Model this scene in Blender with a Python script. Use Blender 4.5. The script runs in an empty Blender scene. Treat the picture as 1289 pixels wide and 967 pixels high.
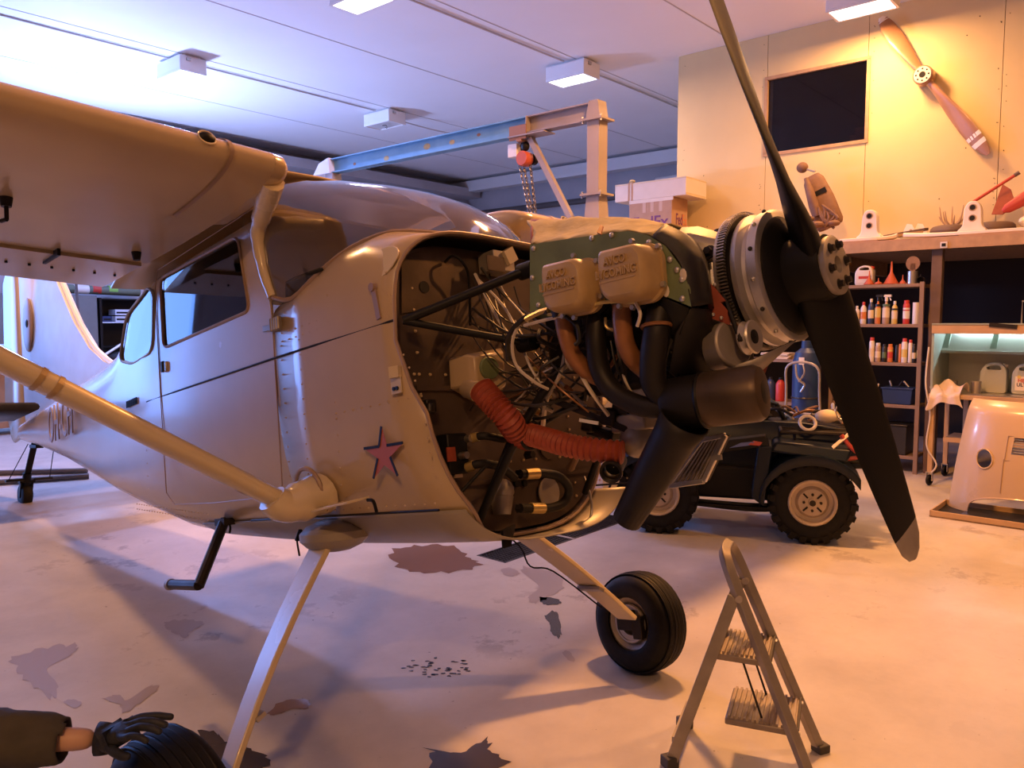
import bpy, bmesh, random
from math import *
from mathutils import Vector as V, Matrix
random.seed(11)
SC = bpy.context.scene
COL = SC.collection
# ------------------------------------------------------------ camera, world, lights, exposure
cam = bpy.data.cameras.new('camera'); co = bpy.data.objects.new('camera', cam); COL.objects.link(co)
co.location = (0, 0, 1.6); co.rotation_euler = (radians(90 - 4.55), 0, 0)
cam.sensor_fit = 'HORIZONTAL'; cam.sensor_width = 36; cam.lens = 36 * 1000 / 1289; cam.clip_start = .05
SC.camera = co
SC.view_settings.view_transform = 'Standard'; SC.view_settings.look = 'None'
SC.view_settings.exposure = 0.0; SC.view_settings.gamma = 1; SC.view_settings.use_curve_mapping = False
wd = bpy.data.worlds.new('hangar_ambient'); SC.world = wd; wd.use_nodes = True
wd.node_tree.nodes['Background'].inputs[0].default_value = (.55, .65, .95, 1)
wd.node_tree.nodes['Background'].inputs[1].default_value = 1.0
RYAW = radians(49.2)                       # the room's own axes: s = depth, t = along the back wall
RM = Matrix.Rotation(RYAW, 4, 'Z')
def rw(s, t, z): return RM @ V((s, t, z))
def area(name, loc, direc, size, power, col, spread=180):
    l = bpy.data.lights.new(name, 'AREA'); l.shape = 'RECTANGLE'; l.size, l.size_y = size
    l.energy = power; l.color = col; l.spread = radians(spread)
    o = bpy.data.objects.new(name, l); COL.objects.link(o); o.location = loc
    o.rotation_euler = V(direc).to_track_quat('-Z', 'Y').to_euler(); return o
WARM = (1, .475, .165); AMBER = (1, .40, .10); NEUT = (1, .57, .34); BLUE = (.22, .36, 1); PALE = (.52, .50, 1)
# ceiling lamps: (s, t, watts, colour); housings are built further down
LAMPS = [(9.24, 2.95, 105, WARM), (9.24, 6.85, 75, NEUT), (5.57, 10.85, 280, BLUE), (9.2, 10.85, 0, BLUE), (5.57, 6.9, 60, PALE),
         (4.9, 2.45, 350, AMBER), (5.57, -1.0, 140, AMBER), (1.9, 6.85, 160, WARM), (-2.6, -1.6, 210, WARM)]  # first three here are assumed; last entry is an unseen fill lamp, added to warm the starboard side
for i, (s, t, w, c) in enumerate(LAMPS):
    if w: area('ceiling_lamp_light', rw(s, t, 4.955), (0, 0, -1), (.42, .2), w, c)
# blue fill light added unseen behind the wing to brighten the ceiling
area('ceiling_fill_light', rw(4.9, 12.9, 2.62), RM.to_3x3() @ V((.45, -.75, 1.0)), (.5, .4), 400, (.36, .48, 1))
# added blue area light at an assumed, unseen door opening in the left wall
area('assumed_door_light', rw(.4, 14.95, 2.1), RM.to_3x3() @ V((.10, -1, 0)), (5.4, 3.9), 500, (.12, .31, 1))
# tube lamp in the hood of the wash cabinet
area('cabinet_tube_light', rw(8.98, 1.38, 1.50), (0, 0, -1), (.06, .9), 42, (.80, .95, 1)).rotation_euler = (0, 0, RYAW)

# ------------------------------------------------------------ helpers
MATS = {}
def mat(name, col, rough=.5, metal=0., var=0., scale=8., bump=0., bscale=60., coat=0., col2=None, emit=0., spec=.5, detail=4.):
    if name in MATS: return MATS[name]
    m = bpy.data.materials.new(name); m.use_nodes = True; nt = m.node_tree; N = nt.nodes; L = nt.links
    p = N['Principled BSDF']; p.inputs['Base Color'].default_value = (*col, 1); p.inputs['Roughness'].default_value = rough
    p.inputs['Metallic'].default_value = metal; p.inputs['Specular IOR Level'].default_value = spec
    if coat: p.inputs['Coat Weight'].default_value = coat; p.inputs['Coat Roughness'].default_value = .12
    if emit: p.inputs['Emission Color'].default_value = (*col, 1); p.inputs['Emission Strength'].default_value = emit
    if var or bump or col2:
        tc = N.new('ShaderNodeTexCoord')
    if var or col2:
        n = N.new('ShaderNodeTexNoise'); n.inputs['Scale'].default_value = scale; n.inputs['Detail'].default_value = detail
        L.new(tc.outputs['Object'], n.inputs['Vector'])
        r = N.new('ShaderNodeValToRGB'); r.color_ramp.elements[0].position = .32; r.color_ramp.elements[1].position = .68
        c2 = col2 if col2 else tuple(c * (1 - var) for c in col)
        r.color_ramp.elements[0].color = (*c2, 1); r.color_ramp.elements[1].color = (*col, 1)
        L.new(n.outputs['Fac'], r.inputs['Fac']); L.new(r.outputs['Color'], p.inputs['Base Color'])
        ma = N.new('ShaderNodeMapRange'); ma.inputs['To Min'].default_value = min(1, rough * 1.25); ma.inputs['To Max'].default_value = rough * .85
        L.new(n.outputs['Fac'], ma.inputs['Value']); L.new(ma.outputs['Result'], p.inputs['Roughness'])
    if bump:
        n2 = N.new('ShaderNodeTexNoise'); n2.inputs['Scale'].default_value = bscale; n2.inputs['Detail'].default_value = 3
        L.new(tc.outputs['Object'], n2.inputs['Vector'])
        b = N.new('ShaderNodeBump'); b.inputs['Strength'].default_value = bump; b.inputs['Distance'].default_value = .02
        L.new(n2.outputs['Fac'], b.inputs['Height']); L.new(b.outputs['Normal'], p.inputs['Normal'])
    MATS[name] = m; return m
def glass(name, tint, gloss=.1, rough=.02):
    if name in MATS: return MATS[name]
    m = bpy.data.materials.new(name); m.use_nodes = True; nt = m.node_tree; N = nt.nodes; L = nt.links
    N.remove(N['Principled BSDF']); out = N['Material Output']
    t = N.new('ShaderNodeBsdfTransparent'); t.inputs[0].default_value = (*tint, 1)
    g = N.new('ShaderNodeBsdfGlossy'); g.inputs['Roughness'].default_value = rough
    lw = N.new('ShaderNodeFresnel'); lw.inputs[0].default_value = 1.5
    ad = N.new('ShaderNodeMath'); ad.operation = 'ADD'; ad.inputs[1].default_value = gloss; ad.use_clamp = True
    mx = N.new('ShaderNodeMixShader'); L.new(lw.outputs[0], ad.inputs[0]); L.new(ad.outputs[0], mx.inputs[0])
    L.new(t.outputs[0], mx.inputs[1]); L.new(g.outputs[0], mx.inputs[2]); L.new(mx.outputs[0], out.inputs['Surface'])
    MATS[name] = m; return m

BASE = {}
def thing(name, label, cat, base=(0, 0, 0), M=None, group=None, kind=None):
    """Empty at the base of a thing. base is given in the frame M; parts are written in that same frame."""
    o = bpy.data.objects.new(name, None); COL.objects.link(o); o.empty_display_size = .1
    M = M if M else Matrix.Identity(4)
    o.matrix_basis = M @ Matrix.Translation(V(base)); BASE[o.name] = V(base)
    tag(o, label, cat, group, kind); return o
def tag(o, label=None, cat=None, group=None, kind=None):
    if label: o['label'] = label
    if cat: o['category'] = cat
    if group: o['group'] = group
    if kind: o['kind'] = kind
    return o
def copy_tree(o, parent=None):
    c = o.copy(); COL.objects.link(c); c.parent = parent; BASE[c.name] = BASE.get(o.name, V((0, 0, 0)))
    for ch in list(o.children): copy_tree(ch, c)
    return c
def crv(pts, k=5, closed=False):
    pts = [V(p) for p in pts]; n = len(pts); out = []
    if n < 3 and not closed: return pts
    rng = n if closed else n - 1
    for i in range(rng):
        if closed: a, b, c, d = pts[i - 1], pts[i], pts[(i + 1) % n], pts[(i + 2) % n]
        else: a, b, c, d = pts[max(i - 1, 0)], pts[i], pts[i + 1], pts[min(i + 2, n - 1)]
        for j in range(k):
            t = j / k
            out.append(.5 * ((2 * b) + (c - a) * t + (2 * a - 5 * b + 4 * c - d) * t * t + (3 * b - a - 3 * c + d) * t ** 3))
    if not closed: out.append(pts[-1])
    return out
def frame(d):
    d = V(d).normalized(); a = V((0, 0, 1)) if abs(d.z) < .9 else V((1, 0, 0))
    u = d.cross(a).normalized(); return d, u, d.cross(u).normalized()
class MB:
    def __init__(s): s.v = []; s.f = []; s.m = []
    def add(s, vs, fs, mi=0):
        o = len(s.v); s.v += [V(p) for p in vs]; s.f += [tuple(i + o for i in f) for f in fs]; s.m += [mi] * len(fs); return s
    def hexa(s, p, mi=0): return s.add(p, [(0, 3, 2, 1), (4, 5, 6, 7), (0, 1, 5, 4), (1, 2, 6, 5), (2, 3, 7, 6), (3, 0, 4, 7)], mi)
    def box(s, c, size, rot=None, mi=0):
        c = V(c); h = [x / 2 for x in size]
        R = rot if rot is not None else Matrix.Identity(3)
        return s.hexa([c + R @ V((x * h[0], y * h[1], z * h[2])) for z in (-1, 1) for x, y in ((-1, -1), (1, -1), (1, 1), (-1, 1))], mi)
    def bb(s, a, b, mi=0):
        return s.box([(a[i] + b[i]) / 2 for i in range(3)], [abs(a[i] - b[i]) for i in range(3)], None, mi)
    def bar(s, a, b, w, h, up=(0, 0, 1), mi=0):
        a, b = V(a), V(b); d = (b - a).normalized(); u = d.cross(V(up)).normalized(); q = u.cross(d)
        return s.hexa([p + u * x * w / 2 + q * y * h / 2 for p in (a, b) for x, y in ((-1, -1), (1, -1), (1, 1), (-1, 1))], mi)
    def cyl(s, a, b, r, r2=None, n=14, caps=True, mi=0):
        return s.tube([a, b], [r, r if r2 is None else r2], n, caps, mi)
    def tube(s, path, r, n=8, caps=True, mi=0, sq=(1, 1), up=None):
        P = [V(p) for p in path]; k = len(P); rs = r if isinstance(r, (list, tuple)) else [r] * k
        if len(rs) != k: rs = [rs[min(int(i * len(rs) / k), len(rs) - 1)] for i in range(k)]
        u = None; vs = []
        for i in range(k):
            d = (P[min(i + 1, k - 1)] - P[max(i - 1, 0)]).normalized()
            if u is None:
                if up is not None: u = (V(up) - d * d.dot(V(up))).normalized()
                else: _, u, _ = frame(d)
            else:
                u = u - d * d.dot(u)
                u = u.normalized() if u.length > 1e-6 else frame(d)[1]
            w = d.cross(u)
            for j in range(n):
                a = 2 * pi * j / n; vs.append(P[i] + (u * cos(a) * sq[0] + w * sin(a) * sq[1]) * rs[i])
        fs = [(i * n + j, i * n + (j + 1) % n, (i + 1) * n + (j + 1) % n, (i + 1) * n + j) for i in range(k - 1) for j in range(n)]
        if caps: fs += [tuple(range(n - 1, -1, -1)), tuple((k - 1) * n + j for j in range(n))]
        return s.add(vs, fs, mi)
    def lathe(s, prof, o, axis=(0, 0, 1), n=24, mi=0, caps=False):
        d, u, w = frame(axis); o = V(o); vs = []
        for r, h in prof:
            for j in range(n):
                a = 2 * pi * j / n; vs.append(o + d * h + (u * cos(a) + w * sin(a)) * r)
        k = len(prof); fs = [(i * n + j, i * n + (j + 1) % n, (i + 1) * n + (j + 1) % n, (i + 1) * n + j) for i in range(k - 1) for j in range(n)]
        if caps: fs += [tuple(range(n - 1, -1, -1)), tuple((k - 1) * n + j for j in range(n))]
        return s.add(vs, fs, mi)
    def torus(s, o, axis, R, r, n=32, k=8, mi=0, sq=1.):
        return s.lathe([(R + r * cos(2 * pi * i / k), r * sq * sin(2 * pi * i / k)) for i in range(k + 1)], o, axis, n, mi)
    def prism(s, loop, ext, mi=0):
        n = len(loop); L0 = [V(p) for p in loop]; e = V(ext)
        return s.add(L0 + [p + e for p in L0], [tuple(range(n - 1, -1, -1)), tuple(range(n, 2 * n))] + [(i, (i + 1) % n, (i + 1) % n + n, i + n) for i in range(n)], mi)
    def sph(s, c, r, n=12, k=7, mi=0, axes=None):
        c = V(c); r = V(r) if not isinstance(r, (int, float)) else V((r, r, r)); vs = []; ax = axes or (V((1, 0, 0)), V((0, 1, 0)), V((0, 0, 1)))
        for i in range(k + 1):
            th = pi * i / k
            for j in range(n):
                a = 2 * pi * j / n; vs.append(c + ax[0] * sin(th) * cos(a) * r.x + ax[1] * sin(th) * sin(a) * r.y + ax[2] * cos(th) * r.z)
        return s.add(vs, [(i * n + j, (i + 1) * n + j, (i + 1) * n + (j + 1) % n, i * n + (j + 1) % n) for i in range(k) for j in range(n)], mi)
    def loft(s, rows, closed=True, caps=(False, False), mi=0):
        n = len(rows[0]); k = len(rows); vs = [p for r in rows for p in r]; m = n if closed else n - 1
        fs = [(i * n + j, i * n + (j + 1) % n, (i + 1) * n + (j + 1) % n, (i + 1) * n + j) for i in range(k - 1) for j in range(m)]
        if caps[0]: fs.append(tuple(range(n - 1, -1, -1)))
        if caps[1]: fs.append(tuple((k - 1) * n + j for j in range(n)))
        return s.add(vs, fs, mi)
    def bolt(s, c, d, r=.006, h=.006, mi=0, n=6):
        c = V(c); d = V(d).normalized(); return s.cyl(c, c + d * h, r, r * .85, n, True, mi)
    def build(s, name, m, parent=None, smooth=35, bevel=0, solid=0, M=None, base=None, subs=0, inner=None):
        root = parent
        while root is not None and root.parent is not None: root = root.parent
        off = V(base) if base is not None else (BASE.get(root.name, V((0, 0, 0))) if root is not None else V((0, 0, 0)))
        me = bpy.data.meshes.new(name); me.from_pydata([p - off for p in s.v], [], s.f); me.validate()
        for x in (m if isinstance(m, (list, tuple)) else [m]): me.materials.append(MATS[x] if isinstance(x, str) else x)
        if inner: me.materials.append(MATS[inner])
        if isinstance(m, (list, tuple)) and len(me.polygons) == len(s.m): me.polygons.foreach_set('material_index', s.m)
        bm = bmesh.new(); bm.from_mesh(me); bmesh.ops.recalc_face_normals(bm, faces=bm.faces); bm.to_mesh(me); bm.free()
        if smooth:
            me.polygons.foreach_set('use_smooth', [True] * len(me.polygons))
            me.set_sharp_from_angle(angle=radians(smooth))
        o = bpy.data.objects.new(name, me); COL.objects.link(o)
        if parent is not None: o.parent = parent
        else:
            o.matrix_basis = (M if M else Matrix.Identity(4)) @ Matrix.Translation(off); BASE[o.name] = off
        if solid: x = o.modifiers.new('solid', 'SOLIDIFY'); x.thickness = solid; x.offset = -1; x.material_offset = x.material_offset_rim = 1 if inner else 0
        if bevel: x = o.modifiers.new('bevel', 'BEVEL'); x.width = bevel; x.segments = 2; x.limit_method = 'ANGLE'; x.angle_limit = radians(40)
        if subs: x = o.modifiers.new('subs', 'SUBSURF'); x.levels = x.render_levels = subs
        return o
def bake(o):
    """Turn an object's modifiers into plain mesh."""
    dg = bpy.context.evaluated_depsgraph_get(); me = bpy.data.meshes.new_from_object(o.evaluated_get(dg)); o.modifiers.clear(); o.data = me; return o
def cut(o, cutters, smooth=35):
    for c in cutters:
        x = o.modifiers.new('cut', 'BOOLEAN'); x.operation = 'DIFFERENCE'; x.object = c; x.solver = 'EXACT'
    bpy.context.view_layer.update(); bake(o)
    for c in cutters: bpy.data.objects.remove(c, do_unlink=True)
    o.data.set_sharp_from_angle(angle=radians(smooth)); return o
def text(name, body, size, m, parent, M, extrude=.0015, align='CENTER', offset=0.0, xs=1.0):
    """Flat lettering as mesh; M places it in the frame of the thing."""
    c = bpy.data.curves.new('lettering', 'FONT'); c.body = body; c.size = size; c.extrude = extrude; c.align_x = align; c.align_y = 'CENTER'; c.resolution_u = 3; c.offset = offset
    t = bpy.data.objects.new('lettering', c); COL.objects.link(t); bpy.context.view_layer.update()
    me = bpy.data.meshes.new_from_object(t.evaluated_get(bpy.context.evaluated_depsgraph_get()))
    bpy.data.objects.remove(t, do_unlink=True)
    root = parent
    while root.parent is not None: root = root.parent
    me.transform(Matrix.Translation(-BASE.get(root.name, V((0, 0, 0)))) @ M @ Matrix.Diagonal((xs, 1, 1, 1)))
    me.materials.clear(); me.materials.append(MATS[m]); o = bpy.data.objects.new(name, me); COL.objects.link(o); o.parent = parent; return o
def axes(o, x, y, z):
    M = Matrix.Identity(4)
    for i, a in enumerate((x, y, z)):
        a = V(a).normalized()
        for k in range(3): M[k][i] = a[k]
    M.translation = V(o); return M
def rpoly(pts, r=.05, k=4):
    """Round the corners of a closed 2-D polygon."""
    out = []; n = len(pts)
    for i in range(n):
        p, a, b = V(pts[i]), V(pts[i - 1]), V(pts[(i + 1) % n])
        da, db = (a - p), (b - p); ra = min(r, da.length * .45, db.length * .45)
        p0, p1 = p + da.normalized() * ra, p + db.normalized() * ra
        for j in range(k + 1):
            t = j / k; out.append(p0 * (1 - t) ** 2 + p * 2 * t * (1 - t) + p1 * t * t)
    return out

# ------------------------------------------------------------ materials
mat('tan_paint', (.54, .41, .25), .24, var=.10, scale=3, coat=.35)
mat('cream_paint', (.66, .55, .36), .25, var=.05, scale=4, coat=.4)
mat('tan_dark', (.36, .25, .18), .4, var=.15, scale=5)
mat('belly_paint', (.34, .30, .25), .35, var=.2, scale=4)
mat('black', (.007, .007, .008), .5, spec=.25)
mat('blade_black', (.006, .006, .007), .5, spec=.22)
mat('rubber', (.008, .008, .009), .6, var=.3, scale=30, spec=.25)
mat('dark_metal', (.035, .030, .028), .45, .6, var=.4, scale=14)
mat('soot', (.016, .013, .012), .5, .3, var=.4, scale=9)
mat('steel', (.55, .52, .48), .32, .9, var=.15, scale=10)
mat('alu', (.62, .60, .57), .38, .85, var=.15, scale=12)
mat('alu_dull', (.42, .38, .34), .5, .6, var=.25, scale=9)
mat('gold_paint', (.48, .33, .15), .42, var=.18, scale=14)
mat('green_zinc', (.19, .25, .12), .45, .1, var=.35, scale=9)
mat('cabin_lining', (.62, .56, .48), .7)
mat('firewall_metal', (.13, .095, .075), .42, .5, var=.45, scale=5)
mat('orange_hose', (.36, .065, .030), .55, var=.25, scale=40)
mat('copper_pipe', (.34, .15, .06), .38, .25, var=.35, scale=16)
mat('brass', (.62, .46, .18), .35, .6)
mat('hose_black', (.012, .011, .011), .6, spec=.3)
mat('wire_white', (.62, .55, .45), .5)
mat('wire_yellow', (.58, .45, .16), .5)
mat('wire_dark', (.03, .027, .025), .5)
mat('red_seal', (.30, .065, .035), .6, var=.2, scale=20)
mat('cloth_tan', (.50, .40, .20), .8, var=.3, scale=14, bump=.25, bscale=18)
mat('red_star', (.42, .11, .045), .5)
mat('white_paint', (.72, .70, .68), .4, var=.05)
mat('white_gloss', (.80, .79, .76), .3)
glass('plexi', (.74, .68, .64), .20, .07)
glass('pane', (.86, .84, .84), .04)
glass('smoked', (.36, .24, .20), .0)

# ------------------------------------------------------------ the room shell (frame s, t, z)
def floor_material():
    m = bpy.data.materials.new('painted_concrete'); m.use_nodes = True; nt = m.node_tree; N = nt.nodes; L = nt.links; p = N['Principled BSDF']
    tc = N.new('ShaderNodeTexCoord')
    def noise(sc, det=5, rough=.6):
        n = N.new('ShaderNodeTexNoise'); n.inputs['Scale'].default_value = sc; n.inputs['Detail'].default_value = det; n.inputs['Roughness'].default_value = rough
        L.new(tc.outputs['Object'], n.inputs['Vector']); return n
    def ramp(src, a, b, c0, c1):
        r = N.new('ShaderNodeValToRGB'); e = r.color_ramp.elements; e[0].position = a; e[1].position = b; e[0].color = (*c0, 1); e[1].color = (*c1, 1)
        L.new(src, r.inputs[0]); return r
    base = ramp(noise(1.3, 8, .65).outputs['Fac'], .32, .68, (.40, .37, .345), (.56, .52, .485))
    worn = ramp(noise(2.6, 9, .72).outputs['Fac'], .555, .61, (0, 0, 0), (1, 1, 1))
    mask = ramp(noise(.6, 2).outputs['Fac'], .47, .60, (0, 0, 0), (1, 1, 1))
    mul = N.new('ShaderNodeMath'); mul.operation = 'MULTIPLY'; L.new(worn.outputs[0], mul.inputs[0]); L.new(mask.outputs[0], mul.inputs[1])
    mx = N.new('ShaderNodeMixRGB'); mx.inputs[2].default_value = (.33, .295, .275, 1); L.new(mul.outputs[0], mx.inputs[0]); L.new(base.outputs[0], mx.inputs[1])
    spk = ramp(noise(22, 4, .65).outputs['Fac'], .69, .73, (0, 0, 0), (1, 1, 1))
    mx2 = N.new('ShaderNodeMixRGB'); mx2.inputs[2].default_value = (.14, .12, .11, 1); L.new(spk.outputs[0], mx2.inputs[0]); L.new(mx.outputs[0], mx2.inputs[1])
    L.new(mx2.outputs[0], p.inputs['Base Color'])
    rr = ramp(noise(2.2, 5).outputs['Fac'], .3, .7, (.34,) * 3, (.52,) * 3); L.new(rr.outputs[0], p.inputs['Roughness'])
    b = N.new('ShaderNodeBump'); b.inputs['Strength'].default_value = .12; b.inputs['Distance'].default_value = .01
    L.new(noise(9, 6, .65).outputs['Fac'], b.inputs['Height']); L.new(b.outputs[0], p.inputs['Normal'])
    MATS['floor'] = m
floor_material()
mat('ceiling_white', (.80, .79, .80), .6, var=.03, scale=1.2)
mat('ply_wall', (.68, .54, .27), .55, var=.07, scale=1.6, bump=.03, bscale=8)
mat('grey_wall', (.42, .40, .42), .7, var=.12, scale=1.5)
mat('post_brown', (.15, .095, .065), .7, var=.2)
mat('dark_wall', (.10, .085, .08), .8)
mat('wood_edge', (.46, .30, .17), .55, var=.2, scale=12)
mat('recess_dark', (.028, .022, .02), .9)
mat('seam', (.50, .48, .48), .7)
mat('pipe_dark', (.09, .075, .07), .6)
mat('pipe_white', (.60, .58, .57), .45)
def struct(name, mb, m, parent=None, **k):
    o = mb.build(name, m, parent, M=RM, **k)
    if parent is None: o['kind'] = 'structure'
    return o
S0, S1, T0, T1, ZC = -7.0, 15.3, -7.0, 15.0, 5.2
WS, WT = 9.95, 5.53                         # plywood wall plane and its free end
# trench in the floor
TA, TB, TS0, TS1 = 3.40, 3.66, 3.87, 5.42
m = MB()
for a, b in (((S0, T0), (S1, TA)), ((S0, TB), (S1, T1)), ((S0, TA), (TS0, TB)), ((TS1, TA), (S1, TB))):
    m.bb((a[0], a[1], -.12), (b[0], b[1], 0))
floor = struct('floor', m, 'floor', smooth=0)
m = MB(); m.bb((TS0, TA, -.16), (TS1, TB, -.12)); struct('trench_bed', m, 'recess_dark', floor)
m = MB(); m.bb((S0, T0, ZC), (S1, T1, ZC + .12)); ceiling = struct('ceiling', m, 'ceiling_white', smooth=0)
for k in range(7):                          # joints between the ceiling boards
    t = 14.5 - k * 1.95
    m = MB(); m.bb((S0, t - .008, ZC - .005), (S1 if t > WT else WS, t + .008, ZC + .001)); struct('ceiling_seam', m, 'seam', ceiling, smooth=0)
m = MB(); m.bb((S0, T1, 0), (-2.4, T1 + .15, ZC)); m.bb((3.2, T1, 0), (S1, T1 + .15, ZC)); m.bb((-2.4, T1, 4.15), (3.2, T1 + .15, ZC)); wl = struct('wall_left', m, 'grey_wall', smooth=0)  # gap left for the assumed door
dr1 = thing('assumed_door_1', None, None, (.4, T1, 0), RM, kind='structure')  # assumed door, out of view, added for the blue light
for a, c in (((-2.5, 0), (-2.4, 4.25)), ((3.2, 0), (3.3, 4.25)), ((-2.5, 4.15), (3.3, 4.25))): m = MB(); m.bb((a[0], T1 - .03, a[1]), (c[0], T1 + .17, c[1])); m.build('assumed_door_frame', 'grey_wall', dr1, smooth=0)
m = MB(); m.bb((-2.4, T1, -.12), (3.2, T1 + 6, -.005)); m.build('assumed_apron', 'grey_wall', dr1, smooth=0)
m = MB(); m.bb((S1, WT - .5, 0), (S1 + .15, T1 + .15, ZC)); wb = struct('wall_back', m, 'grey_wall', smooth=0)
m = MB(); m.bb((S0 - .15, T0, 0), (S0, T1, ZC)); struct('wall_front', m, 'dark_wall', smooth=0)
m = MB(); m.bb((S0, T0 - .15, 0), (14, T0, ZC)); struct('wall_right', m, 'dark_wall', smooth=0)
# upper plywood wall with the window opening, as panels with real joints
WA, WB, WZ0, WZ1 = 3.09, 4.31, 3.72, 4.65
wy = thing('wall_plywood', None, None, (WS, WT, 2.4), RM, kind='structure')
def panel(t0, t1, z0, z1):
    b = MB(); b.bb((WS, t0 + .003, z0 + .002), (WS + .05, t1 - .003, z1 - .002)); return b.build('plywood_panel', 'ply_wall', wy, smooth=0)
ZL = 2.40
panel(WB, WT, ZL, ZC); panel(WA, WB, ZL, WZ0); panel(WA, WB, WZ1, ZC); panel(1.72, WA, ZL, ZC); panel(.5, 1.72, ZL, ZC); panel(-1.5, .5, ZL, ZC); panel(-4, -1.5, ZL, ZC); panel(-7, -4, ZL, ZC)
b = MB(); b.bb((WS + .05, -7, ZL), (WS + .07, WA, ZC)); b.bb((WS + .05, WB, ZL), (WS + .07, WT, ZC)); b.build('backing', 'wood_edge', wy, smooth=0)
b = MB(); b.bb((WS + .005, WT - .003, 2.40), (S1, WT + .05, ZC)); b.build('end_panel', 'ply_wall', wy, smooth=0)
b = MB()
for i in range(60):
    t = random.choice((WT - .05, WB + .06, WA - .06, 1.75, 1.68, .53)) + random.uniform(-.01, .01); z = random.uniform(2.7, 5.1)
    b.bolt((WS, t, z), (-1, 0, 0), .005, .003)
for i in range(10): b.bolt((WS, random.uniform(1.8, 5.3), random.uniform(2.8, 5.0)), (-1, 0, 0), .007, .003)
b.build('screw_head', 'dark_metal', wy)['kind'] = 'stuff'
w1 = thing('window_1', None, None, (WS, WA, WZ0), RM, kind='structure')
fr = MB()
for a, c in (((WS - .015, WA - .03, WZ0 - .03), (WS + .06, WB + .03, WZ0 + .01)), ((WS - .015, WA - .03, WZ1 - .01), (WS + .06, WB + .03, WZ1 + .03)), ((WS - .015, WA - .03, WZ0), (WS + .06, WA + .01, WZ1)), ((WS - .015, WB - .01, WZ0), (WS + .06, WB + .03, WZ1))): fr.bb(a, c)
fr.build('window_frame', 'wood_edge', w1, smooth=0)
b = MB(); b.bb((WS + .03, WA, WZ0), (WS + .034, WB, WZ1)); b.build('pane', 'smoked', w1, smooth=0)
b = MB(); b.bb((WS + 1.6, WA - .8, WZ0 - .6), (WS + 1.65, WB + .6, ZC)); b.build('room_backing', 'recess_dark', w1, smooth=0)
b = MB(); b.bb((WS + .06, WA - .8, WZ0 - .05), (WS + 1.6, WB + .6, WZ0 - .01)); b.build('window_sill', 'wood_edge', w1, smooth=0)
# loft deck, the posts under it and the dark space beneath
ld = thing('loft_deck', None, None, (9.0, -7, 2.4), RM, kind='structure')
b = MB(); b.bb((9.0, -7, 2.40), (13.5, 6.3, 2.436)); b.build('deck_board', 'wood_edge', ld, smooth=0)
b = MB(); b.bb((9.0, -7, 2.33), (9.04, 6.3, 2.40)); b.build('deck_edge', 'wood_edge', ld, smooth=0)
for t in (2.08, -.4, 4.7, 6.2): b = MB(); b.bb((9.10, t - .05, 0), (9.20, t + .05, 2.34)); b.build('post', 'post_brown', ld, smooth=0, bevel=.004)
for t in (-3, -1, 1.2, 3.4, 5.4): b = MB(); b.bb((9.04, t - .03, 2.22), (12, t + .03, 2.40)); b.build('joist', 'wood_edge', ld, smooth=0)
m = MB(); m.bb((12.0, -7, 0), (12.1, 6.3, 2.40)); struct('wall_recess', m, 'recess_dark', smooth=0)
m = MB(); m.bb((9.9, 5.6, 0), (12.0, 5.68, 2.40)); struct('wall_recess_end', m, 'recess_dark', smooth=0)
# small steel socket plate under the deck edge
o = MB().bb((8.985, 1.965, 2.335), (9.0, 2.03, 2.395)).bb((8.975, 1.98, 2.35), (8.985, 2.015, 2.38), 1).build('socket_plate', ['white_paint', 'black'], None, M=RM, base=(8.99, 2.0, 2.335)); tag(o, 'small square socket plate under the front edge of the loft deck', 'socket')
# ducts and rails high on the back and left walls
def pipe(name, pts, r, m, label, cat='pipe', square=False):
    b = MB()
    if square:
        for i in range(len(pts) - 1): b.bar(pts[i], pts[i + 1], r * 2, r * 2)
    else: b.tube(pts, r, 10)
    return tag(b.build(name, m, None, M=RM, base=pts[0]), label, cat)
pipe('wall_duct', [(14.9, 14.9, 5.0), (14.9, 5.7, 5.0)], .13, 'pipe_white', 'white square duct along the top of the back wall', 'duct', True)
pipe('wall_rail', [(15.1, 14.9, 4.35), (15.1, 5.7, 4.35)], .07, 'pipe_dark', 'dark rail fixed to the back wall below the white duct', 'rail')
pipe('steam_pipe', [(15.0, 8.9, 4.58), (15.0, 5.7, 4.66)], .05, 'pipe_white', 'short pale pipe on the back wall behind the cardboard boxes', 'pipe')
b = MB()
for i in range(7): b.bolt((15.1, 13.6 - i * 1.15, 4.26), (0, 0, -1), .05, .1)
# cable tray on the left wall: rails and rungs
ct = thing('cable_tray', 'long blue-grey ladder cable tray high on the left wall', 'cable tray', (3, 14.8, 4.35), RM)
for dt in (0, -.4): b = MB(); b.bar((1, 14.85 + dt, 4.38), (15, 14.85 + dt, 4.38), .03, .08); b.build('side_rail', 'pipe_dark', ct)
for i in range(46): b = MB(); b.bar((1.2 + i * .3, 14.45, 4.36), (1.2 + i * .3, 14.85, 4.36), .03, .02); b.build('rung', 'pipe_dark', ct, smooth=0)
m = MB(); m.bb((0, 14.2, 4.75), (15.2, 15, 4.95)); tag(struct('trim_1', m, 'grey_wall', smooth=0), kind='structure')

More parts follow.
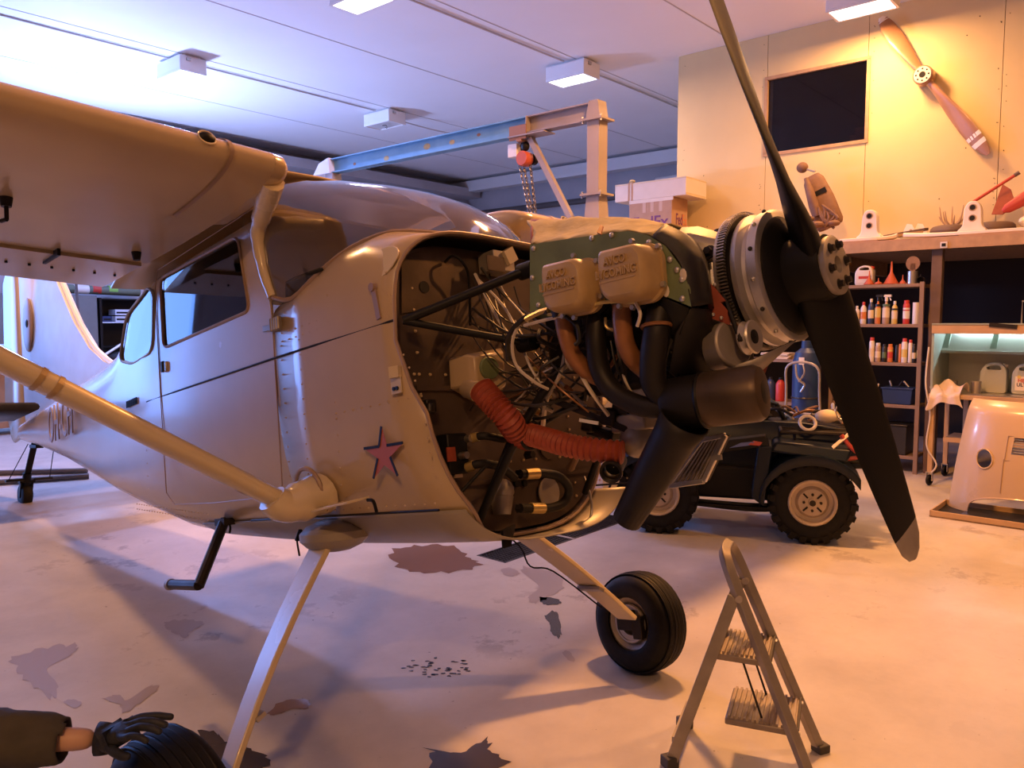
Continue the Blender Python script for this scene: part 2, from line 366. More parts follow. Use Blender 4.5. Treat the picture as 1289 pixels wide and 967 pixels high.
# ceiling lamp housings
mat('lamp_white', (.78, .77, .76), .4)
lampw = bpy.data.materials.new('lamp_lit'); lampw.use_nodes = True
def litmat(name, col, e):
    m = bpy.data.materials.new(name); m.use_nodes = True; p = m.node_tree.nodes['Principled BSDF']
    p.inputs['Emission Color'].default_value = (*col, 1); p.inputs['Emission Strength'].default_value = e; p.inputs['Base Color'].default_value = (.8, .8, .8, 1); MATS[name] = m
litmat('lit_cool', (.86, .88, 1), 7); litmat('lit_blue', (.80, .86, 1), 4); mat('lit_off', (.62, .60, .58), .3)
lamp_labels = ['box ceiling lamp glowing above the wall-mounted wooden propeller', 'lit white box ceiling lamp above the grey gantry beam end',
               'white box ceiling lamp over the near wing, nearest the left edge', 'unlit white box ceiling lamp with dangling wire above the blue beam',
               'box ceiling lamp cut by the top edge of the picture', 'assumed box ceiling lamp over the propeller', 'assumed box ceiling lamp over the step ladder', 'assumed box ceiling lamp over the near wing tip', 'added fill lamp in a box housing far behind the camera']  # lamps over propeller, ladder and wing tip are assumed, out of view
for i, (s, t, w, c) in enumerate(LAMPS):
    lt = thing('ceiling_lamp', lamp_labels[i], 'ceiling lamp', (s, t, 4.96), RM, 'box lamps on the ceiling')
    h = MB(); h.bb((s - .19, t - .33, 4.985), (s + .19, t + .33, 5.165)); h.build('housing', 'lamp_white', lt, smooth=0, bevel=.008)
    h = MB(); h.bb((s - .13, t - .28, 5.165), (s + .13, t + .28, 5.2)); h.build('mount', 'lamp_white', lt, smooth=0)
    h = MB(); h.bb((s - .165, t - .30, 4.972), (s + .165, t + .30, 4.987)); h.build('diffuser', 'lit_off' if not w else ('lit_blue' if i == 2 else 'lit_cool'), lt, smooth=0)
    h = MB()
    for a, q in (((s - .19, t - .33), (s + .19, t - .30)), ((s - .19, t + .30), (s + .19, t + .33)), ((s - .19, t - .3), (s - .165, t + .3)), ((s + .165, t - .3), (s + .19, t + .3))): h.bb((a[0], a[1], 4.962), (q[0], q[1], 4.987))
    h.build('rim', 'lamp_white', lt, smooth=0)
    for dt in (-.34, .34): h = MB(); h.bb((s - .1, t + dt - .012, 5.10), (s - .04, t + dt + .012, 5.14)); h.build('latch', 'steel', lt, smooth=0)
    if i == 3: h = MB(); h.tube(crv([(s + .1, t + .1, 4.97), (s + .05, t, 4.93), (s - .05, t - .1, 4.945), (s - .15, t - .12, 4.92)]), .006, 6); h.build('loose_wire', 'wire_dark', lt)
for nm_, loc_, dr_ in (('added blue fill light on a tall stand, hidden behind the near wing', rw(4.9, 12.9, 2.62), RM.to_3x3() @ V((.45, -.75, 1.0))),):  # housing and stand for the added ceiling fill
    dr_ = dr_.normalized(); _, u_, w_ = frame(dr_); lt = thing('fill_uplight', nm_, 'fill_uplight', loc_ - dr_ * .1)
    h = MB(); Rm = Matrix((u_, w_, dr_)).transposed(); h.box(loc_ - dr_ * .06, (.52, .42, .09), Rm); h.build('housing', 'dark_wall', lt, bevel=.01)
    h = MB(); h.box(loc_ - dr_ * .01, (.50, .40, .006), Rm); h.build('lens', 'lit_blue', lt, smooth=0)
    h = MB(); h.tube([loc_ - dr_ * .1, V((loc_.x, loc_.y, 5.2 if loc_.z > 4 else 0))], .02, 8); h.build('stand', 'dark_wall', lt)
# lamp cables running along the ceiling
def ccable(pts, label):
    b = MB(); b.tube(crv(pts, 6), .012, 6); tag(b.build('lamp_cable', 'seam', None, M=RM, base=pts[0]), label, 'cable', 'cables along the ceiling')
ccable([(2.2, 10.85, 5.19), (4, 10.87, 5.185), (5.38, 10.85, 5.18)], 'ceiling cable reaching the leftmost lamp from the left edge')
ccable([(5.77, 10.85, 5.18), (7.5, 10.86, 5.185), (9.0, 10.85, 5.18)], 'ceiling cable between the leftmost lamp and the unlit lamp')
ccable([(9.4, 10.85, 5.12), (10.2, 10.6, 5.02), (11.0, 10.4, 5.04), (12.2, 10.1, 5.19)], 'sagging cable leaving the unlit ceiling lamp')
ccable([(5.77, 6.87, 5.18), (7.4, 6.87, 5.185), (9.03, 6.85, 5.18)], 'ceiling cable running up to the lit lamp above the gantry')
ccable([(9.45, 6.85, 5.18), (10.6, 6.84, 5.185), (12.4, 6.84, 5.18)], 'ceiling cable running from the lit lamp to the plywood wall')

# drain grate: steel frame and bars over the trench
gr = thing('drain_grate', 'black steel bar grate over the floor drain beside the landing gear', 'grate', ((TS0 + TS1) / 2, (TA + TB) / 2, -.03), RM)
b = MB()
for a, c in (((TS0, TA), (TS1, TA + .015)), ((TS0, TB - .015), (TS1, TB)), ((TS0, TA), (TS0 + .015, TB)), ((TS1 - .015, TA), (TS1, TB))): b.bb((a[0], a[1], -.03), (c[0], c[1], .002))
b.build('frame', 'dark_metal', gr, smooth=0)
b = MB()
n = 62
for i in range(1, n): s = TS0 + (TS1 - TS0) * i / n; b.bb((s - .004, TA, -.03), (s + .004, TB, -.002))
for i in range(1, 8): t = TA + (TB - TA) * i / 8; b.bb((TS0, t - .003, -.026), (TS1, t + .003, -.004))
tag(b.build('bars', 'dark_metal', gr, smooth=0), kind='stuff')
b = MB(); b.bb((4.62, TA, -.01), (4.65, TB, .003)); b.build('crossbar', 'alu_dull', gr, smooth=0)

# wet patches and oil marks on the floor, each a thin irregular film
mat('water_brown_reflection', (.22, .13, .095), .08, spec=.6); mat('oil', (.045, .036, .034), .22); mat('damp', (.34, .29, .275), .3)  # puddle base colour holds the orange-brown reflection as paint
def blob(name, pts, m, label, cat='puddle', jit=.06, z=.0015, k=6, group=None):
    loop = crv(pts, k, True); c = sum(loop, V((0, 0, 0))) / len(loop); lp = []
    r0 = random.random() * 9
    for i, p in enumerate(loop):
        d = p - c; q = 1 + jit * (sin(i * 1.7 + r0) + .7 * sin(i * 2.9 + r0 * 2) + random.uniform(-.6, .6)); lp.append(c + d * q)
    b = MB(); b.add([V((p.x, p.y, z)) for p in lp], [tuple(range(len(lp)))]); o = b.build(name, m, None, base=(c.x, c.y, 0), smooth=0); return tag(o, label, cat, group)
blob('puddle', [(-0.847,5.443,0), (-0.649,5.561,0), (-0.421,5.541,0), (-0.282,5.256,0), (-0.211,5.099,0), (-0.378,4.967,-0), (-0.59,4.951,0), (-0.75,5.082,-0)], 'water_brown_reflection', 'brown reflecting puddle on the floor under the engine bay')
blob('puddle', [(0.054,4.999,0), (0.142,5.049,0), (0.298,4.903,0), (0.303,4.664,0), (0.21,4.498,0), (0.124,4.395,0), (0.095,4.498,0), (0.161,4.692,-0)], 'damp', 'damp patch on the floor beside the drain grate')
blob('oil_stain', [(0.179,4.2,0), (0.243,4.271,0), (0.256,4.043,0), (0.239,3.907,0), (0.202,3.969,0), (0.2,4.087,0)], 'oil', 'black oil stain on the floor left of the far main wheel', 'stain')
blob('oil_stain', [(0.164,4.498,0), (0.254,4.472,-0), (0.277,4.395,0), (0.204,4.369,0), (0.17,4.407,0)], 'oil', 'small black oil streak between damp patch and far main wheel', 'stain')
blob('puddle', [(-1.842,4.087,0), (-1.807,4.143,0), (-1.666,4.131,0), (-1.632,4.065,0), (-1.66,3.99,0), (-1.651,3.907,0), (-1.754,3.979,0)], 'damp', 'blue-lit wet patch on the floor below the boarding step')
blob('puddle', [(-0.992,3.118,0), (-0.976,3.22,0), (-0.892,3.255,0), (-0.849,3.22,0), (-0.848,3.165,0), (-0.907,3.165,0), (-0.948,3.125,0)], 'water_brown_reflection', 'small shiny puddle right of the near landing gear leg')
blob('oil_stain', [(-0.31,2.848,0), (-0.19,2.832,0), (-0.099,2.933,0), (-0.079,2.848,0), (-0.013,2.758,0), (-0.124,2.668,0), (-0.237,2.692,0)], 'oil', 'black oil patch at the bottom edge left of the step ladder', 'stain', jit=.12)
blob('oil_stain', [(-1.221,2.963,0), (-1.16,2.981,0), (-1.083,2.904,0), (-0.963,2.848,0), (-0.879,2.768,0), (-0.924,2.644,0), (-1.09,2.644,0)], 'oil', 'dark wet patch behind the near tyre', 'stain')
blob('worn_patch', [(-2.371,3.669,0), (-2.282,3.79,0), (-2.161,3.818,0), (-2.114,3.696,0), (-2.142,3.548,0), (-2.006,3.388,0), (-1.95,3.255,0), (-2.118,3.388,0), (-2.243,3.498,0)], 'damp', 'large worn patch on the floor at the left edge', 'stain', jit=.08)
blob('worn_patch', [(-1.728,3.255,0), (-1.685,3.291,0), (-1.627,3.241,0), (-1.593,3.372,0), (-1.544,3.357,0), (-1.56,3.213,0), (-1.587,3.132,0), (-1.64,3.199,0)], 'damp', 'worn patch on the floor above the gloved hand', 'stain', jit=.06)
blob('worn_patch', [(-1.887,3.227,0), (-1.859,3.248,0), (-1.803,3.213,0), (-1.81,3.172,0)], 'damp', 'small round worn spot on the floor right of the jacket sleeve', 'stain')
blob('worn_patch', [(-0.074,4.999,0), (-0.013,5.049,0), (0.048,4.935,0), (-0.022,4.872,0)], 'damp', 'small damp spot below the near end of the drain grate', 'stain')
blob('worn_patch', [(0.244,3.724,0), (0.276,3.742,0), (0.298,3.634,0), (0.268,3.634,0)], 'damp', 'small brown spot on the floor near the far main wheel', 'stain')
blob('worn_patch', [(1.635,6.693,0), (2.075,6.469,0), (2.134,6.16,0), (1.762,6.064,0), (1.505,6.286,0)], 'damp', 'damp floor patch under the quad bike between its wheels', 'stain', jit=.08)
b = MB()
for i in range(46):
    a = random.uniform(0, 6.28); r = sqrt(random.random()); p = V((-0.355,3.565,0)) + V((.17 * r * cos(a), .11 * r * sin(a), 0))
    n = 6; b.add([(p.x, p.y, .0015)] + [(p.x + random.uniform(.6, 1.3) * .012 * cos(2 * pi * k / n), p.y + random.uniform(.4, 1) * .010 * sin(2 * pi * k / n), .0015) for k in range(n)], [(0, 1 + k, 1 + (k + 1) % n) for k in range(n)])
o = b.build('oil_spatter', 'oil', None, base=(-0.355,3.565,0), smooth=0); tag(o, 'cluster of small dark oil drips in the shadow on the floor', 'stain', kind='stuff')

# ------------------------------------------------------------ the aeroplane (own frame: x forward, y port, z up)
PM = Matrix(((.70489884, .70246523, -.09828645, -.12529147), (-.6807129, .70890317, .18462459, 2.79538532), (.19936793, -.0632368, .97788217, .06639864), (0, 0, 0, 1)))
AP = thing('airplane', 'tan high-wing single-engine airplane with its engine uncovered', 'airplane', (0, 0, 0), PM)
def part(mb, name, m, parent=AP, **k): return mb.build(name, m, parent, **k)
def sec(x, w, zt, zb, nu=5., nl=3., N=56, xf=None, zc=None):
    """Fuselage frame: superellipse with its own upper and lower roundness."""
    zc = zc if zc is not None else zb + (zt - zb) * .45; out = []
    for i in range(N):
        a = 2 * pi * i / N; c, s = cos(a), sin(a); n = nu if s >= 0 else nl
        y = w * (abs(c) ** (2 / n)) * (1 if c >= 0 else -1); z = zc + ((zt - zc) if s >= 0 else (zc - zb)) * (abs(s) ** (2 / n)) * (1 if s >= 0 else -1)
        out.append(V((xf(y, z) if xf else x, y, z)))
    return out
CAB = lambda y, z: -.325 - max(0, z - 1.69) * .28
def lerp(a, b, t): return a + (b - a) * t
st_ = [(-1.0, .522, 2.085, .765, 9, 3.2), (-1.48, .52, 2.085, .80, 9, 3.2), (-1.62, .515, 2.05, .815, 8, 3.2), (-2.2, .462, 1.865, .93, 5, 3.1), (-2.6, .415, 1.86, 1.02, 4.4, 3), (-3.2, .345, 1.86, 1.155, 3.6, 2.8), (-4.0, .25, 1.85, 1.335, 3, 2.6), (-5.0, .14, 1.83, 1.53, 2.6, 2.4), (-5.72, .06, 1.80, 1.65, 2.3, 2.3)]
rows = [sec(0, .522, 2.085, .745, 9, 3.2, xf=CAB, zc=1.47)]
for (x, w, zt, zb, nu, nl) in st_: rows.append(sec(x, w, zt, zb, nu, nl, zc=(1.47 if x > -1.7 else (1.45 if x > -2.3 else None))))
fb = MB(); fb.loft(rows, True, (False, True)); fus = part(fb, 'fuselage', 'tan_paint', solid=.012, smooth=40, inner='cabin_lining')
DW = rpoly([(-1.335, 2.005), (-.565, 1.992), (-.512, 1.70), (-.53, 1.678), (-1.335, 1.678)], .045)
RWn = rpoly([(-1.475, 2.0), (-1.415, 1.95), (-1.462, 1.685), (-1.78, 1.678), (-2.02, 1.735), (-1.86, 1.94)], .07)
cutters = []
for sgn in (-1, 1):
    for poly in (DW, RWn):
        c = MB(); c.prism([(p.x, sgn * .36, p.y) for p in poly], (0, sgn * .3, 0)); cutters.append(c.build('window_cutter', 'black', None, smooth=0)); cutters[-1].matrix_basis = PM
c = MB(); c.prism([(-1.68, -.40, 2.2), (-1.68, .40, 2.2), (-2.16, .36, 2.2), (-2.16, -.36, 2.2)], (0, 0, -.42)); cutters.append(c.build('window_cutter', 'black', None, smooth=0)); cutters[-1].matrix_basis = PM
bpy.context.view_layer.update(); cut(fus, cutters, 40)
def ysk(x, z=1.4):
    """Half width of the skin at a station."""
    if x > -.33: return .522 - (x + .33) * .03
    if x > -1.48: return .522
    return .522 - (-1.48 - x) / .72 * .06
for sgn in (-1, 1):
    for nm, poly in (('door_window', DW), ('rear_side_window', RWn)):
        g = MB(); n = len(poly); g.prism([(p.x, sgn * (ysk(p.x) - .006), p.y) for p in poly], (0, -sgn * .004, 0)); gl = part(g, nm, 'pane', smooth=0)
        r = MB(); r.tube([(p.x, sgn * (ysk(p.x) - .001), p.y) for p in poly] + [(poly[0].x, sgn * (ysk(poly[0].x) - .001), poly[0].y)], .007, 6, False); r.build('window_rim', 'alu_dull' if nm[0] == 'r' else 'tan_dark', gl)
g = MB(); g.add([(-1.70, -.36, 2.042), (-1.70, .36, 2.042), (-2.14, .33, 1.885), (-2.14, -.33, 1.885)], [(0, 1, 2, 3)]); part(g, 'rear_window', 'pane', smooth=0)
# boot cowl ahead of the doors
def LIP(y, z):
    q = [(0.7, .52), (.80, .52), (.88, .515), (.95, .50), (1.06, .485), (1.16, .475), (1.24, .425), (1.38, .365), (1.47, .370), (1.62, .385), (1.70, .41), (1.76, .43), (1.9, .43)]
    for (a, b), (c, d) in zip(q, q[1:]):
        if z <= c: x0 = lerp(b, d, (z - a) / (c - a)); break
    else: x0 = .43
    k = min(1, max(0, (abs(y) - .16) / .22)) if z < 1.3 else 1.
    if y > 0 and z < 1.5: k = 0
    return lerp(.352, x0, k)
rows = [sec(-.34, .522, 1.695, .745, 7, 3.2, zc=1.45), sec(-.15, .518, 1.765, .743, 5.2, 3.2, zc=1.45), sec(.03, .515, 1.835, .742, 4.3, 3.2, zc=1.45), sec(.2, .511, 1.835, .742, 4.2, 3.2, zc=1.45), sec(.3, .508, 1.80, .744, 4.2, 3.1, zc=1.42), sec(0, .503, 1.765, .75, 4.2, 3.0, xf=LIP, zc=1.40)]
fb = MB(); fb.loft(rows, True); part(fb, 'boot_cowl', 'tan_paint', solid=.010, smooth=45, inner='firewall_metal')
lipring = rows[-1]; b = MB(); b.tube(lipring + [lipring[0]], .006, 6, False); part(b, 'cowl_lip', 'tan_dark')
# underbelly skin line and lower dark keel
def belly(x, w, zb, zc=1.45, nl=3.2, n=24):
    out = []
    for i in range(2 * n + 1):
        q = -1 + i / n; z = .872 - (.872 - zb) * (1 - abs(q) ** 2.2); z = max(zb, min(.872, z))
        y = (w + .004) * max(0, 1 - ((zc - z) / (zc - zb)) ** nl) ** (1 / nl) if abs(q) > .04 else 0
        out.append(V((x, y * (1 if q > 0 else -1), z - .005)))
    return out
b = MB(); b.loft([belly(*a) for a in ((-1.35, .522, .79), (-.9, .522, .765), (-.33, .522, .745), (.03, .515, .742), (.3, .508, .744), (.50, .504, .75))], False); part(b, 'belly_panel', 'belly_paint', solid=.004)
# firewall
fw = [V((.335, p.y * .985, lerp(1.3, p.z, .985))) for p in sec(0, .50, 1.75, .76, 4.2, 3.0, zc=1.40)]
b = MB(); b.prism(fw, (-.012, 0, 0)); FWL = part(b, 'firewall', 'firewall_metal', smooth=0)
# windshield: clear shell from the cowl up to the wing
base_c = [(-.325, -.52, 1.70), (-.20, -.514, 1.738), (-.02, -.485, 1.80), (.13, -.42, 1.825), (.27, -.30, 1.815), (.35, -.15, 1.795), (.375, 0, 1.79)]
mid_c = [(-.40, -.545, 1.92), (-.33, -.53, 1.94), (-.19, -.50, 1.985), (-.05, -.43, 2.015), (.06, -.30, 2.03), (.11, -.15, 2.035), (.12, 0, 2.035)]
top_c = [(-.47, -.60, 2.12), (-.45, -.56, 2.15), (-.43, -.50, 2.18), (-.41, -.41, 2.205), (-.40, -.28, 2.23), (-.395, -.13, 2.24), (-.39, 0, 2.245)]
COWL = [(-.34, .522, 1.695, 7), (-.15, .518, 1.765, 5.2), (.03, .515, 1.835, 4.3), (.2, .511, 1.835, 4.2), (.3, .508, 1.80, 4.2), (.43, .503, 1.765, 4.2)]
def cowl_z(x, y):
    """Height of the boot cowl surface."""
    for a, c in zip(COWL, COWL[1:]):
        if x <= c[0]: t = max(0, (x - a[0]) / (c[0] - a[0])); w, zt, n = (lerp(a[i], c[i], t) for i in (1, 2, 3)); break
    else: _, w, zt, n = COWL[-1]
    return 1.45 + (zt - 1.45) * max(0, 1 - abs(y / w) ** n) ** (1 / n)
base_c = [(x, y, max(1.69 if x < -.3 else 0, cowl_z(x, y) + .002)) for x, y in ((-.325, -.520), (-.22, -.505), (-.08, -.475), (.06, -.425), (.19, -.34), (.30, -.20), (.345, -.09), (.355, 0))]
mid_c = [(-.40, -.545, 1.92), (-.35, -.535, 1.93), (-.25, -.51, 1.955), (-.12, -.455, 1.98), (.0, -.36, 2.0), (.08, -.22, 2.015), (.11, -.10, 2.02), (.12, 0, 2.02)]
top_c = [(-.47, -.60, 2.12), (-.455, -.57, 2.14), (-.44, -.52, 2.165), (-.42, -.45, 2.19), (-.405, -.34, 2.21), (-.40, -.20, 2.23), (-.395, -.10, 2.235), (-.39, 0, 2.24)]
def mir(c): return [V(p) for p in c] + [V((p[0], -p[1], p[2])) for p in reversed(c[:-1])]
rows = []
for k in range(9):
    t = k / 8; r = []
    for a, b_, c in zip(mir(base_c), mir(mid_c), mir(top_c)): r.append(a * (1 - t) * (1 - 2 * t) + b_ * 4 * t * (1 - t) + c * t * (2 * t - 1))
    rows.append(r)
b = MB(); b.loft(rows, False); ws = part(b, 'windshield', 'plexi', smooth=60)
b = MB(); b.tube(crv(rows[0], 3), .009, 6); b.build('windshield_seal', 'tan_dark', ws)
# roof between the wings
b = MB(); b.loft([[V((x, y, z - .02 * (y / .6) ** 2)) for y in (-.62, -.5, -.25, 0, .25, .5, .62)] for x, z in ((-.385, 2.235), (-.6, 2.27), (-1.0, 2.26), (-1.4, 2.17), (-1.68, 2.06))], False); part(b, 'cabin_roof', 'tan_paint', solid=.01)
# interior: dash, seats, belt
b = MB(); b.loft([[V((x, .49 * sin(a), z + .12 * (cos(a) - 1) * .5)) for a in [i * pi / 8 - pi / 2 for i in range(9)]] for x, z in ((-.05, 1.79), (-.28, 1.80), (-.31, 1.62), (-.31, 1.45))], False); part(b, 'dashboard', 'black', solid=.01)
for y in (-.25, .25):
    b = MB(); b.box((-1.02, y, 1.30), (.48, .40, .12)); sb = part(b, 'seat', 'black', bevel=.04)
    b = MB(); b.box((-1.26, y, 1.52), (.10, .40, .44), Matrix.Rotation(-.2, 3, 'Y')); b.build('seat_back', 'black', sb, bevel=.04)
b = MB(); b.tube(crv([(-.86, -.40, 2.04), (-.87, -.41, 1.90), (-.90, -.41, 1.74), (-.93, -.40, 1.55)], 4), [.02, .02, .022, .03, .035], 8, True, 0, (1.1, .25), up=(1, 0, 0)); b.box((-.885, -.415, 1.84), (.075, .02, .05)); part(b, 'shoulder_belt', 'black')
b = MB(); b.tube(crv([(-.55, .46, 2.03), (-.9, .47, 1.72), (-1.1, .47, 1.55)], 4), .022, 8); part(b, 'cabin_tube', 'tan_dark')
# door outline, stripe, hinge, handle
def line(pts, name='panel_gap', r=.0028, m='black', parent=AP):
    b = MB(); b.tube(pts, r, 5); return b.build(name, m, parent)
for sgn in (-1, 1):
    e = sgn * .0005
    door = [(-.425, 2.06), (-.335, 1.70), (-.34, 1.40), (-.345, 1.0), (-.36, .96), (-.9, .955), (-1.30, .965), (-1.385, 1.02), (-1.395, 1.5), (-1.395, 1.97), (-1.35, 2.05), (-.425, 2.06)]
    line([(x, sgn * (ysk(x) + .0005), z) for x, z in door], 'door_gap', .0022, 'tan_dark')
    line([(x, sgn * (ysk(x) + .001), 1.463) for x in (-1.58, -1.0, -.34, 0.0, .37)], 'stripe_line', .0045)
    line([(x, sgn * (.506 if x > .2 else .515 if x > -.3 else .52), .876) for x in (-.6, -.33, 0, .3, .505)], 'keel_line', .004)
    b = MB(); b.box((-.30, sgn * .526, 1.583), (.05, .014, .05)); b.box((-.34, sgn * .526, 1.578), (.12, .010, .022), Matrix.Rotation(.1, 3, 'Y')); [b.cyl((-.325 + k * .017, sgn * .535, 1.56), (-.325 + k * .017, sgn * .535, 1.607), .007) for k in range(4)]; part(b, 'door_hinge', 'alu_dull', bevel=.002)
    b = MB(); b.box((-1.315, sgn * .525, 1.59), (.03, .012, .045)); hd = part(b, 'door_handle', 'steel', bevel=.003)
    b = MB(); b.box((-1.335, sgn * .530, 1.592), (.02, .014, .05)); b.build('handle_recess', 'black', hd, bevel=.003)
for sgn in (-1,):
    b = MB(); ep = [(.285 + .105 * cos(a) * (1.0 if cos(a) > 0 else 1.1), 1.665 + .055 * sin(a)) for a in [2 * pi * i / 20 for i in range(20)]]
    b.prism([(x, -.492 + max(0, z - 1.64) * .45, z) for x, z in ep], (0, -.006, 0)); part(b, 'filler_door', 'cream_paint', bevel=.002)
    pp = rpoly([(.155, 1.43), (.275, 1.43), (.275, 1.315), (.155, 1.315)], .04)
    line([(p.x, -ysk(p.x) - .001, p.y) for p in pp] + [(pp[0].x, -ysk(pp[0].x) - .001, pp[0].y)], 'access_panel_gap', .0018, 'tan_dark')
    b = MB(); b.box((.365, -.514, 1.262), (.05, .004, .055)); b.box((.372, -.52, 1.30), (.035, .018, .035), Matrix.Rotation(.3, 3, 'Z')); b.cyl((.358, -.517, 1.25), (.358, -.522, 1.25), .006, mi=1); b.cyl((.374, -.517, 1.25), (.374, -.522, 1.25), .006, mi=1); part(b, 'cowl_bracket', ['cream_paint', 'black'])
    b = MB(); b.cyl((.285, -.500, 1.585), (.285, -.522, 1.585), .014); b.bar((.285, -.512, 1.585), (.30, -.510, 1.48), .022, .006, (0, 1, 0)); part(b, 'latch_strap', 'tan_dark')
# red star with black shaded arms on the cowl side
c0 = V((.262, -.514, 1.057)); R1, R2 = .088, .033
tips = [(c0.x + R1 * (1.18 if k else 1.0) * cos(pi / 2 + 2 * pi * k / 5), c0.z + R1 * sin(pi / 2 + 2 * pi * k / 5)) for k in range(5)]
inn = [(c0.x + R2 * cos(pi / 2 + 2 * pi * (k + .5) / 5), c0.z + R2 * sin(pi / 2 + 2 * pi * (k + .5) / 5)) for k in range(5)]
loop = [q for k in range(5) for q in (tips[k], inn[k])]
b = MB(); b.prism([(x, -ysk(x) - .001, z) for x, z in loop], (0, -.0015, 0)); star = part(b, 'star_emblem', 'red_star', smooth=0)
for k in range(5):
    b = MB(); q = inn[k] if k in (0, 3, 4) else inn[k - 1]; tx, tz = tips[k]; w = V((q[0] - tx, q[1] - tz)).normalized(); n_ = V((-w.y, w.x)) * .0045
    b.prism([(tx + n_.x, -ysk(tx) - .002, tz + n_.y), (q[0] + n_.x, -ysk(q[0]) - .002, q[1] + n_.y), (q[0] - n_.x, -ysk(q[0]) - .002, q[1] - n_.y), (tx - n_.x, -ysk(tx) - .002, tz - n_.y)], (0, -.002, 0)); b.build('star_edge', 'black', star, smooth=0)
# rivets: rows of small round heads
b = MB()
def riv(pts, step=.045, r=.0042):
    P = [V(p) for p in pts]
    for a, c in zip(P, P[1:]):
        L_ = (c - a).length; n = max(1, int(L_ / step))
        for i in range(n + 1):
            q = a.lerp(c, i / n); d = V((0, q.y, 0)).normalized()
            b.cyl(q - d * .001, q + d * .003, r, r * .5, 6, True)
def rs(x, z, sgn=-1): return (x, sgn * ysk(x), z)
for sgn in (-1, 1):
    for z0, x0, x1 in ((1.545, -.28, .36), (1.515, -.28, .36), (1.34, .0, .12), (1.215, .02, .40), (.895, -.3, .48)): riv([rs(x0, z0, sgn), rs(x1, z0, sgn)])
    for x, z0, z1 in ((-.29, .92, 1.50), (-.17, .92, 1.50), (.02, .92, 1.42), (.02, 1.46, 1.62), (.14, 1.3, 1.44), (.30, 1.22, 1.44), (.345, 1.48, 1.62)): riv([rs(x, z0, sgn), rs(x, z1, sgn)], .05)
    riv([rs(.395, 1.35, sgn), rs(.46, 1.22, sgn), rs(.485, 1.0, sgn)], .04)
    riv([(x, sgn * y, cowl_z(x, y) - .004) for x, y in ((-.26, .516), (-.15, .503), (-.06, .486), (.04, .458), (.14, .415))], .04)
    for x0, z0, x1, z1 in ((-1.0, .885, -1.9, .96), (-1.0, .91, -1.9, .985)): riv([(x0, sgn * .508, z0), (x1, sgn * .465, z1)], .035, .0035)
    riv([(-1.62, sgn * .512, 1.60), (-1.62, sgn * .512, 1.05)], .06, .0035)
for i in range(14):
    for zz in (1.3, 1.0): b.cyl((.338, -.42 + i * .065, zz), (.343, -.42 + i * .065, zz), .006, .004, 6)
for i in range(10):
    b.cyl((.338, -.40, .95 + i * .07), (.343, -.40, .95 + i * .07), .006, .004, 6)
    b.cyl((.338, .30, .85 + i * .05), (.343, .30, .85 + i * .05), .006, .004, 6)
tag(part(b, 'rivets', 'tan_paint'), kind='stuff')
# registration letters and stencil line on the tail cone
text('registration_letters', 'OH-CFI', .36, 'tan_dark', AP, axes((-3.55, -.335, 1.58), (1, -.115, -.01), (0, 0, 1), (-.115, -1, 0)), .004, xs=.75)
text('stencil_lettering', 'I I I I I I I I I', .05, 'black', AP, axes((-1.80, -.505, 1.485), (1, -.08, 0), (0, 0, 1), (0, -1, 0)), .003, xs=.8)
# ---- wings
def foil(c, t=.12, n=14, f=1.0, f0=0.0):
    """Airfoil loop (x back from the nose, z) between chord fractions f0..f."""
    up, lo = [], []
    for i in range(n + 1):
        q = f0 + (f - f0) * (1 - cos(pi / 2 * i / n)) if f0 == 0 else f0 + (f - f0) * i / n
        th = 5 * t * (.2969 * sqrt(q) - .126 * q - .3516 * q * q + .2843 * q ** 3 - .1036 * q ** 4)
        cm = .02 / .16 * (.8 * q - q * q) if q < .4 else .02 / .36 * (.2 + .8 * q - q * q)
        up.append((q * c, (cm + th) * c)); lo.append((q * c, (cm - th) * c))
    return up + list(reversed(lo)) if f0 else list(reversed(up)) + lo[1:]
CH, LEX, LEZ, INC, DIH = 1.63, -.03, 2.085, radians(1.5), radians(1.7)
def wrow(y, sgn, **k):
    c = CH if abs(y) < 2.7 else lerp(CH, 1.1, (abs(y) - 2.7) / 1.9); out = []
    for x, z in foil(c, **k): out.append(V((LEX - x * cos(INC) + z * sin(INC), sgn * abs(y), LEZ + z * cos(INC) - x * sin(INC) + (abs(y) - .6) * tan(DIH))))
    return out
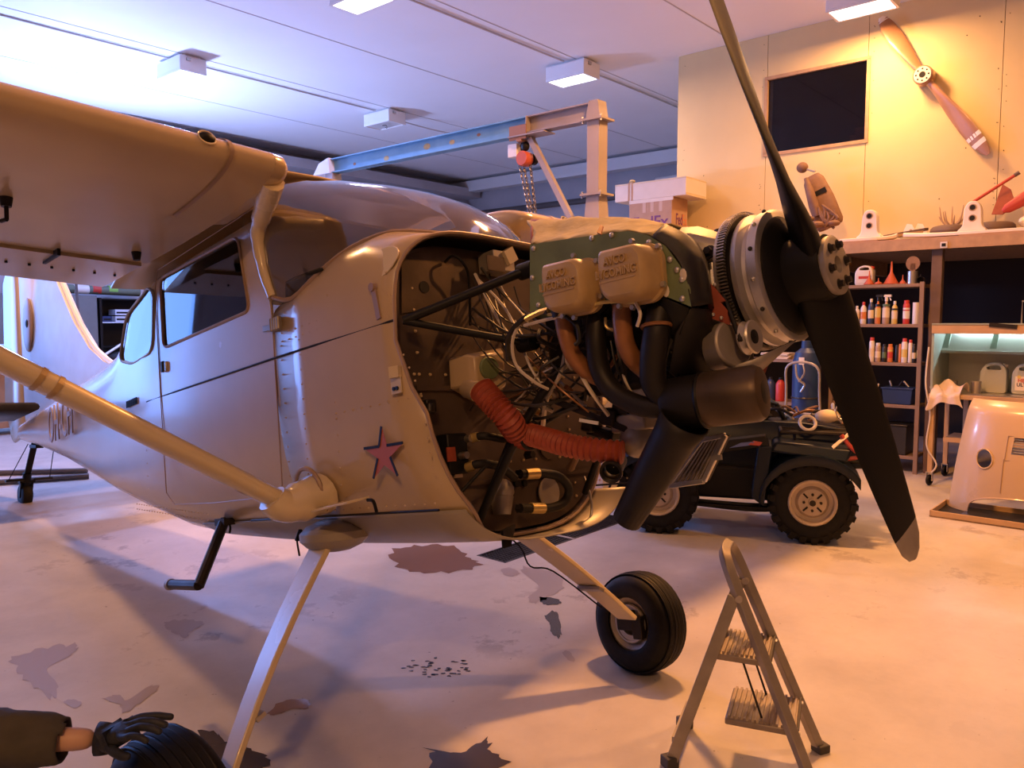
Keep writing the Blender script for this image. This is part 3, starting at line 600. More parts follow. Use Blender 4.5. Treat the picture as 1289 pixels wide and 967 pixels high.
for sgn in (-1, 1):
    b = MB(); b.loft([wrow(y, sgn, f=.70) for y in (.64, .9, 1.4, 2.0, 2.7, 3.6, 4.25)], True, (True, True)); W = part(b, 'wing', 'tan_paint', smooth=50)
    b = MB(); b.loft([[p + V((-.012, 0, -.012)) for p in wrow(y, sgn, f=1.0, f0=.70)] for y in (.66, 1.4, 2.7)], True, (True, True)); F_ = part(b, 'flap', 'tan_paint', smooth=30)
    b = MB(); b.loft([[p + V((-.012, 0, -.004)) for p in wrow(y, sgn, f=1.0, f0=.70)] for y in (2.73, 3.4, 4.15)], True, (True, True)); part(b, 'aileron', 'tan_paint', smooth=30)
    for y in (1.0, 1.9, 2.6):
        b = MB(); b.bar((LEX - 1.10, sgn * y, LEZ - .085 + y * .02), (LEX - 1.30, sgn * y, LEZ - .07 + y * .02), .012, .035)
        b.build('flap_hinge', 'black', F_)
    b = MB()
    for i in range(24): y = .70 + i * .085; b.cyl((LEX - 1.36, sgn * y, 2.054 + (y - .6) * .03 - .031), (LEX - 1.36, sgn * y, 2.054 + (y - .6) * .03 - .046), .006, .006, 6)
    tag(b.build('flap_rivets', 'black', F_), kind='stuff')
    # leading edge cuff, hole, root cap
    b = MB(); b.loft([[LE * 1.0 for LE in wrow(y, sgn, f=.28)] for y in (.79, .805)], True); q = b.v; cen = V((LEX - .2, 0, LEZ));
    for i, p in enumerate(q): p2 = V((p.x - cen.x, 0, p.z - cen.z - (abs(p.y) - .6) * tan(DIH))) * .012; q[i] = p + V((p2.x * 1.2 + .003, 0, p2.z * 4))
    b.build('leading_edge_band', 'tan_dark', W)
    b = MB(); b.sph((LEX - .010, sgn * .875, LEZ + .030), (.016, .03, .020), 12, 6); b.build('vent_hole', 'black', W)
    b = MB(); b.torus((LEX - .006, sgn * .875, LEZ + .031), (.90, 0, .42), .028, .003, 18, 6); b.build('vent_rim', 'cream_paint', W)
    b = MB(); b.loft([[V((lerp(LEX - .18, p.x, s_), sgn * y, lerp(LEZ, p.z, s_))) for p in wrow(.64, sgn, f=.30)] for y, s_ in ((.64, 1.0), (.60, .96), (.575, .8), (.565, .45))], True, (False, True)); b.build('root_fairing', 'tan_paint', W, smooth=60)
    b = MB(); b.tube(crv([(LEX - .09, sgn * .605, 2.05), (-.28, sgn * .565, 1.99), (-.36, sgn * .545, 1.93), (-.36, sgn * .532, 1.80), (-.325, sgn * .522, 1.69)], 5), [.042, .036, .028, .024, .020, .018], 10, True); b.build('windshield_post', 'cream_paint', W, smooth=80)
    # tie-down fitting and drain
    b = MB(); b.cyl((-.62, sgn * 1.30, 2.035), (-.62, sgn * 1.30, 1.995), .022, .016); b.cyl((-.62, sgn * 1.30, 1.995), (-.62, sgn * 1.30, 1.95), .007); b.cyl((-.62, sgn * 1.30, 1.952), (-.645, sgn * 1.31, 1.952), .007); b.build('tie_down_fitting', 'dark_metal', W)
    b = MB(); b.cyl((-1.02, sgn * .74, 2.02), (-1.02, sgn * .74, 1.985), .020, .014); b.build('fuel_drain', 'dark_metal', W)
    b = MB()
    for y in (.68,): b.tube([(LEX - x, sgn * y, LEZ - .05 - .01 * sin(x)) for x in (.1, .5, 1.0)], .003, 5)
    b.build('root_seam', 'cream_paint', W)
    # strut
    a, e = V((-.17, sgn * .60, .925)), V((-.30, sgn * 2.70, 2.17)); b = MB(); b.tube([a, a.lerp(e, .33), a.lerp(e, .66), e], .032, 16, True, 0, (1.75, 1), up=(1, 0, 0)); sp = part(b, 'wing_strut', 'cream_paint', smooth=60)
    for t in (.325, .345, .475, .495): b = MB(); b.tube([a.lerp(e, t), a.lerp(e, t + .006)], .035, 16, True, 0, (1.75, 1), up=(1, 0, 0)); b.build('strut_clamp', 'gold_paint', sp)
    b = MB(); b.tube(crv([(-.17, sgn * .47, .955), (-.17, sgn * .55, .935), (-.17, sgn * .62, .925), (-.172, sgn * .66, .955)], 4), [.075, .07, .060, .055, .05], 14, True, 0, (1.3, 1), up=(1, 0, 0)); b.build('strut_fairing', 'cream_paint', sp, smooth=70)
    b = MB(); b.torus((-.17, sgn * .52, .965), (0, 1, .15), .082, .008, 24, 6); b.build('fairing_ring', 'tan_dark', sp)
# step plate beside the strut foot
b = MB(); b.hexa([(-.10, -.50, .905), (.16, -.50, .925), (.16, -.585, .915), (-.06, -.585, .895), (-.10, -.50, .913), (.16, -.50, .933), (.16, -.585, .923), (-.06, -.585, .903)]); part(b, 'gear_fairing_plate', 'cream_paint', bevel=.002)
b = MB(); b.tube(crv([(.165, -.512, .92), (.195, -.512, .915), (.205, -.510, .88)], 3), .006, 6); part(b, 'fairing_edge', 'black')
# ---- landing gear
def gear(sgn, root, foot, wl, wr, th, hub, axl, R_, W_):
    b = MB(); n = 6; rowsl = []
    for i in range(n + 1):
        t = i / n; c = V(root).lerp(V(foot), t) + V((0, sgn * .03 * sin(pi * t), 0)); w = lerp(wl, wr, t) / 2; d = (V(foot) - V(root)).normalized(); nn = d.cross(V((1, 0, 0))).normalized() * th / 2
        rowsl.append([c + V((w, 0, 0)) + nn, c - V((w, 0, 0)) + nn, c - V((w, 0, 0)) - nn, c + V((w, 0, 0)) - nn])
    b.loft(rowsl, True, (True, True)); leg = part(b, 'landing_gear_leg', 'cream_paint', bevel=.004)
    c = V(root).lerp(V(foot), .72); d = (V(foot) - V(root)).normalized(); b = MB(); b.box(c, (lerp(wl, wr, .72) + .012, th + .012, .014), Matrix.Rotation(sgn * -.5, 3, 'X')); b.build('leg_clamp', 'steel', leg)
    b = MB(); pth = [V(root).lerp(V(foot), t) + V((-lerp(wl, wr, t) / 2 - .004, -sgn * .02, .0)) for t in (.05, .3, .45, .55, .9)]; pth[2] += V((-.03, -sgn * .03, -.02)); b.tube(crv(pth, 5), .004, 6); b.build('brake_line', 'black', leg)
    hub, axl = V(hub), V(axl).normalized()
    prof = []; k = 26
    for i in range(k + 1):
        a = pi * (-.62 + 1.24 * i / k); rr = R_ - W_ * .5 + W_ * .5 * max(-.9, cos(a) * 1.02) ** (1 if cos(a) < 0 else .55) if cos(a) > 0 else R_ - W_ * .5 + W_ * .35 * cos(a)
        prof.append((rr, W_ * .5 * sin(a) / .93))
    pr = []
    for i, (r, h) in enumerate(prof): pr.append((r, h))
    # tread grooves
    pr2 = []
    for r, h in pr:
        pr2.append((r, h))
    b = MB(); b.lathe(pr2, hub, axl, 40)
    wheel = part(b, 'wheel_tyre', 'rubber', smooth=60)
    for g_ in (-.30, -.18, -.06, .06, .18, .30):
        rr = max(r for r, h in prof if abs(h - g_ * W_ * 1.05) < W_ * .09)
        b = MB(); b.torus(hub + axl * g_ * W_ * 1.05, axl, rr + .0005, .0035, 40, 6, sq=1.6); b.build('tread_groove', 'black', wheel)
    for g_ in (-.24, -.12, 0, .12, .24):
        rr = max(r for r, h in prof if abs(h - g_ * W_ * 1.05) < W_ * .09)
        b = MB(); b.lathe([(rr - .01, -W_ * .048), (rr + .004, -W_ * .042), (rr + .004, W_ * .042), (rr - .01, W_ * .048)], hub + axl * g_ * W_ * 1.05, axl, 40); b.build('tread_rib', 'rubber', wheel)
    rim = R_ - W_ * .72
    for q in (-1, 1):
        b = MB(); b.lathe([(rim + .022, q * W_ * .40), (rim + .012, q * W_ * .42), (rim - .005, q * W_ * .36), (rim * .72, q * W_ * .22), (rim * .30, q * W_ * .26), (.001, q * W_ * .30)], hub, axl, 28); b.build('wheel_rim', 'alu_dull', wheel)
    q = -1 if axl.y * sgn > 0 else 1
    b = MB(); b.torus(hub + axl * q * W_ * .40, axl, rim * .78, .008, 28, 6); b.lathe([(rim * .80, q * W_ * .36), (rim * .80, q * W_ * .42), (rim * .5, q * W_ * .42), (rim * .5, q * W_ * .36)], hub, axl, 28); b.build('brake_disc', 'steel', wheel)
    b = MB(); u = V((1, 0, 0)); b.box(hub + axl * q * W_ * .45 + V((.06, 0, -.01)), (.05, .06, .10)); b.cyl(hub + axl * q * W_ * .2, hub + axl * q * W_ * .62, .028); b.box(hub + axl * q * W_ * .55 + V((0, 0, .02)), (.09, .03, .09)); b.build('brake_caliper', 'dark_metal', wheel, bevel=.005)
    return leg
gear(1, (-.235, .40, .80), (.05, .90, .265), .155, .10, .022, (.015, 1.03, .222), (.06, 1, -.05), .222, .165)
gear(-1, (-.225, -.43, .80), (-.10, -.93, .10), .115, .082, .022, (-.085, -1.06, .105), (.05, -1, -.22), .238, .195)
# gear root covers and lower cuffs
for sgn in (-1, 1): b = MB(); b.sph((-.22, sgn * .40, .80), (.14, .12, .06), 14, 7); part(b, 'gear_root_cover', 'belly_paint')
# boarding step on the starboard side
b = MB(); b.tube([(-1.037,-0.42,0.876), (-0.92,-0.6,0.632)], .022, 10); b.tube([(-0.92,-0.6,0.635), (-1.195,-0.6,0.63)], .021, 10); stp = part(b, 'boarding_step', 'dark_metal')
b = MB(); b.cyl((-1.186,-0.6,0.63), (-1.211,-0.6,0.629), .024); b.build('step_cap', 'alu_dull', stp)
b = MB(); b.box((-1.038,-0.42,0.87), (.09, .05, .03)); b.build('step_bracket', 'dark_metal', stp)
b = MB(); b.tube(crv([(-1.007,-0.42,0.876), (-0.989,-0.42,0.845), (-0.978,-0.43,0.823)], 3), .005, 6); [b.cyl((-0.367,-0.45,0.825), V((-0.367,-0.45,0.825)) + V((.01 * k - .03, 0, -.035)), .008, n=6) for k in range(7)]; b.tube(crv([(-0.373,-0.45,0.819), (-0.377,-0.46,0.792), (-0.367,-0.46,0.734)], 4), .004, 6); part(b, 'brake_fittings', 'black')
# ---- tail
def slab(pts, th, ax):
    """Flat tail surface with rounded edges: loop of points, thickness th along ax."""
    c = sum((V(p) for p in pts), V((0, 0, 0))) / len(pts); e = V(ax); rows_ = []
    for s_, o_ in ((.96, -1.0), (.99, -.6), (1, 0), (.99, .6), (.96, 1.0)): rows_.append([c + (V(p) - c) * s_ + e * th / 2 * o_ for p in pts])
    b = MB(); b.loft(rows_, True, (True, True)); return b
fin = [(-5.62, 0, 1.80), (-2.95, 0, 1.80), (-3.3, 0, 1.90), (-3.55, 0, 1.985), (-3.85, 0, 2.14), (-4.17, 0, 2.40), (-4.62, 0, 2.88), (-4.95, 0, 3.25), (-5.10, 0, 3.38), (-5.70, 0, 3.40)]
FN = part(slab(fin, .07, (0, 1, 0)), 'tail_fin', 'white_paint', smooth=60)
part(slab([(-5.66, 0, 1.70), (-5.73, 0, 3.40), (-5.95, 0, 3.40), (-6.2, 0, 3.2), (-6.25, 0, 2.0), (-6.05, 0, 1.66)], .06, (0, 1, 0)), 'rudder', 'tan_paint', smooth=60)
b = MB(); b.tube(crv([(-2.97, 0, 1.81), (-3.3, 0, 1.91), (-3.55, 0, 1.995), (-3.85, 0, 2.15), (-4.17, 0, 2.41), (-4.62, 0, 2.89), (-4.95, 0, 3.26)], 4), .022, 10); b.build('fin_leading_edge', 'white_gloss', FN)
b = MB(); b.sph((-5.35, -.045, 2.62), (.14, .025, .24), 14, 7); b.sph((-5.30, -.06, 2.62), (.03, .02, .04), 8, 5, 1); b.build('fin_marking', ['tan_dark', 'black'], FN)
for sgn in (-1, 1):
    part(slab([(-4.80, sgn * .12, 1.84), (-4.95, sgn * 1.35, 1.86), (-5.1, sgn * 1.6, 1.86), (-5.55, sgn * 1.6, 1.86), (-5.55, sgn * .10, 1.84)], .07, (0, 0, 1)), 'stabilizer', 'dark_metal' if sgn < 0 else 'tan_paint', smooth=60)
    part(slab([(-5.58, sgn * .12, 1.84), (-5.58, sgn * 1.62, 1.86), (-5.9, sgn * 1.55, 1.86), (-6.05, sgn * .25, 1.84)], .05, (0, 0, 1)), 'elevator', 'tan_paint', smooth=60)
b = MB(); b.bar((-5.45, 0, 1.60), (-5.72, 0, 1.33), .05, .02); b.bar((-5.5, 0, 1.58), (-5.3, 0, 1.56), .06, .03); b.cyl((-5.70, 0, 1.36), (-5.75, 0, 1.26), .035); twh = part(b, 'tailwheel_fork', 'black', bevel=.004)
b = MB()
for y in (-.045, .045): b.bar((-5.73, y, 1.29), (-5.79, y, 1.16), .012, .04)
b.box((-5.73, 0, 1.285), (.07, .12, .02)); b.box((-5.65, -.11, 1.30), (.04, .14, .02)); b.box((-5.65, .11, 1.30), (.04, .14, .02)); b.build('fork_arm', 'black', twh)
b = MB(); b.lathe([(.03, -.04), (.075, -.045), (.098, -.035), (.108, -.012), (.108, .012), (.098, .035), (.075, .045), (.03, .04)], (-5.79, 0, 1.175), (0, 1, 0), 28); b.build('tail_tyre', 'rubber', twh)
b = MB(); b.tube([(-5.65, -.16, 1.30), (-5.25, -.10, 1.58)], .004, 5); b.tube([(-5.65, .16, 1.30), (-5.25, .10, 1.58)], .004, 5); b.build('steering_spring', 'dark_metal', twh)

mat('scorched', (.12, .085, .06), .42, .6, var=.55, scale=7)
# ------------------------------------------------------------ engine bay (aeroplane frame)
def hose(pts, r, m, name, parent=AP, n=8, k=5): b = MB(); b.tube(crv(pts, k), r, n); return b.build(name, m, parent, smooth=60)
XC, ZCR = 1.30, 1.405                      # crank line: z falls slightly along x
# crankcase, nose and sump
b = MB(); b.loft([[V((x, y * w, zc + z * h)) for y, z in ((-1, -.6), (-1, .6), (-.6, 1), (.6, 1), (1, .6), (1, -.6), (.6, -1), (-.6, -1))] for x, w, h, zc in ((.80, .13, .13, 1.42), (.84, .145, .15, 1.42), (1.16, .145, .15, 1.42), (1.20, .125, .125, 1.42), (1.245, .10, .105, 1.425), (1.275, .085, .09, 1.425))], True, (True, True)); ENG = part(b, 'engine_crankcase', 'dark_metal', bevel=.008)
b = MB(); b.loft([[V((x, y * w, zc + z * h)) for y, z in ((-1, -.7), (-1, .5), (-.55, 1), (.55, 1), (1, .5), (1, -.7))] for x, w, h, zc in ((1.06, .10, .05, 1.545), (1.12, .13, .07, 1.535), (1.20, .13, .065, 1.52), (1.25, .10, .055, 1.50), (1.275, .08, .05, 1.49))], True, (True, True)); b.build('crankcase_nose', 'alu_dull', ENG, bevel=.012)
for p, d in (((1.236,-0.03,1.556), (0, 0, 1)), ((1.215,-0.06,1.548), (0, -.3, 1)), ((1.288,-0.05,1.518), (.3, -.5, .8)), ((1.256,-0.13,1.488), (0, -1, .3))):
    b = MB(); b.bolt(p, d, .014, .016); b.cyl(V(p), V(p) + V(d).normalized() * .004, .02, n=12); b.build('case_bolt', 'dark_metal', ENG)
b = MB(); b.cyl((1.276,-0.16,1.39), (1.275,-0.16,1.432), .016, .011, 8); b.cyl((1.275,-0.16,1.428), (1.276,-0.16,1.451), .008); b.build('oil_plug', 'alu', ENG)
b = MB(); b.hexa([(.80, -.16, 1.16), (1.20, -.16, 1.16), (1.20, .16, 1.16), (.80, .16, 1.16), (.78, -.13, 1.29), (1.22, -.13, 1.29), (1.22, .13, 1.29), (.78, .13, 1.29)]); b.build('oil_sump', 'soot', ENG, bevel=.02)
b = MB(); b.box((.72, -.02, 1.38), (.16, .20, .24)); b.cyl((.70, -.10, 1.48), (.60, -.10, 1.48), .045); b.cyl((.70, .08, 1.48), (.60, .08, 1.48), .045); b.build('accessory_case', 'soot', ENG, bevel=.012)
# cylinders with cooling fins and rocker covers
def cover_text(x, z):
    for body, dz, sz in (('AVCO', .028, .030), ('LYCOMING', -.002, .030)):
        text('cover_lettering', body, sz, 'gold_paint', ENG, axes((x - .008, -.4385, z + dz), (1, 0, -.05), (.05, 0, 1), (0, -1, 0)), .004, offset=.0004, xs=.80)
    b = MB(); b.bar((x - .062, -.437, z - .018), (x + .046, -.437, z - .022), .005, .004); b.build('cover_underline', 'gold_paint', ENG)
CY = ((.990, 1.437), (1.180, 1.424))
for sgn in (-1, 1):
    for i, (x, z) in enumerate(CY):
        b = MB(); b.cyl((x, sgn * .12, z), (x, sgn * .36, z), .062, n=20)
        for k in range(13): b.cyl((x, sgn * (.15 + k * .014), z), (x, sgn * (.153 + k * .014), z), .085, n=20)
        b.build('cylinder', 'dark_metal', ENG, smooth=50)
        pl = rpoly([(-.064, .068), (.052, .060), (.074, .030), (.070, -.052), (.042, -.074), (-.052, -.068), (-.072, -.040), (-.070, .045)], .03, 4)
        rows = []
        for y, s_ in ((.352, 1.10), (.366, 1.10), (.366, 1.0), (.412, .985), (.430, .93), (.4375, .82)): rows.append([V((x + p.x * s_, sgn * y, z + p.y * s_)) for p in pl])
        b = MB(); b.loft(rows, True, (True, True)); cv = b.build('rocker_cover', 'gold_paint', ENG, smooth=40)
        for a, c in ((0, .083), (.074, .05), (.076, -.045), (-.02, -.082), (-.077, .04), (-.06, -.07)): b = MB(); b.bolt((x + a, sgn * .364, z + c), (0, sgn, 0), .008, .010); b.build('cover_screw', 'alu', ENG)
    b = MB()
cover_text(*CY[0]); cover_text(*CY[1])
# side baffle plate with screws, and the front shroud
BP = [(0.817,-0.345,1.601), (0.972,-0.345,1.576), (1.155,-0.345,1.544), (1.213,-0.345,1.517), (1.261,-0.345,1.475), (1.297,-0.345,1.41), (1.312,-0.345,1.359), (1.31,-0.345,1.313), (1.231,-0.345,1.361), (1.182,-0.345,1.353), (1.007,-0.345,1.386), (0.985,-0.345,1.365), (0.856,-0.345,1.376), (0.789,-0.345,1.399)]
b = MB(); b.prism(BP, (0, .004, 0)); BF = b.build('side_baffle', 'green_zinc', ENG, smooth=0)
for px in ((1.216,-0.347,1.497), (1.245,-0.347,1.471), (1.269,-0.347,1.439), (1.285,-0.347,1.409), (1.295,-0.347,1.383), (1.29,-0.347,1.337), (1.238,-0.347,1.383), (1.019,-0.347,1.443), (0.832,-0.347,1.585), (0.815,-0.347,1.504), (0.828,-0.347,1.422), (1.041,-0.347,1.557), (1.106,-0.347,1.547)): b = MB(); b.sph(px, (.008, .006, .008), 10, 5); b.build('baffle_screw', 'alu', BF)
for px in ((1.301,-0.348,1.393), (1.247,-0.348,1.408), (1.248,-0.348,1.366)): b = MB(); b.sph(px, (.010, .002, .016), 8, 5); b.build('paint_chip', 'wire_white', BF)
b = MB(); near = [(1.224,-0.345,1.512), (1.269,-0.345,1.469), (1.303,-0.345,1.405), (1.314,-0.345,1.313)]; far = [(1.146,-0.15,1.593), (1.224,-0.15,1.533), (1.262,-0.15,1.447), (1.267,-0.15,1.319)]
b.loft([[V(p) for p in crv(near, 4)], [V(a).lerp(V(c), .5) + V((.02, 0, .012)) for a, c in zip(crv(near, 4), crv(far, 4))], [V(p) for p in crv(far, 4)]], False); b.build('front_shroud', 'soot', ENG, solid=.003, smooth=60)
b = MB(); b.loft([[V(p) for p in ((1.307,-0.34,1.314), (1.229,-0.3,1.266), (1.184,-0.28,1.173))], [V(p) for p in ((1.273,-0.15,1.324), (1.262,-0.15,1.247), (1.25,-0.15,1.165))]], False); b.build('lower_shroud', 'soot', ENG, solid=.003)
b = MB(); b.loft([[V(p) for p in ((1.226,-0.345,1.36), (1.305,-0.345,1.311))], [V(p) for p in ((0.995,-0.25,1.291), (1.192,-0.25,1.234))]], False); b.build('cylinder_deflector', 'black', ENG, solid=.003)
# cloth laid over the top of the engine, and the seal flaps
def sheet(rowsp, nu=5):
    rows = [crv(r, nu) for r in rowsp]; n = len(rows[0]); out = []
    cols = [crv([r[i] for r in rows], 4) for i in range(n)]
    return [[V(cols[i][j]) for i in range(n)] for j in range(len(cols[0]))]
rows = sheet([[(0.818,-0.342,1.604), (0.913,-0.342,1.586), (1.025,-0.342,1.568), (1.153,-0.342,1.545), (1.227,-0.342,1.515)], [(0.744,-0.24,1.675), (0.846,-0.24,1.648), (0.963,-0.24,1.626), (1.097,-0.24,1.594), (1.194,-0.24,1.554)], [(0.631,-0.1,1.76), (0.735,-0.1,1.734), (0.869,-0.1,1.702), (1.017,-0.1,1.655), (1.145,-0.12,1.598)], [(.80, .25, 1.60), (.90, .25, 1.60), (1.0, .25, 1.60), (1.1, .25, 1.59), (1.2, .25, 1.56)]])
for r in rows:
    for p in r: p += V((0, 0, random.uniform(-.004, .005)))
b = MB(); b.loft(rows, False); CL = part(b, 'engine_cloth', 'cloth_tan', solid=.004, smooth=60)
b = MB(); b.prism([(1.061,-0.347,1.564), (1.041,-0.3,1.598), (1.049,-0.3,1.592), (1.073,-0.347,1.556)], (0, -.003, .003)); b.build('cloth_tear', 'red_seal', CL)
b = MB(); b.loft([[V((0.665,-0.16,1.746)), V((0.807,-0.33,1.606))], [V((0.655,-0.12,1.75)), V((0.822,-0.33,1.606))]], False); b.loft([[V((0.629,-0.12,1.765)), V((0.646,-0.14,1.747))], [V((0.767,-0.02,1.74)), V((0.798,-0.06,1.719))]], False); part(b, 'rear_seal', 'red_seal', solid=.004)
b = MB(); b.prism([(1.267,-0.2,1.415), (1.298,-0.2,1.377), (1.324,-0.2,1.336), (1.31,-0.2,1.335), (1.325,-0.18,1.299), (1.337,-0.17,1.264), (1.276,-0.2,1.301)], (.002, -.006, 0)); SL = part(b, 'front_seal', 'red_seal')
for px in ((1.287,-0.206,1.309), (1.308,-0.206,1.296), (1.326,-0.19,1.279), (1.302,-0.206,1.383)): b = MB(); b.sph(px, .005, 8, 5); b.build('seal_rivet', 'alu', SL)
# propeller: ring gear, spinner bulkhead, hub and blades
cx = lambda x: V((x, 0, 1.405 - (x - 1.3) * .02))
b = MB(); b.lathe([(.10, 1.30), (.178, 1.30), (.178, 1.322), (.165, 1.322), (.165, 1.345), (.10, 1.345)], (0, 0, 1.41), (1, 0, 0), 64); PR = part(b, 'ring_gear', 'dark_metal', smooth=30)
b = MB()
for k in range(132):
    a = 2 * pi * k / 132; u = V((0, cos(a), sin(a))); t = V((0, -sin(a), cos(a))); c = V((1.311, 0, 1.41)) + u * .183; b.hexa([c + V((dx * .011, 0, 0)) + t * s_ * w + u * h for h, w in ((-.006, .0026), (.006, .0016)) for dx, s_ in ((-1, -1), (1, -1), (1, 1), (-1, 1))])
b.build('gear_teeth', 'steel', PR, smooth=0)['kind'] = 'stuff'
b = MB(); b.lathe([(.13, 1.292), (.186, 1.292), (.186, 1.300), (.13, 1.300)], (0, 0, 1.41), (1, 0, 0), 64); b.build('gear_carrier', 'alu', PR)
b = MB(); b.lathe([(.11, 1.333), (.176, 1.333), (.178, 1.337), (.178, 1.348), (.160, 1.356), (.157, 1.366), (.168, 1.372), (.176, 1.378), (.176, 1.402), (.168, 1.406), (.05, 1.406)], (0, 0, 1.405), (1, 0, 0), 64); SPN = part(b, 'spinner_bulkhead', 'alu', smooth=30)
for k in range(14):
    a = 2 * pi * k / 14 + .15; b = MB(); u = V((0, cos(a), sin(a))); b.sph(V((1.390, 0, 1.405)) + u * .177, .006, 8, 5); b.build('bulkhead_screw', 'steel' if k % 2 else 'dark_metal', SPN)
b = MB(); b.lathe([(.01, 1.405), (.158, 1.407), (.150, 1.415), (.09, 1.425), (.085, 1.50), (.08, 1.515), (.01, 1.516)], (0, 0, 1.403), (1, 0, 0), 40); HUB = part(b, 'propeller_hub', 'blade_black', smooth=40)
b = MB(); b.lathe([(.02, 1.515), (.074, 1.515), (.076, 1.522), (.076, 1.530), (.068, 1.534), (.022, 1.534), (.020, 1.515), (.001, 1.515)], (0, 0, 1.40), (1, 0, 0), 36); b.build('hub_plate', 'alu_dull', HUB, smooth=30)
for k in range(6): a = 2 * pi * k / 6 + .3; b = MB(); c = V((1.532, .053 * cos(a), 1.40 + .053 * sin(a))); b.bolt(c, (1, 0, 0), .010, .014); b.cyl(c, c + V((.003, 0, 0)), .014, n=12); b.build('hub_bolt', 'dark_metal', HUB)
def blade(ang, name):
    """One propeller blade: twisted, tapered airfoil sections along the radius."""
    rd = V((0, sin(ang), cos(ang))); tg = V((0, -cos(ang), sin(ang)))      # radius and direction of the leading edge
    if rd.z < 0: pass
    rows = []; ro = []
    for r, c, be, th in ((.03, .150, 30, .085), (.10, .155, 32, .080), (.16, .156, 31, .064), (.24, .160, 26, .042), (.36, .168, 20, .026), (.50, .172, 15.5, .019), (.64, .162, 12.5, .014), (.76, .144, 11, .010), (.80, .136, 10.5, .009), (.85, .117, 10, .008), (.885, .07, 10, .006), (.897, .02, 10, .004)):
        be = radians(be); ch = tg * cos(be) + V((1, 0, 0)) * sin(be); nn = rd.cross(ch).normalized(); c0_ = V((1.468, 0, 1.402)) + rd * r; L = []
        for k in range(16):
            a = 2 * pi * k / 16; L.append(c0_ + ch * (cos(a) * .5 * c) + nn * (sin(a) * .5 * th * (1 if sin(a) > 0 else .55)))
        rows.append(L); ro.append(r)
    b = MB(); b.loft(rows[:9], True, (True, True)); bl = part(b, name, 'blade_black', smooth=60)
    b = MB(); b.loft(rows[8:], True, (True, True)); b.build('blade_tip', 'alu_dull', bl, smooth=60)
    return bl
PANG = radians(-28.0)
bl1 = blade(PANG, 'propeller_blade'); bl2 = blade(PANG + pi, 'propeller_blade')
# alternator with pulley
b = MB(); b.cyl((1.316,-0.17,1.232), (1.187,-0.13,1.227), .062, .060, 24); b.cyl((1.187,-0.13,1.227), (1.151,-0.12,1.225), .05, .035, 24); ALT = part(b, 'alternator', 'alu_dull', bevel=.006)
pa = V((1.359,-0.17,1.238)); b = MB(); b.lathe([(.018, .012), (.040, .014), (.043, .010), (.030, 0), (.043, -.010), (.040, -.016), (.016, -.016)], pa, V((1, 0, .0)), 32); b.build('alternator_pulley', 'alu', ALT)
b = MB(); b.lathe([(.001, .016), (.018, .014), (.018, .0)], pa, (1, 0, 0), 16); b.build('pulley_nut', 'black', ALT)
b = MB(); b.tube([pa + V((-.005, -.040, -.01)), (1.29, -.165, 1.40)], .006, 6); b.tube([pa + V((-.005, .03, -.03)), (1.29, .03, 1.245)], .006, 6); b.build('drive_belt', 'black', ALT)
b = MB(); b.loft([[V((1.267,-0.2,1.162)), V((1.365,-0.15,1.187)), V((1.408,-0.08,1.213))], [V((1.264,-0.18,1.138)), V((1.356,-0.13,1.153)), V((1.423,-0.05,1.225))]], False); part(b, 'cooling_scoop', 'alu_dull', solid=.004)
b = MB(); b.loft([[V((1.317,-0.15,1.155)), V((1.377,-0.1,1.197))], [V((1.336,-0.15,1.091)), V((1.315,-0.1,1.098))]], False); part(b, 'scoop_flap', 'red_seal', solid=.004)
# intake pipes (brown) and exhaust pipes (dark)
hose([(0.906,-0.34,1.381), (0.91,-0.34,1.325), (0.913,-0.32,1.264), (0.913,-0.26,1.216), (0.899,-0.18,1.201)], .024, 'copper_pipe', 'intake_pipe', n=14)
hose([(1.109,-0.34,1.37), (1.102,-0.34,1.319), (1.097,-0.33,1.265), (1.094,-0.3,1.225), (1.072,-0.22,1.2)], .025, 'copper_pipe', 'intake_pipe', n=14)
for a, c in (((0.901,-0.34,1.391), (0.905,-0.34,1.373)), ((1.11,-0.34,1.378), (1.108,-0.34,1.362))): b = MB(); b.cyl(a, c, .029, n=16); part(b, 'pipe_flange', 'dark_metal')
hose([(0.995,-0.3,1.366), (0.987,-0.31,1.29), (0.984,-0.3,1.209), (1.018,-0.29,1.145), (1.095,-0.28,1.099), (1.166,-0.26,1.09)], .028, 'soot', 'exhaust_pipe', n=14)
hose([(1.198,-0.3,1.343), (1.187,-0.32,1.273), (1.161,-0.31,1.207), (1.144,-0.29,1.149), (1.161,-0.26,1.105)], .034, 'soot', 'exhaust_pipe', n=14)
b = MB(); b.torus((1.19,-0.32,1.291), (0, .1, 1), .036, .005, 20, 6); part(b, 'exhaust_clamp', 'copper_pipe')
MU0, MU1 = V((1.143,-0.25,1.097)), V((1.393,-0.2,1.096)); d = (MU1 - MU0)
b = MB(); b.lathe([(.02, 0), (.058, .004), (.066, .02), (.068, .06), (.068, d.length - .05), (.060, d.length - .015), (.035, d.length), (.001, d.length + .002)], MU0, d, 32); MUF = part(b, 'muffler', 'soot', smooth=50)
b = MB(); b.lathe([(.0685, d.length * .42), (.070, d.length * .42), (.070, d.length * .93), (.062, d.length * .985), (.04, d.length * 1.0), (.001, d.length * 1.005)], MU0, d, 32); b.build('muffler_shroud', 'scorched', MUF, smooth=50)
b = MB(); b.torus(MU0 + d * .41, d, .068, .006, 32, 6); b.build('muffler_band', 'black', MUF)
b = MB(); a, c = V((1.208,-0.27,1.053)), V((0.97,-0.24,0.805)); b.tube([a, a.lerp(c, .15), a.lerp(c, .5), c], [.066, .058, .052, .040], 20, False, 0, (1, 1)); ES = part(b, 'exhaust_stack', 'soot', solid=.004, smooth=60)
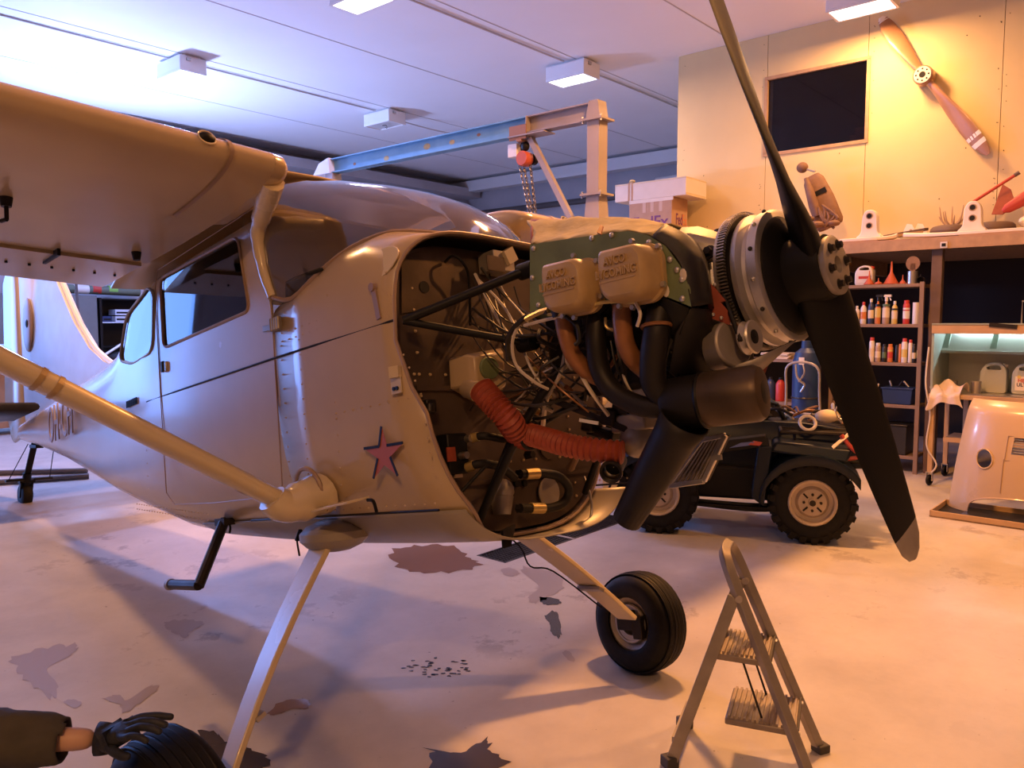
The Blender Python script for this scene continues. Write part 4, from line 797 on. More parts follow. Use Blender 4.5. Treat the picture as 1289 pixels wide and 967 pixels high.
# air filter grille: frame, slats, box
G = [V(p) for p in ((1.159,-0.12,0.999), (1.229,-0.12,1.005), (1.148,-0.12,0.89), (1.036,-0.12,0.883))]
ux = (G[1] - G[0]); gx = V((0, -1, 0))
b = MB()
for p, q in zip(G, G[1:] + G[:1]): b.bar(p, q, .014, .012, (0, 1, 0))
GR = part(b, 'filter_frame', 'alu', bevel=.002)
for k in range(1, 7): t = k / 7; b = MB(); b.bar(G[0].lerp(G[1], t), G[3].lerp(G[2], t), .005, .010, (0, 1, 0)); b.build('filter_slat', 'alu_dull', GR, smooth=0)
b = MB(); b.prism([p + V((0, .02, 0)) for p in G], (0, .01, 0)); b.build('filter_media', 'black', GR)
b = MB(); e = V((1.115,-0.12,0.99)) - G[0]; b.loft([[G[0] + V((0, 0, 0)), G[3]], [G[0] + e, G[3] + V((1.029,-0.12,0.91)) - G[3] + e * .2]], False); b.loft([[G[0] + e, V((1.028,-0.12,0.899))], [G[0] + e + V((0, .09, 0)), V((1.028,-0.12,0.899)) + V((0, .09, 0))]], False); b.build('filter_box', 'alu_dull', GR, solid=.003)
for px in ((1.114,-0.125,0.978), (1.202,-0.125,0.949)): b = MB(); b.box(px, (.02, .01, .014)); b.build('filter_clip', 'alu', GR)
# carburettor, scoop tube, underside pieces
b = MB(); b.sph((0.951,-0.12,1.022), (.055, .05, .055), 16, 9); b.box((0.949,-0.12,1.07), (.12, .08, .05)); b.cyl((0.946,-0.12,1.052), (0.953,-0.12,1.097), .035); part(b, 'carburettor', 'alu_dull', bevel=.006)
a = V((0.918,-0.22,0.936)); b = MB(); b.lathe([(.024, 0), (.032, -.002), (.033, .008), (.028, .012), (.028, .10)], a, (-.35, .8, .3), 24); part(b, 'heat_tube', 'dark_metal', solid=.003)
b = MB(); b.lathe([(.001, .04), (.023, .04)], a, (-.35, .8, .3), 24); part(b, 'heat_tube_valve', 'black')
b = MB()
for (px, s_) in (((0.889,-0.15,1.093), (.05, .05, .05)), ((0.789,-0.12,1.08), (.04, .06, .04)), ((0.927,-0.14,1.112), (.06, .04, .03)), ((0.815,-0.1,1.053), (.10, .05, .03))):
    b = MB(); b.box(px, s_, Matrix.Rotation(.3, 3, 'Y')); part(b, 'control_block', 'dark_metal', bevel=.006)
b = MB(); b.bar((0.727,-0.2,1.161), (0.966,-0.15,1.039), .012, .018); b.build('mixture_rod', 'dark_metal', AP); b = MB(); b.box((0.835,-0.19,1.087), (.07, .004, .010), Matrix.Rotation(.25, 3, 'Y')); part(b, 'placard', 'white_gloss')
# ---- engine mount tubes
def mt(pts, r=.0125): b = MB(); b.tube(pts, r, 10); part(b, 'mount_tube', 'black', smooth=60)
N1 = (0.4,-0.493,1.455); N2 = (0.42,-0.288,0.807); N3 = (.40, .40, 1.45); N4 = (.40, .28, .86)
E1 = (0.684,-0.22,1.574); E2 = (0.634,-0.2,1.355); E3 = (.74, .20, 1.56); E4 = (.74, .18, 1.27)
mt([N1, E1], .014); mt([N1, E2], .012); mt([N2, (0.625,-0.26,1.09), (0.771,-0.22,1.258)], .014); mt([N3, E3]); mt([N3, E4]); mt([N4, E4]); mt([N2, (0.507,-0.2,1.05), E4], .011)
for e in (E1, E2, E3, E4): b = MB(); b.cyl(V(e) - V((.03, 0, 0)), V(e) + V((.03, 0, 0)), .026, n=14); part(b, 'mount_pad', 'rubber')
mt([(0.4,-0.388,0.873), (0.46,-0.261,0.992)], .006)
# ---- firewall furniture
b = MB(); bx = [(0.345,-0.278,1.352), (0.345,-0.117,1.379), (0.345,-0.12,1.241), (0.345,-0.183,1.209), (0.345,-0.283,1.251)]; b.loft([[V(p) for p in bx], [V(p) + V((.09, .0, .0)) for p in bx], [V(p) * .8 + (sum((V(q) for q in bx), V((0, 0, 0))) / 5) * .2 + V((.115, 0, 0)) for p in bx]], True, (True, True)); HB = part(b, 'heater_box', 'tan_paint', bevel=.006)
c = V((0.46,-0.213,1.303)); b = MB(); b.lathe([(.037, -.08), (.037, .012), (.034, .016), (.001, .016)], c, (1, -.15, 0), 24); b.build('heater_cap', 'green_zinc', HB)
b = MB(); b.cyl((0.42,-0.268,1.241), (0.5,-0.296,1.219), .032, .034, 18); b.build('heater_outlet', 'tan_paint', HB)
b = MB(); b.torus((0.5,-0.288,1.229), (.6, .3, -.6), .036, .006, 18, 6); b.build('hose_clamp', 'steel', HB)
def scat(pts, r, name):
    """Corrugated duct: a tube whose radius ripples along its length."""
    P = crv(pts, 10); b = MB(); b.tube(P, [r * (1.0 if i % 2 else .80) for i in range(len(P))], 16, True); return part(b, name, 'orange_hose', smooth=22)
scat([(0.555,-0.34,1.222), (0.604,-0.34,1.172), (0.632,-0.32,1.125), (0.613,-0.26,1.08), (0.607,-0.2,1.061)], .042, 'corrugated_duct')
scat([(0.627,-0.24,1.075), (0.7,-0.24,1.053), (0.781,-0.24,1.027), (0.86,-0.22,1.005), (0.94,-0.18,0.987)], .036, 'corrugated_duct')
b = MB(); b.torus((0.637,-0.23,1.069), (1, 0, -.2), .042, .006, 20, 6); part(b, 'duct_clamp', 'black')
# black relay box with red label, hoses with brass collars
b = MB(); b.box((0.37,-0.317,1.038), (.06, .085, .13)); RB = part(b, 'regulator_box', 'black', bevel=.006)
b = MB(); b.box(V((0.402,-0.351,1.037)), (.004, .035, .045)); b.build('regulator_label', 'orange_hose', RB)
for px in ((0.39,-0.278,1.083), (0.39,-0.289,0.989), (0.4,-0.31,1.03)): b = MB(); b.cyl(px, V(px) + V((.03, 0, 0)), .012, n=10); b.build('regulator_fitting', 'steel', RB)
b = MB(); b.box((0.38,-0.32,0.972), (.03, .03, .02)); b.build('regulator_foot', 'tan_dark', RB)
def fhose(pts, r=.013, col=.10):
    h = hose(pts, r, 'hose_black', 'fuel_hose', n=10); P = crv(pts, 5); b = MB(); b.tube(P[:4], r * 1.18, 10); b.build('hose_collar', 'brass', h, smooth=60); return h
fhose([(0.41,-0.265,1.083), (0.45,-0.246,1.086), (0.48,-0.188,1.07), (0.5,-0.135,1.068), (0.52,-0.12,1.089)]); fhose([(0.41,-0.297,0.99), (0.45,-0.274,0.999), (0.45,-0.189,0.983), (0.44,-0.118,0.942)], .014)
h = hose([(0.42,-0.07,0.953), (0.43,0.017,0.949), (0.44,0.098,0.931), (0.45,0.134,0.886), (0.44,0.113,0.841), (0.43,0.039,0.827), (0.42,-0.086,0.841)], .016, 'hose_black', 'return_hose', n=10)
for a, c in (((0.424,-0.051,0.951), (0.428,0.007,0.949)), ((0.424,-0.041,0.836), (0.428,0.017,0.83))): b = MB(); b.cyl(a, c, .019, n=12); b.build('hose_collar', 'brass', h)
for px in ((0.4,-0.061,0.954), (0.4,-0.077,0.84), (0.4,-0.009,1.015)): b = MB(); b.bolt(px, (1, 0, 0), .016, .03); part(b, 'hose_fitting', 'dark_metal')
# round cover plates and holes on the firewall
for px, r, m_ in (((0.338,0.174,1.048), .052, 'firewall_metal'), ((0.338,0.148,0.876), .055, 'alu_dull'), ((0.338,-0.35,1.588), .020, 'black'), ((0.338,-0.01,0.921), .013, 'black'), ((0.338,0.029,0.918), .011, 'black')):
    b = MB(); b.cyl(px, V(px) + V((.006, 0, 0)), r, n=28); part(b, 'cover_plate', m_)
b = MB(); b.prism([(0.338,-0.431,1.684), (0.338,-0.294,1.729), (0.338,-0.221,1.73), (0.338,-0.205,1.648), (0.338,-0.265,1.533), (0.338,-0.451,1.493)], (.003, 0, 0)); part(b, 'firewall_patch', 'scorched')
b = MB(); b.box((0.38,-0.044,1.693), (.08, .10, .07)); b.box((0.425,-0.093,1.675), (.006, .085, .055), mi=1); BX = part(b, 'voltage_box', ['alu_dull', 'firewall_metal'], bevel=.005)
b = MB(); b.box((0.42,-0.022,1.711), (.03, .05, .05), Matrix.Rotation(.5, 3, 'X')); b.build('box_tab', 'cream_paint', BX)
b = MB(); b.cyl((0.36,-0.107,0.885), (0.36,-0.115,0.825), .04, .03, 18); b.sph((0.36,-0.104,0.903), .042, 14, 7); part(b, 'gascolator', 'alu_dull')
b = MB(); b.prism([(0.44,-0.206,0.782), (0.44,-0.146,0.795), (0.46,-0.197,0.73), (0.46,-0.226,0.729)], (.012, 0, 0)); part(b, 'drain_flap', 'dark_metal')
hose([(0.4,0.283,0.919), (0.42,0.281,0.86), (0.42,0.285,0.802), (0.42,0.264,0.761), (0.42,0.23,0.745)], .005, 'alu', 'drain_line')
b = MB(); b.cyl((0.36,0.258,0.953), (0.44,0.218,1.008), .014, n=10); part(b, 'lower_link', 'tan_dark')
for z0 in (1.255, .94): b = MB(); b.bar((.342, -.42, z0), (.342, .40, z0), .010, .016); part(b, 'firewall_stiffener', 'firewall_metal')
b = MB(); b.tube(crv([(0.35,-0.258,1.681), (0.39,-0.256,1.692), (0.41,-0.234,1.668), (0.4,-0.203,1.62), (0.36,-0.179,1.467)], 5), .005, 6); part(b, 'breather_tube', 'black')
b = MB(); b.box((0.36,-0.389,1.193), (.03, .04, .045)); b.cyl((0.38,-0.401,1.201), (0.38,-0.405,1.171), .016); b.box((0.36,-0.347,0.907), (.04, .06, .07)); part(b, 'wire_terminal', 'dark_metal', bevel=.004)
# ---- wiring: loose looms between the firewall and the back of the engine
random.seed(5)
def wire(pts, m_, r=.0035): hose(pts, r, m_, 'wiring', n=5, k=5)
wire([(0.37,-0.137,1.634), (0.45,-0.141,1.554), (0.52,-0.154,1.476), (0.58,-0.174,1.372), (0.666,-0.22,1.255), (0.711,-0.18,1.176)], 'wire_white', .005)
wire([(0.37,-0.143,1.647), (0.45,-0.17,1.53), (0.5,-0.168,1.439), (0.55,-0.168,1.377), (0.618,-0.2,1.338)], 'wire_white', .006)
wire([(0.726,-0.32,1.397), (0.686,-0.32,1.345), (0.673,-0.3,1.277), (0.718,-0.28,1.222), (0.736,-0.24,1.196)], 'wire_white', .005)
wire([(0.642,-0.3,1.294), (0.661,-0.31,1.362), (0.762,-0.34,1.4), (0.872,-0.36,1.394)], 'wire_dark', .008)
wire([(0.871,-0.36,1.385), (0.96,-0.365,1.37), (1.034,-0.37,1.376), (1.099,-0.37,1.37), (1.171,-0.37,1.352)], 'wire_yellow', .005)
wire([(0.786,-0.36,1.389), (0.837,-0.36,1.397), (0.873,-0.36,1.398)], 'brass', .008); wire([(0.768,-0.35,1.375), (0.869,-0.36,1.372), (0.933,-0.36,1.368)], 'wire_white', .005)
wire([(1.171,-0.37,1.352), (1.181,-0.37,1.321), (1.164,-0.365,1.293)], 'wire_white', .005); wire([(0.941,-0.37,1.365), (0.972,-0.365,1.333), (0.971,-0.36,1.295), (0.955,-0.36,1.285)], 'hose_black', .006)
wire([(1.043,-0.33,1.343), (1.044,-0.33,1.317), (1.064,-0.32,1.305)], 'brass', .005)
wire([(0.36,-0.127,1.637), (0.44,-0.168,1.557), (0.535,-0.18,1.447), (0.754,-0.19,1.353)], 'wire_dark', 0.003)
wire([(0.36,-0.143,1.636), (0.43,-0.163,1.491), (0.608,-0.23,1.276), (0.565,-0.08,1.14)], 'wire_dark', 0.003)
wire([(0.36,-0.041,1.197), (0.45,-0.075,1.213), (0.659,-0.17,1.222), (0.863,-0.16,1.377)], 'wire_dark', 0.003)
wire([(0.36,-0.16,1.528), (0.48,-0.214,1.462), (0.654,-0.25,1.372), (0.821,-0.12,1.378)], 'wire_dark', 0.005)
wire([(0.36,-0.172,1.29), (0.42,-0.166,1.292), (0.552,-0.15,1.287), (0.713,-0.07,1.339)], 'wire_dark', 0.003)
wire([(0.36,0.01,1.307), (0.44,-0.015,1.291), (0.766,-0.25,1.234), (0.895,-0.16,1.368)], 'wire_dark', 0.003)
wire([(0.36,-0.218,1.178), (0.47,-0.27,1.203), (0.498,-0.18,1.256), (0.707,-0.13,1.348)], 'wire_dark', 0.003)
wire([(0.36,-0.1,1.677), (0.44,-0.095,1.571), (0.725,-0.2,1.383), (0.84,-0.15,1.296)], 'wire_dark', 0.005)
wire([(0.36,-0.093,1.556), (0.46,-0.161,1.448), (0.629,-0.26,1.292), (0.719,-0.21,1.136)], 'wire_dark', 0.003)
wire([(0.36,-0.022,1.219), (0.46,-0.056,1.203), (0.699,-0.16,1.17), (0.834,-0.11,1.286)], 'wire_dark', 0.005)
wire([(0.36,-0.167,1.241), (0.44,-0.17,1.212), (0.715,-0.28,1.15), (0.773,-0.07,1.189)], 'wire_dark', 0.005)
wire([(0.36,-0.229,1.231), (0.49,-0.299,1.178), (0.553,-0.24,1.115), (0.575,-0.12,1.178)], 'copper_pipe', 0.003)
wire([(0.36,-0.167,1.498), (0.5,-0.249,1.396), (0.579,-0.2,1.282), (0.862,-0.21,1.225)], 'wire_dark', 0.003)
wire([(0.36,0.041,1.497), (0.45,-0.012,1.409), (0.664,-0.15,1.269), (0.805,-0.16,1.134)], 'wire_white', 0.005)
wire([(0.36,-0.156,1.241), (0.46,-0.226,1.199), (0.486,-0.19,1.154), (0.607,-0.11,1.12)], 'wire_dark', 0.003)
wire([(0.36,-0.064,1.661), (0.47,-0.152,1.503), (0.591,-0.22,1.302), (0.57,-0.07,1.165)], 'wire_dark', 0.003)
wire([(0.36,-0.02,1.634), (0.47,-0.101,1.55), (0.651,-0.22,1.434), (0.604,-0.13,1.387)], 'wire_white', 0.003)
wire([(0.36,-0.181,1.478), (0.47,-0.195,1.425), (0.668,-0.19,1.35), (0.836,-0.1,1.335)], 'wire_dark', 0.003)
wire([(0.36,-0.177,1.279), (0.48,-0.223,1.212), (0.637,-0.22,1.119), (0.81,-0.2,1.134)], 'wire_dark', 0.005)
wire([(0.36,-0.141,1.362), (0.46,-0.164,1.288), (0.637,-0.17,1.185), (0.902,-0.2,1.111)], 'wire_dark', 0.004)
wire([(0.36,-0.044,1.515), (0.43,-0.054,1.41), (0.743,-0.24,1.226), (0.839,-0.19,1.114)], 'copper_pipe', 0.003)
wire([(0.36,0.055,1.624), (0.46,-0.011,1.485), (0.77,-0.25,1.264), (0.877,-0.23,1.176)], 'wire_dark', 0.003)
wire([(0.36,-0.036,1.402), (0.49,-0.119,1.321), (0.67,-0.19,1.216), (0.858,-0.24,1.167)], 'wire_dark', 0.003)
wire([(0.36,-0.193,1.233), (0.45,-0.223,1.211), (0.554,-0.2,1.181), (0.744,-0.24,1.281)], 'wire_white', 0.003)
wire([(0.36,-0.106,1.228), (0.49,-0.179,1.184), (0.575,-0.13,1.135), (0.694,-0.13,1.187)], 'wire_dark', 0.004)
wire([(0.36,-0.192,1.363), (0.44,-0.181,1.317), (0.595,-0.13,1.25), (0.84,-0.12,1.295)], 'wire_dark', 0.003)
wire([(0.36,-0.117,1.173), (0.42,-0.119,1.201), (0.582,-0.16,1.228), (0.736,-0.18,1.379)], 'copper_pipe', 0.003)
wire([(0.36,-0.037,1.63), (0.49,-0.129,1.495), (0.627,-0.17,1.333), (0.658,-0.13,1.263)], 'wire_dark', 0.003)
wire([(0.36,-0.169,1.429), (0.48,-0.246,1.356), (0.518,-0.2,1.284), (0.664,-0.22,1.258)], 'wire_dark', 0.003)
wire([(0.36,-0.23,1.226), (0.48,-0.242,1.222), (0.699,-0.24,1.211), (0.902,-0.19,1.29)], 'wire_dark', 0.004)
wire([(0.36,-0.068,1.2), (0.46,-0.129,1.198), (0.518,-0.1,1.206), (0.734,-0.22,1.336)], 'wire_dark', 0.003)
wire([(0.765,-0.18,1.264), (0.703,-0.21,1.179), (0.616,-0.15,1.093)], 'wire_white', 0.008)
wire([(1.04,-0.17,1.246), (1.098,-0.2,1.156), (1.122,-0.14,1.072)], 'wire_dark', 0.004)
wire([(1.012,-0.24,1.254), (1.039,-0.27,1.177), (1.038,-0.21,1.106)], 'wire_white', 0.004)
wire([(1.11,-0.13,1.194), (1.157,-0.16,1.103), (1.122,-0.1,1.019)], 'wire_dark', 0.008)
wire([(1.008,-0.19,1.224), (0.988,-0.22,1.192), (0.893,-0.16,1.169)], 'wire_dark', 0.006)
wire([(0.987,-0.24,1.295), (1.018,-0.27,1.212), (1.016,-0.21,1.137)], 'wire_dark', 0.004)
wire([(0.79,-0.21,1.302), (0.788,-0.24,1.233), (0.676,-0.18,1.18)], 'wire_white', 0.006)
wire([(1.203,-0.26,1.279), (1.183,-0.29,1.2), (1.139,-0.23,1.127)], 'wire_dark', 0.004)
wire([(1.064,-0.15,1.232), (1.149,-0.18,1.166), (1.14,-0.12,1.113)], 'wire_dark', 0.006)
wire([(0.694,-0.16,1.252), (0.732,-0.19,1.197), (0.702,-0.13,1.149)], 'wire_dark', 0.006)
wire([(1.039,-0.18,1.209), (1.058,-0.21,1.17), (1.071,-0.15,1.131)], 'wire_white', 0.006)
wire([(0.702,-0.21,1.384), (0.722,-0.24,1.35), (0.734,-0.18,1.321)], 'wire_dark', 0.008)
wire([(1.043,-0.23,1.283), (1.018,-0.26,1.228), (0.954,-0.2,1.177)], 'wire_dark', 0.004)
wire([(0.856,-0.14,1.334), (0.909,-0.17,1.285), (0.873,-0.11,1.258)], 'wire_white', 0.008)
wire([(1.007,-0.24,1.296), (1.038,-0.27,1.205), (0.996,-0.21,1.126)], 'wire_dark', 0.008)
wire([(1.141,-0.24,1.25), (1.211,-0.27,1.212), (1.198,-0.21,1.189)], 'wire_dark', 0.004)
wire([(0.943,-0.13,1.358), (1.018,-0.16,1.257), (0.992,-0.1,1.181)], 'wire_dark', 0.008)
wire([(1.011,-0.23,1.267), (1.006,-0.26,1.241), (0.938,-0.2,1.227)], 'copper_pipe', 0.006)
wire([(0.848,-0.25,1.272), (0.918,-0.28,1.177), (0.932,-0.22,1.094)], 'wire_white', 0.006)
wire([(0.945,-0.15,1.224), (0.92,-0.18,1.191), (0.89,-0.12,1.158)], 'wire_dark', 0.006)
wire([(0.809,-0.26,1.281), (0.761,-0.29,1.253), (0.702,-0.23,1.228)], 'wire_dark', 0.004)
wire([(0.849,-0.24,1.298), (0.847,-0.27,1.27), (0.81,-0.21,1.247)], 'wire_white', 0.008)
wire([(0.988,-0.12,1.347), (0.958,-0.15,1.319), (0.861,-0.09,1.307)], 'wire_dark', 0.004)
wire([(0.885,-0.13,1.275), (0.834,-0.16,1.216), (0.759,-0.1,1.161)], 'wire_dark', 0.008)
wire([(1.067,-0.19,1.259), (1.081,-0.22,1.212), (1.029,-0.16,1.179)], 'wire_white', 0.004)
wire([(0.77,-0.18,1.297), (0.756,-0.21,1.241), (0.65,-0.15,1.196)], 'copper_pipe', 0.004)
b = MB(); b.cyl((0.619,-0.2,1.148), (0.636,-0.18,1.138), 0.011, n=8); part(b, 'wire_connector', 'brass')
b = MB(); b.cyl((0.8,-0.2,1.325), (0.806,-0.18,1.308), 0.010, n=8); part(b, 'wire_connector', 'copper_pipe')
b = MB(); b.cyl((0.639,-0.2,1.269), (0.648,-0.18,1.273), 0.009, n=8); part(b, 'wire_connector', 'brass')
b = MB(); b.cyl((0.622,-0.2,1.34), (0.646,-0.18,1.329), 0.007, n=8); part(b, 'wire_connector', 'brass')
b = MB(); b.cyl((0.594,-0.2,1.144), (0.598,-0.18,1.161), 0.010, n=8); part(b, 'wire_connector', 'steel')
b = MB(); b.cyl((0.77,-0.2,1.199), (0.773,-0.18,1.184), 0.008, n=8); part(b, 'wire_connector', 'copper_pipe')
b = MB(); b.cyl((0.688,-0.2,1.326), (0.698,-0.18,1.315), 0.007, n=8); part(b, 'wire_connector', 'steel')
b = MB(); b.cyl((0.681,-0.2,1.376), (0.69,-0.18,1.381), 0.008, n=8); part(b, 'wire_connector', 'steel')
b = MB(); b.cyl((0.677,-0.2,1.2), (0.692,-0.18,1.178), 0.008, n=8); part(b, 'wire_connector', 'brass')
b = MB(); b.cyl((0.789,-0.2,1.334), (0.802,-0.18,1.349), 0.008, n=8); part(b, 'wire_connector', 'steel')
b = MB(); b.cyl((0.683,-0.2,1.148), (0.692,-0.18,1.136), 0.008, n=8); part(b, 'wire_connector', 'steel')
b = MB(); b.cyl((0.687,-0.2,1.252), (0.71,-0.18,1.264), 0.007, n=8); part(b, 'wire_connector', 'steel')

# ------------------------------------------------------------ step ladder (world frame)
mat('ladder_alu', (.40, .36, .31), .42, .55, var=.25, scale=10); mat('ladder_step', (.33, .28, .24), .45, .6, var=.2, scale=20); mat('grey_rubber', (.06, .055, .05), .7)
wv, bv = V((-.38, -.925, 0)), V((-.925, .38, 0)); FR = V((1.150, 2.845, 0)); UP = V((0, 0, 1))
LD = thing('step_ladder', 'small aluminium two-step folding ladder standing in front of the propeller', 'ladder', (.95, 2.72, 0))
def lp(w, b_, z): return FR + wv * w + bv * b_ + UP * z
LW = .33
def rail(a, c, w=.046, h=.020, name='rail'): b = MB(); b.bar(a, c, w, h, wv); return b.build(name, 'ladder_alu', LD, bevel=.003)
top = .78; ln = .335
def fr(w, z): return lp(w, ln * z / top, z)
# front rails with the bent hoop at the top (square tube)
hoop = [fr(0.0, .0), fr(.03, .30), fr(.055, .60), fr(.065, .715), fr(.10, .775), fr(.165, .785), fr(.23, .775), fr(.265, .715), fr(.275, .60), fr(.30, .30), fr(LW, 0)]
P = [hoop[0], hoop[1], hoop[2]] + crv(hoop[2:9], 4)[1:-1] + [hoop[8], hoop[9], hoop[10]]
nrm = wv.cross(fr(.1, .5) - fr(.1, 0)).normalized(); b = MB(); b.tube(P, .0235, 4, True, 0, (1, 1), up=nrm); b.build('front_rail', 'ladder_alu', LD, smooth=30, bevel=.003)
for w, wt in ((.015, .06), (LW - .015, LW - .06)):
    b = MB(); a, c = lp(w + .0, .50, 0), fr(wt, .64) + bv * .02; b.bar(a, c, .042, .020, wv); b.build('rear_leg', 'ladder_alu', LD, bevel=.003)
    b = MB(); b.cyl(fr(wt, .64) - wv * .03, fr(wt, .64) + wv * .03, .012); b.build('pivot_bolt', 'steel', LD)
    b = MB(); b.box(lp(w, .50, .02), (.05, .05, .04), Matrix.Rotation(.4, 3, 'Z')); b.build('rubber_foot', 'grey_rubber', LD, bevel=.004)
for w in (0, LW): b = MB(); b.box(lp(w, .0, .015), (.05, .05, .03), Matrix.Rotation(.4, 3, 'Z')); b.build('rubber_foot', 'grey_rubber', LD, bevel=.004)
b = MB(); b.bar(lp(.02, .485, .10), lp(LW - .02, .485, .10), .02, .02); b.build('rear_brace', 'ladder_alu', LD)
for z, dp in ((.195, .24), (.42, .215)):
    c0_ = fr(0, z); x0, x1 = .03 + z * .04, LW - .03 - z * .04; yb = ln * z / top + .045; b = MB()
    b.hexa([lp(x0, yb - .055, z - .012), lp(x1, yb - .055, z - .012), lp(x1, yb + dp - .055, z - .012), lp(x0, yb + dp - .055, z - .012), lp(x0, yb - .055, z + .012), lp(x1, yb - .055, z + .012), lp(x1, yb + dp - .055, z + .012), lp(x0, yb + dp - .055, z + .012)])
    S_ = b.build('step', 'ladder_step', LD, bevel=.005)
    for k in range(13): t = (k + .5) / 13; yy = yb - .05 + (dp - .01) * t; b = MB(); b.bar(lp(x0 + .004, yy, z + .0145), lp(x1 - .004, yy, z + .016), .008, .010); b.build('tread_ridge', 'ladder_step', S_, smooth=0)
    b = MB(); b.bar(lp(x0, yb - .057, z), lp(x1, yb - .057, z), .006, .034); b.build('step_lip', 'grey_rubber', S_, smooth=0)
    for w in (x0 + .01, x1 - .01): b = MB(); b.bolt(lp(w, yb - .06, z), -bv, .007, .006); b.build('step_rivet', 'steel', S_)
for w in (.07, LW - .07): b = MB(); b.tube([lp(w, ln * .43 / top + .08, .42), lp(w, ln * .215 / top + .10, .215)], .004, 6); b.build('stay_rod', 'dark_metal', LD)

# ------------------------------------------------------------ person reaching to the near tyre (only the arm comes into the frame)
mat('skin', (.60, .36, .24), .5, var=.08, scale=20); mat('jacket', (.085, .075, .055), .85, var=.25, scale=12, bump=.3, bscale=14); mat('glove', (.022, .026, .036), .6, var=.3, scale=30, bump=.15, bscale=40); mat('trousers', (.03, .032, .04), .85); mat('hair', (.05, .03, .02), .7)
PS = thing('person', 'person in an olive jacket and dark work glove holding the near tyre', 'person', (-1.60, 1.62, 0))
def skinmesh(name, nodes, edges, m, parent, subs=2, root=0):
    me = bpy.data.meshes.new(name); off = BASE[PS.name]; me.from_pydata([V(n[0]) - off for n in nodes], edges, []); o = bpy.data.objects.new(name, me); COL.objects.link(o)
    md = o.modifiers.new('skin', 'SKIN'); sv = me.skin_vertices[0].data
    for i, n in enumerate(nodes): sv[i].radius = n[1] if isinstance(n[1], tuple) else (n[1], n[1])
    sv[root].use_root = True; s_ = o.modifiers.new('sub', 'SUBSURF'); s_.levels = s_.render_levels = subs
    bpy.context.view_layer.update(); bake(o); me = o.data; me.materials.clear(); me.materials.append(MATS[m])
    me.polygons.foreach_set('use_smooth', [True] * len(me.polygons)); o.parent = parent; return o
W_ = V((-1.13,2.08,0.465)); EL = V((-1.60, 2.0, .50)); SH = V((-1.78, 1.76, .78))
# body: crouching, one surface from pelvis to head and limbs
pel = V((-1.95, 1.45, .34)); chest = V((-1.90, 1.60, .70))
body = [(pel, .15), (V((-1.94, 1.52, .52)), .15), (chest, .155), (V((-1.88, 1.63, .86)), .09), (V((-1.87, 1.65, .93)), .06), (V((-1.85, 1.69, 1.03)), (.085, .10)), (V((-1.84, 1.70, 1.12)), (.08, .095)),
        (SH, .075), (EL, .052), (W_, .030), (V((-2.04, 1.50, .80)), .07), (V((-2.08, 1.72, .60)), .05), (V((-1.88, 1.86, .50)), .034),
        (V((-1.86, 1.44, .30)), .10), (V((-1.66, 1.70, .48)), .075), (V((-1.70, 1.48, .10)), .05), (V((-1.64, 1.58, .05)), .045),
        (V((-2.08, 1.44, .28)), .10), (V((-2.02, 1.78, .42)), .075), (V((-2.06, 1.50, .10)), .05), (V((-2.02, 1.62, .05)), .045)]
skinmesh('body', body, [(0, 1), (1, 2), (2, 3), (3, 4), (4, 5), (5, 6), (2, 7), (7, 8), (8, 9), (2, 10), (10, 11), (11, 12), (0, 13), (13, 14), (14, 15), (15, 16), (0, 17), (17, 18), (18, 19), (19, 20)], 'skin', PS)
cuffp = EL.lerp(W_, .86)
sleeve = [(pel + V((0, 0, .02)), .168), (V((-1.94, 1.52, .52)), .172), (chest, .178), (V((-1.88, 1.62, .83)), .10), (SH, .105), (SH.lerp(EL, .5), .088), (EL, .092), (EL.lerp(cuffp, .45), .088), (EL.lerp(cuffp, .8), .074), (EL.lerp(W_, .93), .056), (V((-2.04, 1.50, .80)), .10), (V((-2.08, 1.72, .60)), .075), (V((-1.92, 1.83, .52)), .055)]
skinmesh('jacket', sleeve, [(0, 1), (1, 2), (2, 3), (2, 4), (4, 5), (5, 6), (6, 7), (7, 8), (8, 9), (2, 10), (10, 11), (11, 12)], 'jacket', PS, 3)
from mathutils import noise
jk = [o for o in PS.children if o.name.startswith('jacket')][0]
for v in jk.data.vertices: v.co += v.normal * (noise.noise(v.co * 11) * .016 + noise.noise(v.co * 27) * .006)
bm = bmesh.new(); bm.from_mesh(jk.data); cd = (W_ - EL).normalized(); cp = EL.lerp(W_, .84) - BASE[PS.name]
bmesh.ops.delete(bm, geom=[v for v in bm.verts if (v.co - cp).dot(cd) > 0 and (v.co - cp).length < .25], context='VERTS'); bm.to_mesh(jk.data); bm.free()
sm = jk.modifiers.new('solid', 'SOLIDIFY'); sm.thickness = .008; sm.offset = -1
legs = [(pel, .165), (V((-1.86, 1.44, .30)), .115), (V((-1.66, 1.70, .48)), .092), (V((-1.70, 1.50, .13)), .062), (V((-2.08, 1.44, .28)), .115), (V((-2.02, 1.78, .42)), .092), (V((-2.06, 1.52, .13)), .062)]
skinmesh('trousers', legs, [(0, 1), (1, 2), (2, 3), (0, 4), (4, 5), (5, 6)], 'trousers', PS)
b = MB(); b.sph((-1.845, 1.67, 1.09), (.088, .10, .085), 16, 10); b.build('hair', 'hair', PS)
for sx in (-1, 1): b = MB(); b.sph((-1.84 + sx * .035 + .01, 1.79, 1.075), .012, 8, 6); b.build('eye', 'black', PS)
b = MB(); b.sph((-1.835, 1.80, 1.05), (.014, .02, .02), 8, 6); b.build('nose', 'skin', PS)
b = MB(); b.box((-1.84, 1.79, 1.01), (.05, .008, .010)); b.build('mouth', 'red_seal', PS, bevel=.003)
